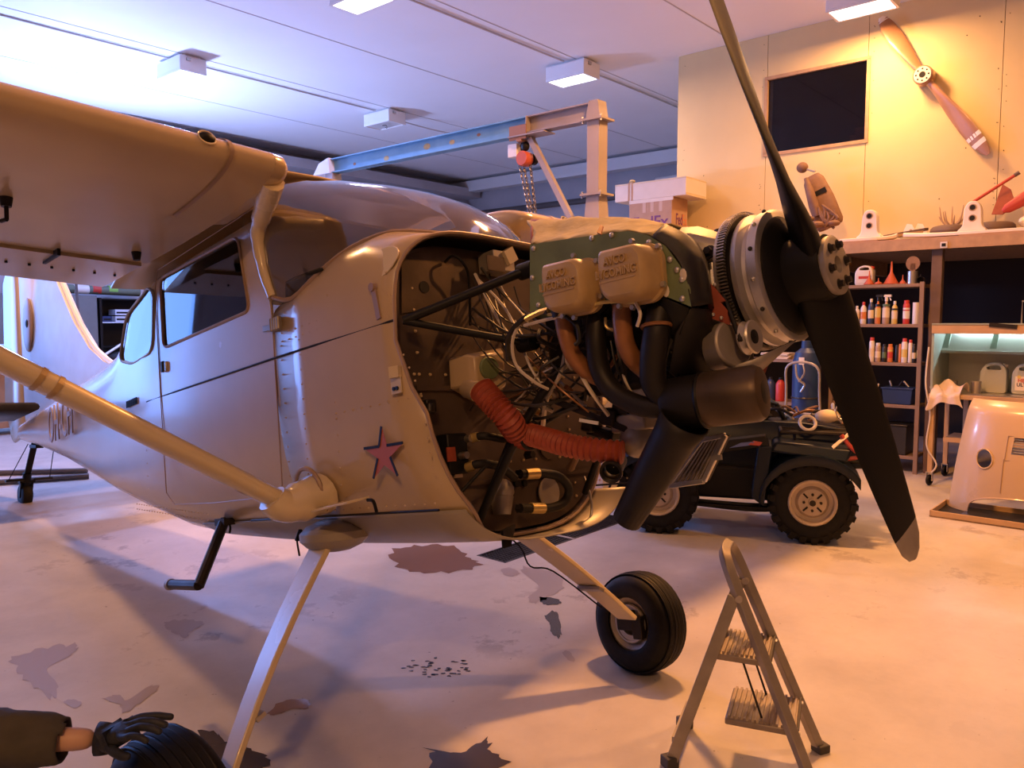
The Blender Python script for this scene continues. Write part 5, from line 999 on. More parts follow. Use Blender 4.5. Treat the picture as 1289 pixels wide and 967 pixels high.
# gloved hand: cuff, palm, four fingers over the tread and a thumb, each with its joints
hx = (V((-0.919,2.06,0.525)) - W_); K = [V((-1.069,2.08,0.477)), V((-1.011,2.06,0.508))]
gl_nodes = [(W_ + hx * .02, (.038, .036)), (W_ + hx * .12, (.040, .034)), (V((-1.086,2.07,0.471)), (.048, .030)), (V((-1.032,2.05,0.504)), (.052, .026))]
gl_edges = [(0, 1), (1, 2), (2, 3)]
gl_nodes = gl_nodes[:4]; gl_edges = gl_edges[:3]
for pts, r in (([(-1.056,2.09,0.503), (-1.017,2.1,0.516), (-0.973,2.1,0.52), (-0.927,2.1,0.516)], 0.0115), ([(-1.037,2.06,0.512), (-0.991,2.055,0.528), (-0.953,2.05,0.528), (-0.921,2.05,0.517)], 0.0118), ([(-1.027,2.03,0.51), (-0.981,2.015,0.534), (-0.943,2.005,0.535), (-0.916,2,0.524)], 0.0112), ([(-1.02,2,0.509), (-0.986,1.985,0.526), (-0.958,1.975,0.525), (-0.938,1.97,0.515)], 0.0098), ([(-1.075,2.03,0.471), (-1.039,2,0.47), (-1.01,1.985,0.468), (-0.991,1.98,0.471)], 0.013)):
    i0 = len(gl_nodes); gl_nodes += [(V(p), r * (1.12, 1.05, .98, .82)[k]) for k, p in enumerate(pts)]; gl_edges += [(3 if r < .0125 else 2, i0)] + [(i0 + k, i0 + k + 1) for k in range(3)]
skinmesh('glove', gl_nodes, gl_edges, 'glove', PS, 2)
b = MB(); c_ = W_ - (EL - W_) * .035; d_ = (EL - W_).normalized(); b.tube([c_ - d_ * .018, c_, c_ + d_ * .016], [.040, .043, .044], 16, False); b.build('glove_cuff', 'glove', PS, solid=.004)

# ------------------------------------------------------------ gantry crane behind the aeroplane (room frame)
mat('beam_blue', (.11, .27, .42), .5, var=.35, scale=5, col2=(.16, .33, .48)); mat('grey_steel', (.30, .27, .28), .5, var=.15, scale=4); mat('hoist_red', (.45, .09, .04), .45); mat('chain', (.20, .18, .17), .4, .8); mat('rust', (.26, .13, .07), .7)
GS = 6.3
GC = thing('gantry_crane', 'steel gantry crane with a pale blue beam behind the airplane', 'crane', (GS, 6.4, 0), RM)
def ibeam(b, t0, t1, z, h, w):
    b.bb((GS - w / 2, t0, z - .012), (GS + w / 2, t1, z)); b.bb((GS - w / 2, t0, z - h), (GS + w / 2, t1, z - h + .012)); b.bb((GS - .006, t0, z - h), (GS + .006, t1, z))
ZT = 3.64
b = MB(); ibeam(b, 5.20, 8.44, ZT, .175, .12); b.build('beam', 'beam_blue', GC, smooth=0)
b = MB(); ibeam(b, 4.42, 5.20, ZT, .165, .12); b.build('beam_extension', 'grey_steel', GC, smooth=0)
b = MB(); b.prism([(GS - .075, 5.185, ZT), (GS + .075, 5.185, ZT), (GS + .075, 5.20, ZT - .2), (GS - .075, 5.20, ZT - .2)], (0, .012, 0)); b.bb((GS - .09, 4.95, ZT - .19), (GS + .09, 5.42, ZT - .178)); b.build('splice_plate', 'grey_steel', GC, smooth=0)
for i, (t, z, r) in enumerate(((7.4, 3.52, .05), (6.7, 3.56, .06), (6.3, 3.55, .045), (8.0, 3.53, .03), (5.9, 3.57, .03))): b = MB(); b.sph((GS - .0065, t, z), (.002, r, r * .6), 10, 5); b.build('paint_wear', 'rust' if i > 2 else 'cloth_tan', GC)
b = MB(); b.hexa([(GS - .07, 4.30, ZT - .17), (GS + .07, 4.30, ZT - .17), (GS + .07, 4.47, ZT - .17), (GS - .07, 4.47, ZT - .17), (GS - .07, 4.33, ZT + .01), (GS + .07, 4.33, ZT + .01), (GS + .07, 4.43, ZT + .01), (GS - .07, 4.43, ZT + .01)]); b.build('corner_gusset', 'grey_steel', GC)
b = MB(); b.bb((GS - .07, 4.31, 2.79), (GS + .07, 4.45, 3.47)); b.build('upper_post', 'grey_steel', GC, smooth=0, bevel=.004)
for z in (3.475, 2.785): b = MB(); b.bb((GS - .11, 4.26, z - .010), (GS + .11, 4.50, z + .010)); b.build('flange', 'grey_steel', GC, smooth=0)
for z in (3.475, 2.785):
    for dt in (4.275, 4.485): b = MB(); b.cyl((GS - .09, dt, z - .03), (GS - .09, dt, z + .03), .010, n=6); b.build('flange_bolt', 'steel', GC)
b = MB(); b.hexa([(GS - .22, 4.13, 0), (GS + .22, 4.13, 0), (GS + .22, 4.63, 0), (GS - .22, 4.63, 0), (GS - .07, 4.31, 2.78), (GS + .07, 4.31, 2.78), (GS + .07, 4.45, 2.78), (GS - .07, 4.45, 2.78)]); b.build('lower_post', 'grey_steel', GC, smooth=0)
b = MB(); b.bar((GS, 5.19, 3.43), (GS, 4.50, 2.30), .055, .055, (1, 0, 0)); b.build('knee_brace', 'grey_steel', GC, smooth=0)
b = MB(); b.hexa([(GS - .2, 8.28, 0), (GS + .2, 8.28, 0), (GS + .2, 8.6, 0), (GS - .2, 8.6, 0), (GS - .07, 8.37, 3.46), (GS + .07, 8.37, 3.46), (GS + .07, 8.51, 3.46), (GS - .07, 8.51, 3.46)]); b.build('far_post', 'grey_steel', GC, smooth=0)
b = MB(); b.hexa([(GS - .09, 8.40, 3.46), (GS + .09, 8.40, 3.46), (GS + .09, 8.75, 3.46), (GS - .09, 8.75, 3.46), (GS - .09, 8.42, 3.65), (GS + .09, 8.42, 3.65), (GS + .09, 8.62, 3.60), (GS - .09, 8.62, 3.60)]); b.build('end_cap', 'white_paint', GC)
HT = 5.28
CHH = thing('chain_hoist', 'red chain hoist hanging from a trolley on the gantry beam', 'hoist', (GS, HT, 2.4), RM)
b = MB()
for q in (-1, 1): b.bb((GS + q * .072 - .006, HT - .09, 3.42), (GS + q * .072 + .006, HT + .13, 3.56))
b.bb((GS - .08, HT - .03, 3.40), (GS + .08, HT + .03, 3.425)); b.build('trolley', 'rust', CHH, smooth=0)
for q in (-1, 1):
    for dt in (-.05, .08): b = MB(); b.cyl((GS + q * .02, HT + dt, 3.49), (GS + q * .066, HT + dt, 3.49), .032, n=16); b.build('trolley_wheel', 'dark_metal', CHH)
b = MB(); b.tube(crv([(GS, HT, 3.42), (GS, HT + .025, 3.38), (GS, HT + .02, 3.32), (GS, HT - .01, 3.29)], 4), .016, 8); b.sph((GS, HT - .02, 3.36), (.04, .05, .05), 10, 6); b.build('hook', 'black', CHH)
b = MB(); b.lathe([(.001, -.055), (.068, -.055), (.075, -.045), (.075, .05), (.06, .06), (.001, .06)], (GS - .01, HT - .02, 3.235), (1, 0, 0), 28); b.build('hoist_body', 'hoist_red', CHH)
b = MB(); b.lathe([(.001, .0), (.055, .0), (.055, .05), (.001, .05)], (GS + .05, HT - .06, 3.235), (1, 0, 0), 20); b.build('hand_wheel', 'dark_metal', CHH)
b = MB(); b.bb((GS - .03, HT + .07, 3.27), (GS + .05, HT + .19, 3.40)); b.build('counter_box', 'white_paint', CHH, smooth=0, bevel=.004)
link = MB()
def torlink(b, c, d, u, L_, r):
    d, u = V(d).normalized(), V(u).normalized(); pts = []
    for k in range(10): a = 2 * pi * k / 10; pts.append(V(c) + d * cos(a) * L_ + u * sin(a) * L_ * .6)
    b.tube(pts + [pts[0]], r, 5, False)
for (a, c) in (((GS - .03, HT + .03, 3.17), (GS - .03, HT - .17, 2.42)), ((GS + .02, HT - .07, 3.17), (GS + .02, HT - .18, 2.42)), ((GS, HT - .0, 3.17), (GS, HT - .175, 2.42))):
    a, c = V(a), V(c); n = 24; d = c - a
    for k in range(n):
        b = MB(); torlink(b, a.lerp(c, (k + .5) / n), d, (1, 0, 0) if k % 2 else (0, 1, 0), d.length / n * .66, .0055); b.build('chain_link', 'chain', CHH)

# ------------------------------------------------------------ boxes on the loft deck
mat('cardboard_pale', (.54, .38, .27), .6); mat('cardboard', (.46, .29, .18), .8, var=.1, scale=9); mat('carton_white', (.70, .62, .52), .7, var=.05); mat('fed_purple', (.16, .05, .16), .7); mat('fed_orange', (.62, .22, .08), .7)
BX0 = thing('cardboard_box', 'upright brown shipping box with printed courier name beside the plywood wall', 'box', (9.30, 5.6, 2.436), RM)
b = MB(); b.bb((9.30, 5.28, 2.436), (9.72, 5.93, 3.215)); b.build('carton', 'cardboard', BX0, smooth=0, bevel=.004)
b = MB(); b.bb((9.297, 5.26, 3.17), (9.30, 5.93, 3.215)); b.build('tape', 'carton_white', BX0, smooth=0)
for t in (5.42, 5.55, 5.67): b = MB(); b.bb((9.298, t, 3.04), (9.30, t + .05, 3.20)); b.build('packing_tape', 'cardboard_pale', BX0, smooth=0)
text('box_print', 'Fed', .20, 'fed_purple', BX0, axes((9.405, 5.278, 2.93), (1, 0, 0), (0, 0, 1), (0, -1, 0)), .001, align='LEFT', offset=.004, xs=.62); 
text('box_print', 'Ex', .20, 'fed_orange', BX0, axes((9.575, 5.278, 2.93), (1, 0, 0), (0, 0, 1), (0, -1, 0)), .001, align='LEFT', xs=.62)
text('box_print', 'FedEx', .22, 'fed_purple', BX0, axes((9.298, 5.60, 2.90), (0, -1, 0), (0, 0, 1), (-1, 0, 0)), .001, offset=.003)
LB = thing('long_carton', 'long flat pale carton lying across the top of the shipping box', 'box', (9.40, 5.6, 3.217), RM)
b = MB(); b.bb((9.30, 5.08, 3.217), (9.86, 6.16, 3.45)); b.build('carton', 'carton_white', LB, smooth=0, bevel=.004)
for t in (5.88, 5.93): b = MB(); b.bb((9.294, t, 3.215), (9.30, t + .02, 3.46)); b.build('strap', 'cardboard', LB, smooth=0)
b = MB(); b.sph((9.32, 5.90, 3.47), (.03, .05, .03), 8, 5); b.build('strap_knot', 'cloth_tan', LB)
b = MB(); b.bb((9.298, 5.08, 3.43), (9.30, 6.16, 3.45)); b.bb((9.30, 5.078, 3.217), (9.86, 5.08, 3.25)); b.bb((9.30, 5.078, 3.43), (9.86, 5.08, 3.45)); b.build('tape', 'cream_paint', LB, smooth=0)

# ------------------------------------------------------------ wooden propeller on the wall
mat('prop_wood', (.38, .20, .11), .35, var=.25, scale=3, coat=.3)
PW = thing('wall_propeller', 'varnished wooden propeller hung slanting on the plywood wall', 'propeller', (9.88, 2.42, 4.27), RM)
pa, pb = V((9.86, 2.94, 5.06)), V((9.86, 1.80, 3.37)); pc_ = V((9.86, 2.46, 4.31)); dd = (pb - pa).normalized(); pp_ = V((0, -dd.z, dd.y))
def wblade(end, sgn):
    L_ = (end - pc_).length; d = (end - pc_).normalized(); rows = []
    for t, w, th, tw in ((.0, .11, .075, 1.2), (.12, .10, .07, 1.0), (.25, .125, .05, .75), (.45, .165, .035, .55), (.65, .18, .026, .42), (.85, .155, .02, .35), (.95, .11, .016, .33), (1.0, .05, .012, .32)):
        c = pc_ + d * L_ * t; ch = (pp_ * sgn * cos(tw) + V((-1, 0, 0)) * sin(tw)).normalized(); nn = d.cross(ch).normalized(); rows.append([c + ch * cos(2 * pi * k / 14) * w / 2 + nn * sin(2 * pi * k / 14) * th / 2 for k in range(14)])
    return rows
for end, sgn in ((pa, 1), (pb, -1)):
    rows = wblade(end, sgn); b = MB(); b.loft(rows, True, (True, True)); bl = b.build('blade', 'prop_wood', PW, smooth=60)
    for t0, t1 in (((.76, .80), (.84, .885)) if end is pb else ((.93, 1.0),)):
        def at(t):
            ts = (0, .12, .25, .45, .65, .85, .95, 1.0)
            for i in range(7):
                if t <= ts[i + 1]: q = (t - ts[i]) / (ts[i + 1] - ts[i]); R_ = [a.lerp(c, q) for a, c in zip(rows[i], rows[i + 1])]; break
            cc = sum(R_, V((0, 0, 0))) / 14; return [cc + (p - cc) * 1.03 for p in R_]
        b = MB(); b.loft([at(t0), at((t0 + t1) / 2), at(t1)], True, (True, True)); b.build('tip_band', 'white_paint', bl, smooth=60)
b = MB(); b.cyl(pc_ + V((-.075, 0, 0)), pc_ + V((.06, 0, 0)), .105, n=32); hb = b.build('hub', 'prop_wood', PW, bevel=.008)
b = MB(); b.lathe([(.035, -.082), (.088, -.082), (.088, -.074)], pc_, (1, 0, 0), 32); b.build('hub_face', 'carton_white', hb)
b = MB(); b.cyl(pc_ + V((-.084, 0, 0)), pc_ + V((-.07, 0, 0)), .030, n=20); b.build('bore', 'black', hb)
for k in range(8): a = 2 * pi * k / 8; b = MB(); c = pc_ + V((-.084, .064 * cos(a), .064 * sin(a))); b.cyl(c, c + V((.01, 0, 0)), .010, n=10); b.build('bolt_hole', 'black', hb)

# ------------------------------------------------------------ things lying on the loft deck
mat('seat_brown', (.19, .10, .06), .7, var=.2, scale=14, bump=.15, bscale=30); mat('tyre_grey', (.13, .085, .07), .75); mat('ski_white', (.78, .72, .64), .5, var=.06); mat('red_paint', (.42, .045, .03), .45); mat('bag_white', (.72, .66, .58), .45, bump=.4, bscale=12); mat('antler', (.40, .27, .17), .7)
ZD = 2.437
def rthing(name, label, cat, base, group=None): return thing(name, label, cat, base, RM, group)
AS = rthing('seat_back', 'brown folded aircraft seat with a round headrest leaning on the plywood wall', 'seat', (9.6, 3.5, ZD))
def sp(px): return V(px)
q0, q1 = V((9.62,3.345,2.708)), V((9.72,3.624,3.333)); dn = (q1 - q0).normalized(); sd = V((0, -1, 0)); sd = (sd - dn * sd.dot(dn)).normalized(); fw_ = dn.cross(sd)
b = MB(); rows = []
for t, w, th in ((0, .15, .04), (.06, .17, .06), (.5, .165, .065), (.9, .13, .06), (1, .09, .03)): c = q0.lerp(q1, t); rows.append([c + sd * cos(2 * pi * k / 16) * w * (abs(cos(2 * pi * k / 16)) ** -.3 if abs(cos(2 * pi * k / 16)) > .2 else 1) * .95 + fw_ * sin(2 * pi * k / 16) * th for k in range(16)])
b.loft(rows, True, (True, True)); b.build('backrest', 'seat_brown', AS, smooth=60)
b = MB(); b.sph(V((9.7,3.735,3.447)), (.06, .07, .065), 14, 8); b.build('headrest', 'seat_brown', AS)
b = MB(); b.cyl((9.7,3.715,3.435), (9.7,3.58,3.382), .014); b.build('headrest_bar', 'steel', AS)
b = MB(); b.bar(q0.lerp(q1, .62) - fw_ * .066 - sd * .08, q0.lerp(q1, .62) - fw_ * .066 + sd * .11, .012, .06); b.build('seat_panel', 'black', AS)
for px0, px1 in ((((9.6,3.645,3.292)), ((9.55,3.472,2.832))),): b = MB(); b.tube(crv([px0, V(px0).lerp(V(px1), .5) + V((-.02, .0, 0)), px1], 4), [.03, .04, .05, .055, .045, .04], 10); b.build('side_bolster', 'seat_brown', AS, smooth=60)
for i in range(7): b = MB(); b.tube(crv([V((9.52,3.371,2.912)) + V((0, random.uniform(-.1, .1), random.uniform(-.05, .05))), V((9.5,3.324,2.787)) + V((0, random.uniform(-.1, .1), 0)), V((9.5,3.357,2.671)) + V((0, random.uniform(-.12, .12), 0))], 4), .014, 6); b.build('seat_strap', 'seat_brown', AS)
for i, (px, r) in enumerate((((9.4,3.432,2.714), .07), ((9.45,3.251,2.722), .06), ((9.5,3.564,2.798), .06))): b = MB(); b.sph(px, (r, r * 1.2, r * .6), 12, 7); b.build('cushion_pad', 'seat_brown', AS)
def ski(name, label, t0, t1, s, tp):
    """Aircraft ski: long board with an upturned tip and a pedestal with two bores."""
    o = rthing(name, label, 'ski', (s, (t0 + t1) / 2, ZD), 'aircraft skis on the loft deck')
    rows = []; n = 12
    for i in range(n + 1):
        q = i / n; t = lerp(t0, t1, q); w = .14 * min(1, 1.6 * sqrt(max(.02, 1 - q))) ; z = ZD + .03 + (.10 * max(0, q - .75) ** 2 * 16 * .25 if q > .75 else 0)
        rows.append([V((s - w, t, z)), V((s + w, t, z)), V((s + w, t, z + .03)), V((s, t, z + .045)), V((s - w, t, z + .03))])
    b = MB(); b.loft(rows, True, (True, True)); b.build('ski_board', 'ski_white', o, bevel=.004)
    b = MB(); b.bb((s - .15, t0, ZD + .008), (s + .15, lerp(t0, t1, .72), ZD + .03)); b.build('ski_sole', 'wood_edge', o)
    lo = rpoly([(-.15, 0), (-.085, .05), (-.075, .24), (-.04, .30), (.04, .30), (.075, .24), (.085, .05), (.15, 0)], .04)
    b = MB(); b.prism([(s - .05, tp + p.x, ZD + .065 + p.y) for p in lo], (.10, 0, 0)); pd = b.build('pedestal', 'ski_white', o, bevel=.012)
    for z in (.13, .235): b = MB(); b.torus((s - .052, tp, ZD + .065 + z), (1, 0, 0), .030, .006, 20, 6); b.cyl((s - .055, tp, ZD + .065 + z), (s - .045, tp, ZD + .065 + z), .028, n=20, mi=1); b.build('pedestal_bore', ['antler', 'black'], pd)
    return o
ski('aircraft_ski', 'white aircraft ski with pedestal beside the brown seat', 3.06, 2.50, 9.22, 2.78)
ski('aircraft_ski', 'longer white aircraft ski with pedestal in front of the lying tyres', .45, 2.44, 9.22, 1.79)
def board(name, label, pts, th=.02, m='wood_edge', cat='board'):
    b = MB(); b.prism(pts, (0, 0, th)); return tag(b.build(name, m, None, M=RM, base=V(pts[0])), label, cat)
board('ski_plank', 'brown pointed ski plank lying behind the left ski pedestal', [(9.56, 2.98, ZD + .06), (9.66, 2.98, ZD + .06), (9.68, 2.6, ZD + .11), (9.64, 2.3, ZD + .15), (9.56, 2.32, ZD + .14), (9.50, 2.6, ZD + .10)], .03, 'tyre_grey', 'plank')
board('ski_plank', 'tan pointed ski plank tip lying in front of the grey tyre', [(9.38, 2.86, ZD + .05), (9.48, 2.86, ZD + .05), (9.48, 2.4, ZD + .09), (9.43, 2.30, ZD + .10), (9.38, 2.4, ZD + .09)], .03, 'wood_edge', 'plank')
board('loose_board', 'thin loose board lying along the front edge of the loft deck', [(9.005, 2.98, ZD), (9.05, 2.98, ZD), (9.05, .2, ZD), (9.005, .2, ZD)], .012, 'cardboard')
board('wood_plank', 'flat plank lying under the skis on the loft deck', [(9.40, 2.95, ZD), (9.75, 2.95, ZD), (9.75, 1.3, ZD), (9.40, 1.3, ZD)], .05, 'wood_edge')
def tyre(name, label, c, R_, r):
    o = rthing(name, label, 'tyre', c, 'tyres lying on the loft deck'); b = MB(); b.torus(V(c) + V((0, 0, r * 1.0)), (0, 0, 1), R_, r, 36, 12, sq=1.0); b.build('tyre', 'tyre_grey', o, smooth=60)
    b = MB(); b.lathe([(R_ - r * .7, r * .6), (R_ - r * 1.2, r * .9), (.05, r * .8), (.001, r * .8)], V(c), (0, 0, 1), 24); b.build('wheel_disc', 'tyre_grey', o); return o
tyre('lying_tyre', 'grey tyre lying flat left of the right ski pedestal', (9.56, 2.07, ZD + .055), .135, .06)
tyre('lying_tyre', 'grey tyre lying flat right of the right ski pedestal', (9.56, 1.66, ZD + .055), .135, .06)
AN = rthing('antler_piece', 'small spiky brown antler piece on top of the left tyre', 'antler', (9.52, 2.02, ZD + .18))
for i in range(9): a = i * .75; b = MB(); p0 = V((9.54, 2.05, ZD + .18)); b.tube(crv([p0 + V((0, .05 * cos(a), 0)), p0 + V((.02 * sin(a), .10 * cos(a), .05)), p0 + V((.03 * sin(a), .13 * cos(a), .10 + .05 * (i % 3)))], 4), [.014, .012, .011, .009, .008, .007, .006, .005, .003], 7); b.build('tine', 'antler', AN)
o = MB(); a, c = V((9.5,1.895,2.808)), V((9.55,1.502,3.071)); o.tube([a, c], .016, 10); o.tube([c, c + (c - a).normalized() * .05], .02, 10, True, 1); BRm = o.build('broom', ['red_paint', 'tyre_grey'], None, M=RM, base=a); tag(BRm, 'slanting red-handled broom leaning over the right ski', 'broom')
b = MB(); b.prism([(9.62,1.702,2.705), (9.72,1.632,3.02), (9.72,1.558,2.963), (9.66,1.5,2.805), (9.6,1.599,2.695)], (.03, 0, 0)); tag(b.build('folded_panel', 'red_seal', None, M=RM, base=(9.62,1.63,2.699)), 'dark red folded panel leaning on the plywood wall', 'panel')
b = MB(); rows = []
pA, pB = V((9.5,1.583,2.715)), V((9.55,1.175,2.963))
for t, r in ((0, .02), (.1, .05), (.5, .07), (1, .07)): c = pA.lerp(pB, t); rows.append([c + V((0, .5, .86)) * cos(2 * pi * k / 12) * r + V((1, 0, 0)) * sin(2 * pi * k / 12) * r * .6 for k in range(12)])
b.loft(rows, True, (True, True)); tag(b.build('red_cover', 'red_paint', None, M=RM, base=pA), 'bright red rounded cover at the right edge above the white bag', 'cover')
b = MB(); b.sph((9.53, 1.24, ZD + .155), (.13, .21, .10), 20, 12)
b.v = [p + V((random.uniform(-.014, .014), random.uniform(-.014, .014), random.uniform(-.014, .014))) for p in b.v]; tag(b.build('plastic_bag', 'bag_white', None, M=RM, base=(9.53, 1.24, ZD + .05), smooth=60, subs=1), 'crumpled white plastic bag at the right end of the loft deck', 'bag')
for i, (t, s) in enumerate(((2.52, 9.72), (2.42, 9.76))):
    b = MB(); b.prism([(s, t + .10, ZD + .06), (s, t - .12, ZD + .06), (s + .03, t - .02, ZD + .24), (s + .03, t + .03, ZD + .25)], (.012, 0, 0)); b.cyl((s - .003, t - .02, ZD + .17), (s + .002, t - .02, ZD + .17), .014, mi=1)
    tag(b.build('white_bracket', ['bag_white', 'antler'], None, M=RM, base=(s, t, ZD + .05)), ('small white bracket with holes leaning behind the left ski', 'second small white bracket standing just right of the first')[i], 'bracket')
b = MB(); b.bb((10.02, 3.12, 3.712), (10.2, 3.30, 3.82)); b.bb((10.03, 3.14, 3.82), (10.19, 3.24, 3.90)); tag(b.build('plastic_tub', 'carton_white', None, M=RM, base=(10.1, 3.2, 3.712), bevel=.01), 'pale stacked tubs inside the dark window, lower right', 'tub')
b = MB(); b.sph((10.1, 3.95, 3.735), (.05, .13, .028), 10, 6); b.sph((10.1, 3.82, 3.74), (.05, .06, .03), 10, 6); tag(b.build('tools_on_sill', 'carton_white', None, M=RM, base=(10.1, 3.9, 3.712)), 'small pale lump of rag on the sill inside the dark window', 'rag')

# ------------------------------------------------------------ shelving unit with bottles (room frame)
mat('shelf_steel', (.28, .19, .13), .5, .3, var=.12); mat('bottle_white', (.70, .66, .60), .4); mat('bottle_navy', (.03, .05, .13), .35); mat('bottle_black', (.02, .02, .022), .35); mat('bottle_orange', (.60, .20, .05), .4); mat('bottle_yellow', (.62, .48, .14), .4); mat('bottle_red', (.50, .05, .035), .4); mat('bottle_clear', (.42, .30, .22), .25); mat('funnel_red', (.55, .13, .06), .45); mat('crate_blue', (.012, .035, .12), .45); mat('label_cream', (.68, .58, .42), .6); mat('label_green', (.10, .16, .08), .6); mat('brown_wood', (.30, .17, .09), .6, var=.2)
SF = 8.97; SL, SR = 3.06, 2.175; SB = 9.37
SU = thing('shelving_unit', 'tan steel shelving unit full of spray cans behind the propeller', 'shelf', ((SF + SB) / 2, 2.6, 0), RM)
SZ = [1.985, 1.566, 1.160, .717, .182]
for t in (SL, SR):
    for s in (SF, SB): b = MB(); b.bb((s - .02, t - .02, 0), (s + .02, t + .02, 2.0)); b.build('post', 'shelf_steel', SU, smooth=0)
for z in SZ: b = MB(); b.bb((SF, SR + .02, z - .035), (SB, SL - .02, z)); b.build('shelf_board', 'shelf_steel', SU, smooth=0, bevel=.004)
for t in (2.62, 2.52): pass
def tpos(px, y, s): return None
def bottle(px, h, w, col, cap=None, kind='can', lab=None, desc='', s=9.05, band=None):
    """Can or bottle as a turned body; px is the base point on the shelf."""
    p = V(px); p.x = s; r = w * .44
    o = thing('spray_can' if kind == 'can' else 'bottle', desc, 'can' if kind == 'can' else 'bottle', p, RM, 'cans and bottles on the shelving unit')
    b = MB()
    if kind == 'can': b.lathe([(r * .93, 0), (r, .006), (r, h * .80), (r * .80, h * .86), (r * .55, h * .88), (r * .5, h * .90)], p, (0, 0, 1), 18, caps=True)
    elif kind == 'spray': b.lathe([(r * .9, 0), (r, .008), (r, h * .50), (r * .75, h * .62), (r * .34, h * .72), (r * .32, h * .80)], p, (0, 0, 1), 18, caps=True)
    elif kind == 'roll': b.lathe([(r * .98, 0), (r, .004), (r, h - .004), (r * .95, h)], p, (0, 0, 1), 20, caps=True)
    else: b.lathe([(r * .9, 0), (r, .008), (r, h * .66), (r * .85, h * .76), (r * .4, h * .84), (r * .38, h * .90)], p, (0, 0, 1), 18, caps=True)
    b.build('body', col, o, smooth=40)
    if cap and kind != 'roll':
        b = MB(); top_ = {'can': .86, 'spray': .78, 'bottle': .86}[kind]
        cr = r * {'can': .78, 'spray': .45, 'bottle': .48}[kind]
        b.lathe([(cr, h * top_), (cr, h * .98), (cr * .85, h)], p, (0, 0, 1), 14, caps=True)
        if kind == 'spray': b.bb((p.x - .02, p.y - .05, p.z + h * .92), (p.x + .02, p.y + .02, p.z + h)); b.bar((p.x, p.y - .03, p.z + h * .92), (p.x, p.y - .045, p.z + h * .80), .012, .012)
        b.build('cap', cap, o)
    if lab: b = MB(); b.lathe([(r * 1.012, h * .22), (r * 1.012, h * .55)], p, (0, 0, 1), 18); b.build('label', lab, o, smooth=60)
    if band: b = MB(); b.lathe([(r * 1.015, h * .60), (r * 1.015, h * .68)], p, (0, 0, 1), 18); b.build('band', band, o, smooth=60)
bottle((9.05, 2.837, 1.567), 0.196, 0.065, 'bottle_white', 'bottle_white', 'bottle', 'label_cream', 'small pale bottle leftmost on the second shelf', 9.05, None)
bottle((9.05, 2.769, 1.567), 0.237, 0.072, 'bottle_white', 'bottle_red', 'bottle', 'bottle_orange', 'white bottle with a red cap and orange label on the second shelf', 9.05, None)
bottle((9.05, 2.692, 1.567), 0.270, 0.069, 'bottle_navy', 'bottle_white', 'bottle', 'label_cream', 'dark navy bottle with a pale neck on the second shelf', 9.05, None)
bottle((9.05, 2.622, 1.567), 0.311, 0.069, 'bottle_orange', 'bottle_black', 'spray', 'bottle_yellow', 'orange trigger spray bottle with a black head on the second shelf', 9.05, 'bottle_black')
bottle((9.05, 2.539, 1.567), 0.310, 0.083, 'bottle_clear', 'bottle_white', 'spray', 'label_cream', 'tallest clear spray bottle with a white head on the second shelf', 9.05, 'label_green')
bottle((9.05, 2.454, 1.567), 0.241, 0.068, 'bottle_yellow', 'bottle_white', 'bottle', 'label_cream', 'yellow bottle with a white nozzle on the second shelf', 9.05, 'bottle_black')
bottle((9.05, 2.339, 1.567), 0.248, 0.076, 'bottle_red', 'bottle_red', 'can', 'bottle_white', 'bright red spray can on the second shelf', 9.05, 'bottle_white')
bottle((9.05, 2.244, 1.567), 0.224, 0.079, 'bottle_white', None, 'roll', None, 'white paper roll standing at the right end of the second shelf', 9.05, None)
bottle((9.05, 2.670, 1.161), 0.260, 0.062, 'bottle_white', 'bottle_red', 'can', 'label_cream', 'white can with a red cap leftmost on the third shelf', 9.05, None)
bottle((9.05, 2.606, 1.161), 0.203, 0.065, 'bottle_clear', 'bottle_white', 'can', 'label_cream', 'short tan can second from left on the third shelf', 9.05, None)
bottle((9.05, 2.541, 1.161), 0.191, 0.054, 'bottle_black', 'bottle_black', 'can', 'label_green', 'short black can on the third shelf', 9.05, None)
bottle((9.05, 2.483, 1.161), 0.191, 0.064, 'bottle_orange', 'bottle_orange', 'can', 'bottle_red', 'short orange can on the third shelf', 9.05, 'bottle_yellow')
bottle((9.05, 2.417, 1.161), 0.182, 0.040, 'bottle_black', 'bottle_black', 'can', None, 'thin black can on the third shelf', 9.05, None)
bottle((9.05, 2.387, 1.161), 0.195, 0.030, 'bottle_orange', 'bottle_orange', 'can', None, 'thin orange can on the third shelf', 9.05, None)
bottle((9.05, 2.343, 1.161), 0.255, 0.066, 'bottle_white', 'bottle_red', 'can', 'bottle_yellow', 'tall white can with a broad red cap on the third shelf', 9.05, None)
bottle((9.05, 2.285, 1.161), 0.242, 0.048, 'bottle_white', 'bottle_red', 'can', None, 'slim white can with a red cap on the third shelf', 9.05, None)
bottle((9.05, 2.249, 1.161), 0.195, 0.043, 'bottle_black', 'bottle_black', 'can', 'label_cream', 'black can with a pale round mark on the third shelf', 9.05, None)
bottle((9.05, 2.202, 1.161), 0.239, 0.050, 'bottle_black', 'bottle_red', 'can', 'bottle_yellow', 'black can with red cap and yellow mark at the right end of the third shelf', 9.05, None)
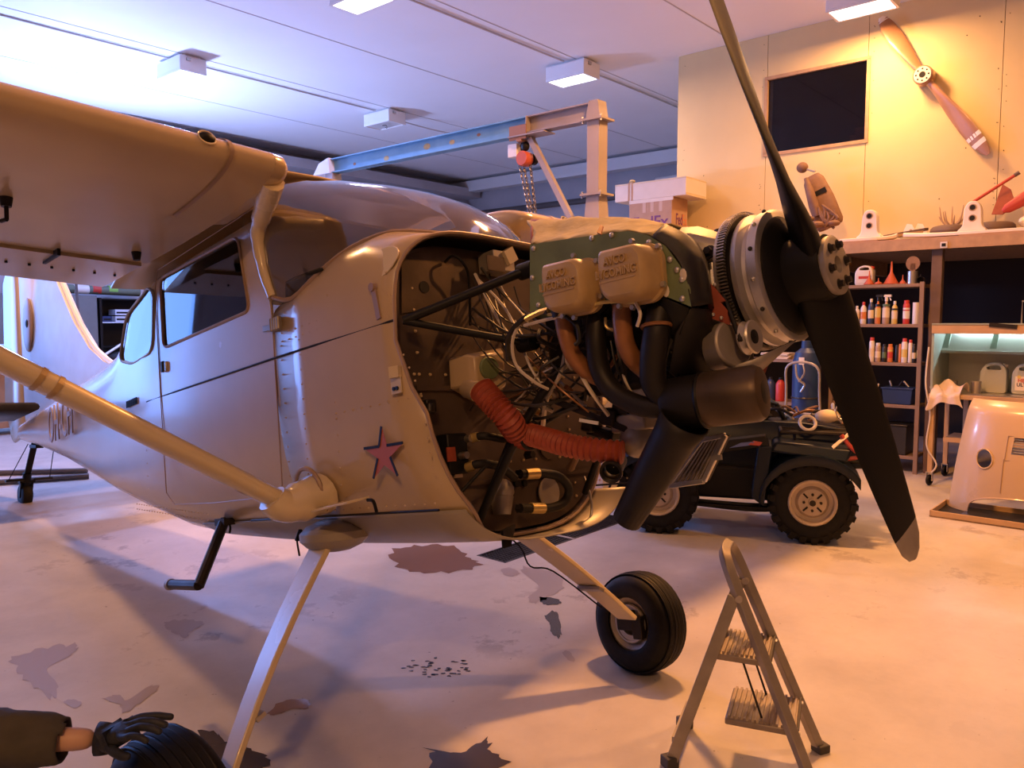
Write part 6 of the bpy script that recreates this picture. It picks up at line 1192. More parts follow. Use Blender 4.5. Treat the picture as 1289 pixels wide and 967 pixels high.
def jug(name, label, p, w, d, h, m, M_, lab=None, grp=None, face=-1):
    """Flat-sided jug with a slanted shoulder, an open handle and a screw cap."""
    o = thing(name, label, 'jug', p, M_, grp); p = V(p)
    prof = rpoly([(-w / 2, 0), (w / 2, 0), (w / 2, h * .66), (w * .30, h * .92), (-w * .06, h), (-w * .36, h * .93), (-w / 2, h * .72)], .03, 4); b = MB(); b.prism([(p.x - d / 2, p.y + q.x, p.z + q.y) for q in prof], (d, 0, 0)); body = b.build('body', m, o, bevel=.014)
    hole = rpoly([(-w * .30, h * .74), (w * .22, h * .74), (w * .26, h * .82), (-w * .02, h * .90), (-w * .28, h * .86)], .02, 3)
    c = MB(); c.prism([(p.x - d, p.y + q.x, p.z + q.y) for q in hole], (2 * d, 0, 0)); ct_ = c.build('handle_cutter', 'black', None, base=p); ct_.matrix_basis = o.matrix_basis
    bpy.context.view_layer.update(); cut(body, [ct_])
    b = MB(); b.cyl((p.x, p.y - w * .36, p.z + h * .80), (p.x, p.y - w * .42, p.z + h * .93), .022); b.build('cap', lab or 'bottle_white', o)
    if lab: b = MB(); b.bb((p.x + face * (d / 2 + .001), p.y - w * .36, p.z + h * .12), (p.x + face * (d / 2 + .004), p.y + w * .36, p.z + h * .56)); b.build('label', 'bottle_white', o, smooth=0)
    return o
J1 = jug('oil_jug', 'white plastic jug with a red label at the left of the top shelf', (9.16, 2.80, 1.986), .19, .11, .22, 'bottle_white', RM, 'bottle_red')
b = MB(); b.bb((9.16 - .0605, 2.73, 2.055), (9.16 - .059, 2.85, 2.085)); b.build('label_band', 'bottle_red', J1, smooth=0)
def funnel(p, r, h, label):
    o = thing('funnel', label, 'funnel', p, RM, 'orange funnels on the top shelf'); p = V(p); b = MB(); b.lathe([(r, 0), (r, .012), (r * .92, .02), (r * .26, h * .48), (r * .18, h * .55), (r * .10, h)], p, (0, 0, 1), 22); b.build('cone', 'funnel_red', o, solid=.003)
    b = MB(); b.torus(p + V((0, 0, .008)), (0, 0, 1), r, .006, 22, 6); b.build('rim', 'funnel_red', o)
funnel((9.04, 2.72, 1.987), .05, .15, 'orange funnel standing upside down in front of the white jug')
funnel((9.12, 2.52, 1.987), .075, .245, 'tallest orange funnel standing upside down on the top shelf')
funnel((9.04, 2.625, 1.987), .036, .07, 'small squat orange funnel between the two taller funnels')
funnel((9.12, 2.405, 1.987), .032, .10, 'small orange funnel right of the tallest funnel')
t_ = thing('wooden_brush', 'brown wooden brush with a round top standing in a can on the top shelf', 'brush', (9.10, 2.305, 1.986), RM); b = MB(); b.lathe([(.05, 0), (.05, .13), (.047, .132)], (9.10, 2.305, 1.987), (0, 0, 1), 20, caps=True); b.build('can', 'steel', t_); b = MB(); b.prism([(9.09, 2.305 + .068 * cos(a), 2.20 + .075 * sin(a)) for a in [2 * pi * i / 20 for i in range(20)]], (.02, 0, 0)); b.bb((9.09, 2.28, 2.1), (9.11, 2.33, 2.2)); b.build('paddle', 'brown_wood', t_)
t_ = thing('mug', 'small dark mug on its side at the right end of the top shelf', 'mug', (9.10, 2.225, 1.986), RM); b = MB(); b.lathe([(.001, 0), (.035, 0), (.037, .07), (.033, .07), (.033, .004), (.001, .004)], (9.13, 2.22, 2.023), (-1, 0, 0), 20); b.build('cup', 'dark_metal', t_); b = MB(); b.torus((9.10, 2.225, 2.06), (0, 1, 0), .02, .004, 14, 6); b.build('handle', 'dark_metal', t_)
# lower shelves: blue crate, tin, dark boxes
t_ = thing('blue_crate', 'blue plastic crate on the fourth shelf', 'crate', (9.12, 2.40, .718), RM)
b = MB(); b.hexa([(9.0, 2.25, .718), (9.24, 2.25, .718), (9.24, 2.52, .718), (9.0, 2.52, .718), (8.985, 2.235, .88), (9.255, 2.235, .88), (9.255, 2.535, .88), (8.985, 2.535, .88)]); b.build('tub', 'crate_blue', t_, bevel=.006)
b = MB(); b.bb((8.975, 2.225, .878), (9.265, 2.545, .895)); b.build('rim', 'crate_blue', t_, bevel=.004)
for i, (t, z, a) in enumerate(((2.30, .90, .5), (2.40, .90, -.4), (2.47, .90, .2))): b = MB(); b.tube([(9.1, t, z), (9.1, t + .1 * a, z + .06)], .010, 8); b.build('tool_handle', 'dark_metal' if i % 2 else 'steel', t_)
t_ = thing('paint_tin', 'small open tin with a brush on the fourth shelf beside the blue crate', 'tin', (9.1, 2.67, .718), RM); b = MB(); b.lathe([(.001, 0), (.055, 0), (.055, .12), (.051, .12), (.051, .01), (.001, .01)], (9.1, 2.67, .719), (0, 0, 1), 20); b.build('tin', 'alu_dull', t_); b = MB(); b.tube([(9.1, 2.67, .74), (9.1, 2.60, .92)], .010, 8); b.build('brush', 'wire_white', t_)
for i, (t, w, h, z, nm) in enumerate(((2.45, .34, .30, .183, 'dark storage box on the bottom shelf'), (2.82, .26, .22, .183, 'smaller dark storage box on the bottom shelf beside the larger one'))): b = MB(); b.bb((9.0, t - w / 2, z), (9.3, t + w / 2, z + h)); b.bb((8.99, t - w / 2 - .008, z + h), (9.31, t + w / 2 + .008, z + h + .02)); tag(b.build('storage_box', 'bottle_black', None, M=RM, base=(9.15, t, z), bevel=.006), nm, 'box')

# ------------------------------------------------------------ parts washer cabinet with lit hood
mat('cab_green', (.36, .44, .38), .45, .2, var=.08); mat('cab_pale', (.62, .66, .62), .35, .2); mat('cab_wood', (.50, .33, .18), .55, var=.15, scale=6); mat('rag_white', (.66, .55, .48), .85, bump=.3, bscale=20); mat('jug_grey', (.40, .44, .43), .4, .2)
CF, CB_, CR_, CL_ = 8.42, 9.10, .45, 1.945
WC = thing('parts_washer', 'lit green parts washer cabinet on castors beside the shelving unit', 'cabinet', ((CF + CB_) / 2, 1.3, 0), RM)
b = MB(); b.bb((CF, CR_, 1.478), (CF + .03, CL_, 1.570)); b.build('front_board', 'cab_wood', WC, smooth=0, bevel=.004)
b = MB(); b.bb((CF, CR_, 1.555), (CB_, CL_, 1.575)); b.build('hood_top', 'cab_green', WC, smooth=0)
b = MB(); b.bb((CB_ - .015, CR_, .88), (CB_, CL_, 1.56)); b.build('back_panel', 'cab_pale', WC, smooth=0)
b = MB(); b.hexa([(CF + .32, CR_, 1.31), (CB_ - .02, CR_, 1.30), (CB_ - .02, CL_, 1.30), (CF + .32, CL_, 1.31), (CF + .60, CR_, 1.545), (CB_ - .02, CR_, 1.55), (CB_ - .02, CL_, 1.55), (CF + .60, CL_, 1.545)]); b.build('reflector', 'cab_pale', WC, smooth=0)
b = MB(); b.bb((CF + .30, CR_, 1.285), (CF + .34, CL_, 1.31)); b.build('hood_rail', 'cab_green', WC, smooth=0)
for t in (CL_ - .045, CL_ - .46, CL_ - .95): b = MB(); b.hexa([(CF + .315, t - .03, 1.30), (CF + .335, t - .03, 1.30), (CF + .335, t + .03, 1.30), (CF + .315, t + .03, 1.30), (CF + .55, t - .02, 1.54), (CF + .57, t - .02, 1.54), (CF + .57, t + .02, 1.54), (CF + .55, t + .02, 1.54)]); b.build('hood_bracket', 'cab_green', WC, smooth=0)
for t in (CL_ - .02, CR_): b = MB(); b.prism([(CF + .04, t, .90), (CB_, t, .88), (CB_, t, 1.56), (CF + .02, t, 1.56), (CF + .02, t, 1.08)], (0, .02, 0)); b.build('side_panel', 'cab_green', WC, smooth=0)
b = MB(); b.bb((CF - .02, CR_, .86), (CB_, CL_, .90)); b.build('basin_top', 'cab_wood', WC, smooth=0, bevel=.004)
b = MB(); b.bb((CF + .02, CR_ + .03, .90), (CB_ - .05, CL_ - .05, .91)); b.build('basin_liner', 'steel', WC, smooth=0)
for s in (CF + .02, CB_ - .04):
    for t in (CL_ - .03, CR_ + .03): b = MB(); b.bb((s - .02, t - .02, .13), (s + .02, t + .02, .87)); b.build('leg', 'cab_wood', WC, smooth=0)
for s in (CF + .02, CB_ - .04):
    for t in (CL_ - .03, CR_ + .03):
        b = MB(); b.torus((s, t, .055), (.3, 1, 0), .038, .016, 20, 8); b.cyl((s, t, .055), (s, t + .02, .055), .03, n=14); cs = b.build('caster', 'rubber', WC)
        b = MB(); b.bb((s - .025, t - .028, .05), (s + .025, t - .022, .13)); b.bb((s - .025, t + .022, .05), (s + .025, t + .028, .13)); b.bb((s - .03, t - .03, .125), (s + .03, t + .03, .135)); b.build('caster_fork', 'steel', cs)
b = MB(); b.bb((CF + .18, CR_, .42), (CB_ - .04, CL_ - .1, .46)); b.build('lower_tray', 'cab_wood', WC, smooth=0)
b = MB(); b.bb((CF + .3, CL_ - .28, .16), (CF + .34, CL_ - .24, .86)); b.build('drain_pipe', 'alu_dull', WC)
b = MB(); b.tube(crv([(CF - .01, CL_ + .015, 1.35), (CF - .015, CL_ + .03, 1.0), (CF - .01, CL_ - .02, .7), (CF - .01, CL_ + .0, .4), (CF, CL_ - .09, .22), (CF, CL_ - .04, .12)], 6), .008, 7); b.build('power_cord', 'wire_white', WC)
b = MB(); b.bar((CF - .004, CL_ - .48, 1.565), (CF - .004, CL_ - .70, 1.545), .02, .035); b.build('board_chip', 'dark_metal', WC)
b = MB(); b.tube([(CF + .56, CR_ + .1, 1.525), (CF + .56, CL_ - .1, 1.525)], .013, 10); b.build('tube_lamp', 'lit_cool', WC)
JG = [(1.47, 'grey oil jug without visible label inside the parts washer', None), (1.205, 'grey oil jug with a white label at the right edge of the parts washer', 'jug_grey')]
for i, (t, l, lb) in enumerate(JG):
    o = jug('oil_jug', l, (8.80, t, .911), .225, .13, .30, 'jug_grey', RM, lb, 'grey oil jugs in the parts washer')
    if i:
        text('label_lettering', 'HELIX', .045, 'bottle_red', o, axes((8.728, t, 1.04), (0, -1, 0), (0, 0, 1), (-1, 0, 0)), .001, offset=.0008); text('label_lettering', 'ULTRA', .045, 'bottle_navy', o, axes((8.728, t, 1.00), (0, -1, 0), (0, 0, 1), (-1, 0, 0)), .001, offset=.0008)
        b = MB(); b.cyl((8.730, t + .05, 1.075), (8.7285, t + .05, 1.075), .016, n=12); b.build('label_emblem', 'bottle_yellow', o)
for i, (t, r, h, l) in enumerate(((1.585, .045, .11, 'steel can standing left of the grey jugs in the parts washer'), (1.83, .06, .10, 'shallow steel cup at the left end inside the parts washer'))): b = MB(); b.lathe([(.001, 0), (r, 0), (r, h), (r * 1.05, h + .004), (r * .93, h), (r * .93, .01), (.001, .01)], (8.62 + i * .12, t, .911), (0, 0, 1), 22); tag(b.build('steel_can', 'steel', None, M=RM, base=(8.62 + i * .12, t, .911)), l, 'can')
# rag over the front edge
random.seed(3)
def rag(name, label, c, w, d, drop, m, seed):
    random.seed(seed); rows = []; n, k = 15, 11
    for i in range(n):
        r = []; v = i / (n - 1)
        for j in range(k):
            u = j / (k - 1) - .5; x = c[0] + d * (1 - v) ; z = c[2] + .035 * sin(u * 14 + v * 6) + .03 * sin(v * 9 + u * 5) + .05 * (1 - abs(u) * 1.6) * (1 - v) + .04
            if v > .62: x = c[0] - .035 - .012 * sin(u * 16); z = c[2] - (v - .62) / .38 * drop * (1 - .35 * sin(u * 5 + seed)) + .02 * sin(u * 12)
            r.append(V((x, c[1] + u * w * (1 + .15 * sin(v * 7)), z + random.uniform(-.006, .006))))
        rows.append(r)
    b = MB(); b.loft(rows, False); return tag(b.build(name, m, None, M=RM, base=c, solid=.004, smooth=70, subs=1), label, 'rag')
rag('cleaning_rag', 'crumpled whitish rag hanging over the front edge of the parts washer', (8.40, 1.80, .905), .30, .20, .12, 'rag_white', 2)
# wire rack and dark shelf things behind the washer
t_ = thing('wire_rack', 'dark wire rack with an orange jar standing on top of the parts washer', 'rack', (8.75, 1.1, 1.576), RM); 
b = MB(); b.tube([(8.6, 1.24, 1.577), (8.6, 1.24, 1.78), (8.6, .8, 1.78)], .007, 6); b.tube([(8.85, 1.24, 1.577), (8.85, 1.24, 1.78), (8.85, .8, 1.78)], .007, 6); b.tube([(8.6, 1.24, 1.78), (8.85, 1.24, 1.78)], .007, 6); b.tube([(8.6, 1.22, 1.78), (8.6, 1.18, 1.92)], .005, 6); b.build('wire_frame', 'steel', t_)
b = MB(); b.bb((8.65, .85, 1.577), (8.85, 1.15, 1.66)); b.build('jar', 'brown_wood', t_, bevel=.02)

# ------------------------------------------------------------ lower engine cowling standing in a drip tray
TY = thing('drip_tray', 'shallow metal drip tray on the floor under the standing cowling', 'tray', (7.36, 1.0, 0), RM)
tx0, tx1, ty0, ty1 = 7.08, 7.62, .10, 1.595
b = MB(); b.bb((tx0, ty0, .004), (tx1, ty1, .012)); b.build('tray_floor', 'dark_metal', TY, smooth=0)
for a, c in (((tx0, ty0), (tx0 + .012, ty1)), ((tx1 - .012, ty0), (tx1, ty1)), ((tx0, ty1 - .012), (tx1, ty1)), ((tx0, ty0), (tx1, ty0 + .012))): b = MB(); b.bb((a[0], a[1], 0), (c[0], c[1], .055)); b.build('tray_rim', 'cab_wood', TY, smooth=0, bevel=.003)
b = MB(); b.bb((7.2, .2, .013), (7.55, 1.4, .020)); b.build('oily_rag', 'bottle_black', TY, smooth=0)
CWL = thing('engine_cowling', 'cream lower engine cowling with oval hole standing upright in a drip tray', 'cowling', (7.35, 1.0, .012), RM)
ccx, ccy, HW = 7.30, .955, .62
def cpt(u, v):
    """u across -1..1, v height 0..1: bowed sheet, narrower at the top and rolled back at the sides."""
    v = max(v, 0); hw = lerp(.60, .475, v ** 1.2); a = u * 1.15; y = ccy + hw * sin(a) / sin(1.15); x = ccx + .42 * (1 - cos(a)) * (1 - .2 * v) + .10 * v ** 3 + (.16 * (v - .9) ** 2 * 60 if v > .9 else 0)
    return V((x, y, .014 + .93 * v))
NU, NV = 40, 30
def arch(u, v): return v < .20 * (1 - (abs(u) / .64) ** 2.4) if abs(u) < .64 else False
def oval(u, v, cu): return ((u - cu) / .105) ** 2 + ((v - .50 - (u - cu) * .5) / .085) ** 2 < 1
rows = [[cpt(-1 + 2 * i / NU, j / NV) for i in range(NU + 1)] for j in range(NV + 1)]
b = MB(); b.loft(rows, False); mat('cowl_paint', (.56, .41, .24), .28, var=.06, scale=4, coat=.3); CO = b.build('shell', 'cowl_paint', CWL, solid=.006, smooth=60)
cts = []
def pz(loop): c = MB(); c.prism([(ccx - .4, cpt(u, v).y, cpt(u, v).z) for u, v in loop], (.75, 0, 0)); x_ = c.build('cowl_cutter', 'black', None, base=V((0, 0, 0))); x_.matrix_basis = RM; cts.append(x_)
ov = [(.49 + .115 * cos(a) * .9 - .02 * sin(a), .50 + .082 * sin(a) + .025 * cos(a)) for a in [2 * pi * i / 24 for i in range(24)]]
pz(ov); pz([(-u, v) for u, v in ov]); pz([(-.62, -.1), (.62, -.1)] + [(.62 * cos(a), .02 + .165 * sin(a) ** .7) for a in [pi * i / 18 for i in range(1, 18)]] )
lv = [(.19, .565), (-.19, .565), (-.17, .71), (.17, .71)]; pz(lv)
bpy.context.view_layer.update(); cut(CO, cts, 40)
def onsh(u, v, off=-.004): q = cpt(u, v); return q + V((off, 0, 0))
b = MB(); b.tube([onsh(u, v) for u, v in ov + ov[:1]], .006, 6, False); b.build('hole_rim', 'cowl_paint', CO)
b = MB(); b.tube([onsh(.62 * cos(a), .02 + .165 * sin(a) ** .7) for a in [.02 + (pi - .04) * i / 24 for i in range(25)]], .006, 6); b.build('arch_rim', 'cowl_paint', CO)
for k in range(6): b = MB(); v = .58 + k * .022; b.tube([onsh(-.18 + .36 * i / 8, v, .02) for i in range(9)], .005, 5); b.build('louver', 'alu_dull', CO)
b = MB(); b.tube([onsh(u, v) for u, v in ((.24, .72), (-.24, .72), (-.25, .51), (.25, .51), (.24, .72))], .003, 5); b.build('panel_seam', 'tan_dark', CO)
for u in (-.26, .26): b = MB(); b.tube([onsh(u, .22 + .3 * i / 6, -.002) for i in range(7)], .003, 5); b.build('panel_seam', 'tan_dark', CO)
b = MB(); b.tube([onsh(-.30, .72 - .003 * i, -.002) for i in (0, 1)] + [onsh(-.4, .73)], .003, 5); b.build('panel_seam', 'tan_dark', CO)

# ------------------------------------------------------------ quad bike beyond the engine (own frame: x forward, y left)
mat('quad_blue', (.004, .010, .022), .35, spec=.3); mat('quad_black', (.007, .007, .008), .5, spec=.25); mat('rim_tan', (.50, .42, .33), .45, .4, var=.1); mat('decal_red', (.40, .06, .05), .4); mat('decal_blue', (.08, .12, .35), .4)
qa, qb = V((1.115,5.97,0)), V((2.167,5.663,0)); qd = (qb - qa).normalized(); QM = Matrix.Translation((qa + qb) / 2) @ Matrix.Rotation(atan2(qd.y, qd.x), 4, 'Z')
QB = thing('quad_bike', 'dark blue quad bike with knobbly tyres parked behind the engine', 'quad bike', (0, 0, 0), QM)
WBq = (qb - qa).length / 2; WR = .305
def qwheel(x, y, sg):
    c = V((x, y, WR)); w = .20; b = MB(); b.lathe([(.15, -w * .42), (.20, -w * .5), (.265, -w * .48), (.295, -w * .36), (.300, 0), (.295, w * .36), (.265, w * .48), (.20, w * .5), (.15, w * .42)], c, (0, 1, 0), 40); ty = b.build('wheel', 'rubber', QB, smooth=50)
    b = MB()
    for k in range(22):
        a = 2 * pi * k / 22
        for q in (-1, 1):
            aa = a + (q * .07); u = V((cos(aa), 0, sin(aa))); t = V((-sin(aa), 0, cos(aa))); p = c + u * .300 + V((0, q * .052, 0)); b.hexa([p + u * h + t * s1 * .020 + V((0, s2 * .038, 0)) for h in (-.012, .006) for s1, s2 in ((-1, -1), (1, -1), (1, 1), (-1, 1))])
            p = c + u * .282 + V((0, q * .095, 0)); b.hexa([p + u * h + t * s1 * .022 + V((0, s2 * .010, 0)) for h in (-.03, .006) for s1, s2 in ((-1, -1), (1, -1), (1, 1), (-1, 1))])
    tag(b.build('tread_knobs', 'rubber', ty, smooth=0), kind='stuff')
    f = sg * w * .5; b = MB(); b.lathe([(.160, f * .86), (.168, f * .98), (.160, f * 1.04), (.146, f * .98), (.140, f * .6), (.115, f * .55), (.105, f * .72), (.095, f * .80), (.030, f * .84), (.028, f * 1.0), (.001, f * 1.02)], c, (0, 1, 0), 36); rm = b.build('rim', 'rim_tan', ty, smooth=30)
    for k in range(4):
        a = pi / 4 + k * pi / 2; u = V((cos(a), 0, sin(a))); b = MB(); b.bar(c + u * .045 + V((0, f * .835, 0)), c + u * .088 + V((0, f * .815, 0)), .012, .010, (0, 1, 0)); b.build('rim_slot', 'black', rm)
        a = k * pi / 2; u = V((cos(a), 0, sin(a))); b = MB(); b.bolt(c + u * .058 + V((0, f * .83, 0)), (0, sg, 0), .011, .012); b.build('lug_nut', 'dark_metal', rm)
    b = MB(); b.cyl(c + V((0, f * .9, 0)), c + V((0, f * 1.06, 0)), .022, n=14); b.build('hub_cap', 'dark_metal', rm)
for x in (-WBq, WBq): qwheel(x, 0, -1); qwheel(x, .78, 1)
b = MB()
for x in (-WBq, WBq): b.cyl((x, .05, WR), (x, .73, WR), .03)
b.bb((-WBq, .32, .26), (WBq, .46, .34)); b.build('chassis', 'quad_black', QB)
b = MB(); b.loft([[V((x, .39 + y * w, z0 + h * z)) for y, z in ((-1, 0), (-1, .7), (-.7, 1), (.7, 1), (1, .7), (1, 0))] for x, w, z0, h in ((-.95, .20, .55, .20), (-.55, .24, .45, .35), (-.15, .17, .40, .45), (.15, .17, .42, .42), (.50, .24, .50, .34), (.92, .20, .52, .26))], True, (True, True)); b.build('body', 'quad_blue', QB, bevel=.01, smooth=40)
b = MB(); b.bb((-.30, .14, .25), (.34, .64, .50)); b.build('engine_block', 'quad_black', QB, bevel=.02)
b = MB(); b.tube(crv([(-.30, .06, .215), (.10, .04, .20), (.32, .05, .215), (.36, .08, .26)], 4), .016, 8); b.tube(crv([(-.30, .10, .23), (.10, .08, .225), (.30, .09, .235)], 4), .016, 8); b.bb((-.28, .02, .21), (.25, .14, .225)); b.build('foot_rest', 'quad_black', QB)
def fender(x, sg):
    rows = []
    for k in range(13):
        a = radians(32 + 146 * k / 12); r = .365; c = V((x + r * cos(a), 0, WR + .01 + r * .92 * sin(a))); rows.append([c + V((0, y, dz)) for y, dz in ((-.135, -.07), (-.125, .0), (.05, .025), (.20, .03))] if sg < 0 else [c + V((0, .78 - y, dz)) for y, dz in ((-.135, -.07), (-.125, .0), (.05, .025), (.20, .03))])
    b = MB(); b.loft(rows, False); f_ = b.build('fender', 'quad_blue', QB, solid=.008, smooth=60)
for x in (-WBq, WBq): fender(x, -1); fender(x, 1)
b = MB(); b.hexa([(WBq - .42, -.10, .32), (WBq - .33, -.10, .26), (WBq - .33, .12, .26), (WBq - .42, .12, .32), (WBq - .38, -.10, .70), (WBq - .28, -.10, .70), (WBq - .28, .12, .72), (WBq - .38, .12, .72)]); b.build('leg_guard', 'quad_blue', QB, bevel=.01)
b = MB(); b.hexa([(WBq - .62, -.085, .64), (WBq - .30, -.085, .70), (WBq - .30, .0, .72), (WBq - .62, .0, .66), (WBq - .64, -.07, .72), (WBq - .33, -.07, .77), (WBq - .33, .0, .78), (WBq - .64, .0, .73)]); sp_ = b.build('side_panel', 'quad_black', QB, bevel=.006)
b = MB(); b.prism([(WBq - .58, -.088, .675), (WBq - .44, -.088, .70), (WBq - .40, -.084, .73), (WBq - .50, -.082, .715)], (0, -.003, 0)); b.build('decal', 'decal_blue', sp_); b = MB(); b.prism([(WBq - .45, -.088, .705), (WBq - .37, -.088, .70), (WBq - .35, -.084, .725), (WBq - .41, -.082, .735)], (0, -.003, 0)); b.build('decal', 'decal_red', sp_)
b = MB(); b.hexa([(WBq - .30, -.10, .66), (WBq + .22, -.10, .60), (WBq + .22, .88, .60), (WBq - .30, .88, .66), (WBq - .26, -.07, .735), (WBq + .26, -.07, .70), (WBq + .26, .85, .70), (WBq - .26, .85, .735)]); b.build('hood', 'quad_blue', QB, bevel=.02)
b = MB(); b.sph((-.10, .39, .87), (.38, .15, .07), 16, 8); b.build('seat', 'quad_black', QB)
b = MB(); b.tube(crv([(.18, .05, 1.02), (.22, .2, 1.0), (.30, .39, .96), (.22, .58, 1.0), (.18, .73, 1.02)], 5), .014, 8); b.tube([(.30, .39, .96), (.42, .39, .75)], .02, 8); b.build('handlebar', 'quad_black', QB)
for x0, x1, z in ((WBq - .22, WBq + .42, .80), (-WBq - .40, -WBq + .30, .82)):
    b = MB(); b.tube([(x0, -.02, z), (x1, -.02, z), (x1, .80, z), (x0, .80, z), (x0, -.02, z)], .012, 8)
    for k in range(6): y = .1 + k * .115; b.tube([(x0, y, z), (x1, y, z)], .008, 6)
    for x in (x0 + .1, x1 - .1):
        for y in (.12, .66): b.tube([(x, y, z), (x, y, z - .12)], .01, 6)
    b.build('rack', 'dark_metal', QB)
b = MB(); b.tube(crv([(WBq + .40, .05, .55), (WBq + .52, .2, .56), (WBq + .54, .39, .56), (WBq + .52, .58, .56), (WBq + .40, .73, .55)], 4), .018, 8); b.tube([(WBq + .50, .2, .56), (WBq + .44, .2, .80)], .014, 8); b.tube([(WBq + .50, .58, .56), (WBq + .44, .58, .80)], .014, 8); b.tube([(WBq + .1, .1, .58), (WBq + .5, .1, .58)], .012, 8); b.build('bumper', 'quad_black', QB)
b = MB(); b.sph((WBq + .42, .20, .66), (.07, .09, .07), 14, 8); b.sph((WBq + .42, .58, .66), (.07, .09, .07), 14, 8); b.build('headlight', 'alu_dull', QB)
b = MB(); b.tube(crv([(WBq + .06, -.02, .48), (WBq + .16, .06, .60), (WBq + .20, .15, .72)], 4), .025, 8); b.build('shock_absorber', 'dark_metal', QB)
# junk heaped on the front rack
random.seed(21)
jm = ['cloth_tan', 'brown_wood', 'decal_red', 'bottle_white', 'rust', 'copper_pipe', 'dark_metal', 'alu_dull']; jw = ['cream', 'brown', 'red', 'white', 'rusty', 'copper-coloured', 'dark grey', 'dull metal']
zq = .815
for i in range(15):
    x = WBq + random.uniform(-.2, .34); y = random.uniform(.03, .6); a = random.uniform(0, 3.1); L_ = random.uniform(.14, .30); z = zq + .012 + i * .006; k = i % 8; nm = ('rod', 'strip', 'tube')[i % 3]
    p0, p1 = V((x, y, z)), V((x + L_ * cos(a) * .8, y + L_ * sin(a) * .6, z + random.uniform(-.0, .06))); b = MB()
    if i % 3 == 1: b.bar(p0, p1, .03, .010)
    else: b.tube(crv([p0, p0.lerp(p1, .5) + V((0, 0, .03)), p1], 4), random.uniform(.007, .015), 8)
    tag(b.build('metal_' + nm, jm[k], None, M=QM, base=p0), '%s %s in the scrap heap on the quad bike rack' % (jw[k], {'rod': 'bent rod', 'strip': 'flat strip', 'tube': 'bent tube'}[nm]), nm, 'scrap heaped on the quad bike rack')
b = MB(); b.torus((WBq - .04, .02, zq + .05), (.2, -1, .6), .055, .012, 24, 8); tag(b.build('cable_ring', 'bottle_white', None, M=QM, base=(WBq - .04, .02, zq + .01)), 'white ring of hose lying at the left of the rack heap', 'ring')
b = MB(); b.torus((WBq + .22, .12, zq + .13), (.1, -1, .3), .065, .006, 24, 8); tag(b.build('wire_ring', 'steel', None, M=QM, base=(WBq + .22, .12, zq + .06)), 'thin metal wire ring upright at the right of the rack heap', 'ring')
b = MB(); b.tube(crv([(WBq + .28, -.03, zq + .05), (WBq + .22, -.05, zq - .02), (WBq + .12, -.05, zq - .12), (WBq + .08, -.05, zq - .20)], 5), .022, 8, True, 0, (1, .4)); tag(b.build('cream_strap', 'label_cream', None, M=QM, base=(WBq + .2, -.04, zq - .2)), 'cream strap hanging over the front of the quad bike rack', 'strap')
b = MB(); b.tube(crv([(WBq + .18, -.05, zq - .02), (WBq + .24, -.06, zq - .10), (WBq + .30, -.05, zq - .17), (WBq + .10, -.05, zq - .20)], 5), .016, 8); tag(b.build('red_strap', 'decal_red', None, M=QM, base=(WBq + .2, -.05, zq - .2)), 'red strap dangling beside the cream strap on the rack', 'strap')
b = MB(); b.sph((WBq + .10, .14, zq + .09), (.09, .06, .05), 12, 8); tag(b.build('leather_glove', 'label_cream', None, M=QM, base=(WBq + .1, .14, zq + .04), subs=1), 'crumpled cream work glove on top of the rack heap', 'glove')

# ------------------------------------------------------------ rack with cans and blue banner behind the quad bike
RK = thing('tool_rack', 'low rack with pale shelf edges and red cans behind the quad bike', 'rack', (9.3, 3.9, 0), RM)
for z in (.62, 1.12): b = MB(); b.bb((9.05, 3.35, z), (9.45, 4.5, z + .035)); b.build('shelf_board', 'shelf_steel', RK, smooth=0)
for t in (3.37, 4.48):
    for s in (9.07, 9.43): b = MB(); b.bb((s - .02, t - .02, 0), (s + .02, t + .02, 1.35)); b.build('post', 'shelf_steel', RK, smooth=0)
for i, (t, m_, l) in enumerate(((3.95, 'bottle_red', 'red canister on the low rack, left of a dark one'), (3.83, 'bottle_navy', 'dark blue canister between two red ones on the low rack'), (3.71, 'bottle_red', 'red canister on the low rack, right of a dark one'))):
    o = thing('canister', l, 'canister', (9.15, t, .656), RM, 'canisters on the low rack'); b = MB(); b.lathe([(.052, 0), (.055, .01), (.055, .20), (.03, .24), (.02, .25)], (9.15, t, .656), (0, 0, 1), 18, caps=True); b.build('body', m_, o); b = MB(); b.lathe([(.02, .245), (.022, .275), (.001, .28)], (9.15, t, .656), (0, 0, 1), 12); b.build('cap', 'bottle_black', o)
o = thing('blue_oil_drum', 'tall dark blue cylinder standing between low rack and shelving unit', 'drum', (8.8, 3.28, 0), RM); b = MB(); b.lathe([(.001, 0), (.14, 0), (.145, .02), (.145, 1.15), (.12, 1.25), (.06, 1.30), (.055, 1.38), (.001, 1.38)], (8.8, 3.28, 0), (0, 0, 1), 28); b.build('body', 'crate_blue', o); b = MB(); b.torus((8.8, 3.28, .75), (0, 0, 1), .146, .010, 28, 6); b.build('band', 'bottle_black', o); b = MB(); b.bb((8.652, 3.25, 1.12), (8.657, 3.31, 1.20)); b.build('label', 'bottle_white', o)
o = thing('hand_truck', 'grey tubular hand truck standing in front of the blue cylinder', 'hand truck', (8.5, 3.2, 0), RM)
b = MB(); b.tube(crv([(8.55, 3.40, .02), (8.50, 3.38, .8), (8.46, 3.35, 1.12), (8.46, 3.05, 1.12), (8.50, 3.02, .8), (8.55, 3.0, .02)], 5), .014, 8); b.build('tube_frame', 'alu_dull', o)
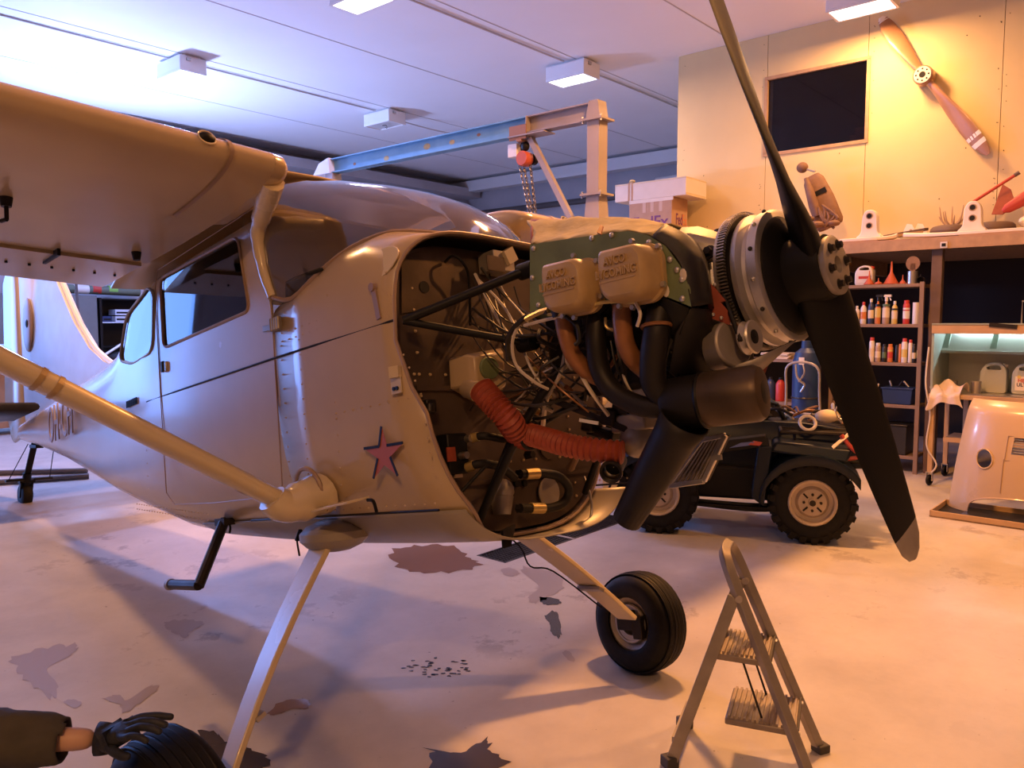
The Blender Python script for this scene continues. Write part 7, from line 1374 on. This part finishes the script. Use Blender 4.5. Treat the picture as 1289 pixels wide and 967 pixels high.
b = MB(); b.tube(crv([(8.44, 3.26, 1.13), (8.42, 3.24, 1.02), (8.42, 3.20, .96), (8.44, 3.16, .92), (8.44, 3.20, .84)], 5), .012, 7); b.tube(crv([(8.44, 3.18, 1.13), (8.42, 3.16, 1.04), (8.43, 3.22, .95)], 5), .010, 7); b.build('hanging_chain', 'steel', o)
for z in (.3, .6): b = MB(); b.tube([(8.53, 3.39, z), (8.53, 3.01, z)], .010, 7); b.build('rung', 'alu_dull', o)
o = thing('paper_stack', 'stack of pale papers on the upper shelf of the low rack', 'paper', (9.2, 3.75, 1.156), RM); b = MB()
for k in range(5): b = MB(); b.box((9.2, 3.75, 1.163 + k * .014), (.28, .34, .012), Matrix.Rotation(.1 * (k % 3 - 1), 3, 'Z')); b.build('sheaf', 'label_cream', o, smooth=0)

# ------------------------------------------------------------ left background: lockers, open shelf, bench, rods
mat('locker_grey', (.17, .18, .175), .5, var=.06); mat('frame_alu', (.66, .68, .72), .35, .6); mat('bench_pale', (.55, .62, .70), .5); mat('tube_green', (.12, .15, .11), .6)
LT = 14.5
def locker(s0, s1, label, plate):
    o = thing('locker', label, 'locker', ((s0 + s1) / 2, LT + .25, 0), RM, 'grey lockers on the left wall')
    b = MB(); b.bb((s0 + .01, LT + .02, 0), (s1 - .01, LT + .45, 2.04)); b.build('body', 'locker_grey', o, smooth=0, bevel=.006)
    b = MB(); b.bb((s0 + .03, LT, .08), (s1 - .03, LT + .02, 2.01)); d_ = b.build('door', 'locker_grey', o, smooth=0, bevel=.004)
    b = MB(); b.bb((s1 - .12, LT - .02, 1.0), (s1 - .09, LT, 1.12)); b.build('handle', 'steel', d_)
    if plate: b = MB(); b.bb(((s0 + s1) / 2 - .06, LT - .004, 1.50), ((s0 + s1) / 2 + .06, LT, 1.54)); b.build('name_plate', 'bottle_white', d_, smooth=0)
locker(4.05, 5.07, 'grey steel locker half hidden behind the tail fin', False); locker(5.10, 5.80, 'grey steel locker with a small name plate right of the tail fin', True); locker(3.0, 4.02, 'grey steel locker left of the tail fin at the picture edge', False)
OS = thing('open_shelf', 'dark open shelf with blue binders beside the grey lockers', 'shelf', (6.2, LT + .25, 0), RM)
for s in (5.84, 6.74): b = MB(); b.bb((s - .02, LT, 0), (s + .02, LT + .45, 2.0)); b.build('side_panel', 'quad_black', OS, smooth=0)
b = MB(); b.bb((5.84, LT + .43, 0), (6.74, LT + .45, 2.0)); b.build('back_panel', 'quad_black', OS, smooth=0)
for z in (.1, .7, 1.15, 1.58, 1.99): b = MB(); b.bb((5.86, LT, z - .02), (6.72, LT + .43, z)); b.build('shelf_board', 'bench_pale' if z in (1.58,) else 'quad_black', OS, smooth=0)
for i, (s, z, w, m_, l) in enumerate(((6.22, 1.581, .26, 'bench_pale', 'pale blue binder lying on the open shelf, lower one'), (6.22, 1.70, .26, 'bench_pale', 'pale blue binder lying on top of the other binder'), (5.95, 1.581, .16, 'crate_blue', 'small dark blue box on the open shelf by the binders'))): b = MB(); b.bb((s - w / 2, LT + .02, z), (s + w / 2, LT + .3, z + .10)); b.bb((s - w / 2 + .02, LT + .016, z + .03), (s + w / 2 - .02, LT + .02, z + .06), 1); tag(b.build('binder' if i < 2 else 'small_box', [m_, 'quad_black'], None, M=RM, base=(s, LT + .15, z), smooth=0, bevel=.004), l, 'binder' if i < 2 else 'box')
o = thing('rolled_mat', 'long dark roll with red and green bands on top of the lockers', 'roll', (5.9, LT + .2, 2.06), RM); b = MB(); b.cyl((5.28, LT + .2, 2.15), (6.6, LT + .2, 2.12), .075, n=20); b.build('roll', 'tube_green', o)
for s0, s1, m_ in ((5.48, 5.72, 'bottle_white'), (5.78, 5.92, 'bottle_red'), (6.05, 6.2, 'label_green2')):
    mat('label_green2', (.22, .5, .1), .5); b = MB(); b.cyl((s0, LT + .2, 2.146), (s1, LT + .2, 2.14), .079, n=20); b.build('band', m_, o)
b = MB(); b.bb((4.62, LT + .05, 2.041), (4.98, LT + .35, 2.28)); b.bb((4.70, LT + .045, 2.07), (4.90, LT + .05, 2.26), 1); tag(b.build('storage_box', ['tube_green', 'bottle_white'], None, M=RM, base=(4.8, LT + .2, 2.041), smooth=0, bevel=.004), 'brown box with a white label on top of the locker by the fin', 'box')
o = thing('tow_frame', 'pale tubular frame standing on the floor behind the fuselage', 'frame', (6.0, 13.4, 0), RM)
for pts in ([(5.35, 13.4, 1.0), (5.75, 13.4, 1.25), (6.5, 13.4, 1.25)], [(5.35, 13.4, 1.0), (5.35, 13.4, 0)], [(6.0, 13.4, 1.62), (5.9, 13.4, 1.25), (5.9, 13.4, 0)], [(6.0, 13.4, 1.62), (6.12, 13.4, 1.25), (6.12, 13.4, 0)], [(6.0, 13.4, 1.62), (6.05, 13.4, 1.95), (6.3, 13.4, 2.05), (6.6, 13.4, 2.05)]): b = MB(); b.tube(pts, .022, 8); b.build('tube', 'frame_alu', o)
b = MB(); b.sph((5.85, 13.42, .98), (.42, .12, .14), 14, 8); b.build('saddle', 'quad_black', o)
o = thing('workbench', 'pale topped workbench at the left edge behind the tail', 'bench', (2.9, 12.9, 0), RM); b = MB(); b.bb((1.6, 12.4, 1.18), (4.1, 13.2, 1.26)); b.build('bench_top', 'bench_pale', o, bevel=.01)
for s in (1.65, 4.05):
    for t in (12.45, 13.15): b = MB(); b.bb((s - .04, t - .04, 0), (s + .04, t + .04, 1.18)); b.build('leg', 'brown_wood', o)
b = MB(); b.bb((1.7, 12.6, .1), (4.0, 13.1, 1.1)); b.build('drawer_block', 'brown_wood', o)
for pts, l in (([(-5.603,8.084,0), (-4.466,8.255,0)], 'thin dark rod lying on the floor behind the tail wheel, farther one'), ([(-5.23,7.537,0), (-4.293,7.961,0)], 'thicker dark rod lying on the floor just behind the tail wheel')):
    b = MB(); a, c = V(pts[0]), V(pts[1]); b.tube([a + V((0, 0, .03)), c + V((0, 0, .03))], .028, 8); tag(b.build('steel_rod', 'pipe_dark', None, base=a), l, 'rod')
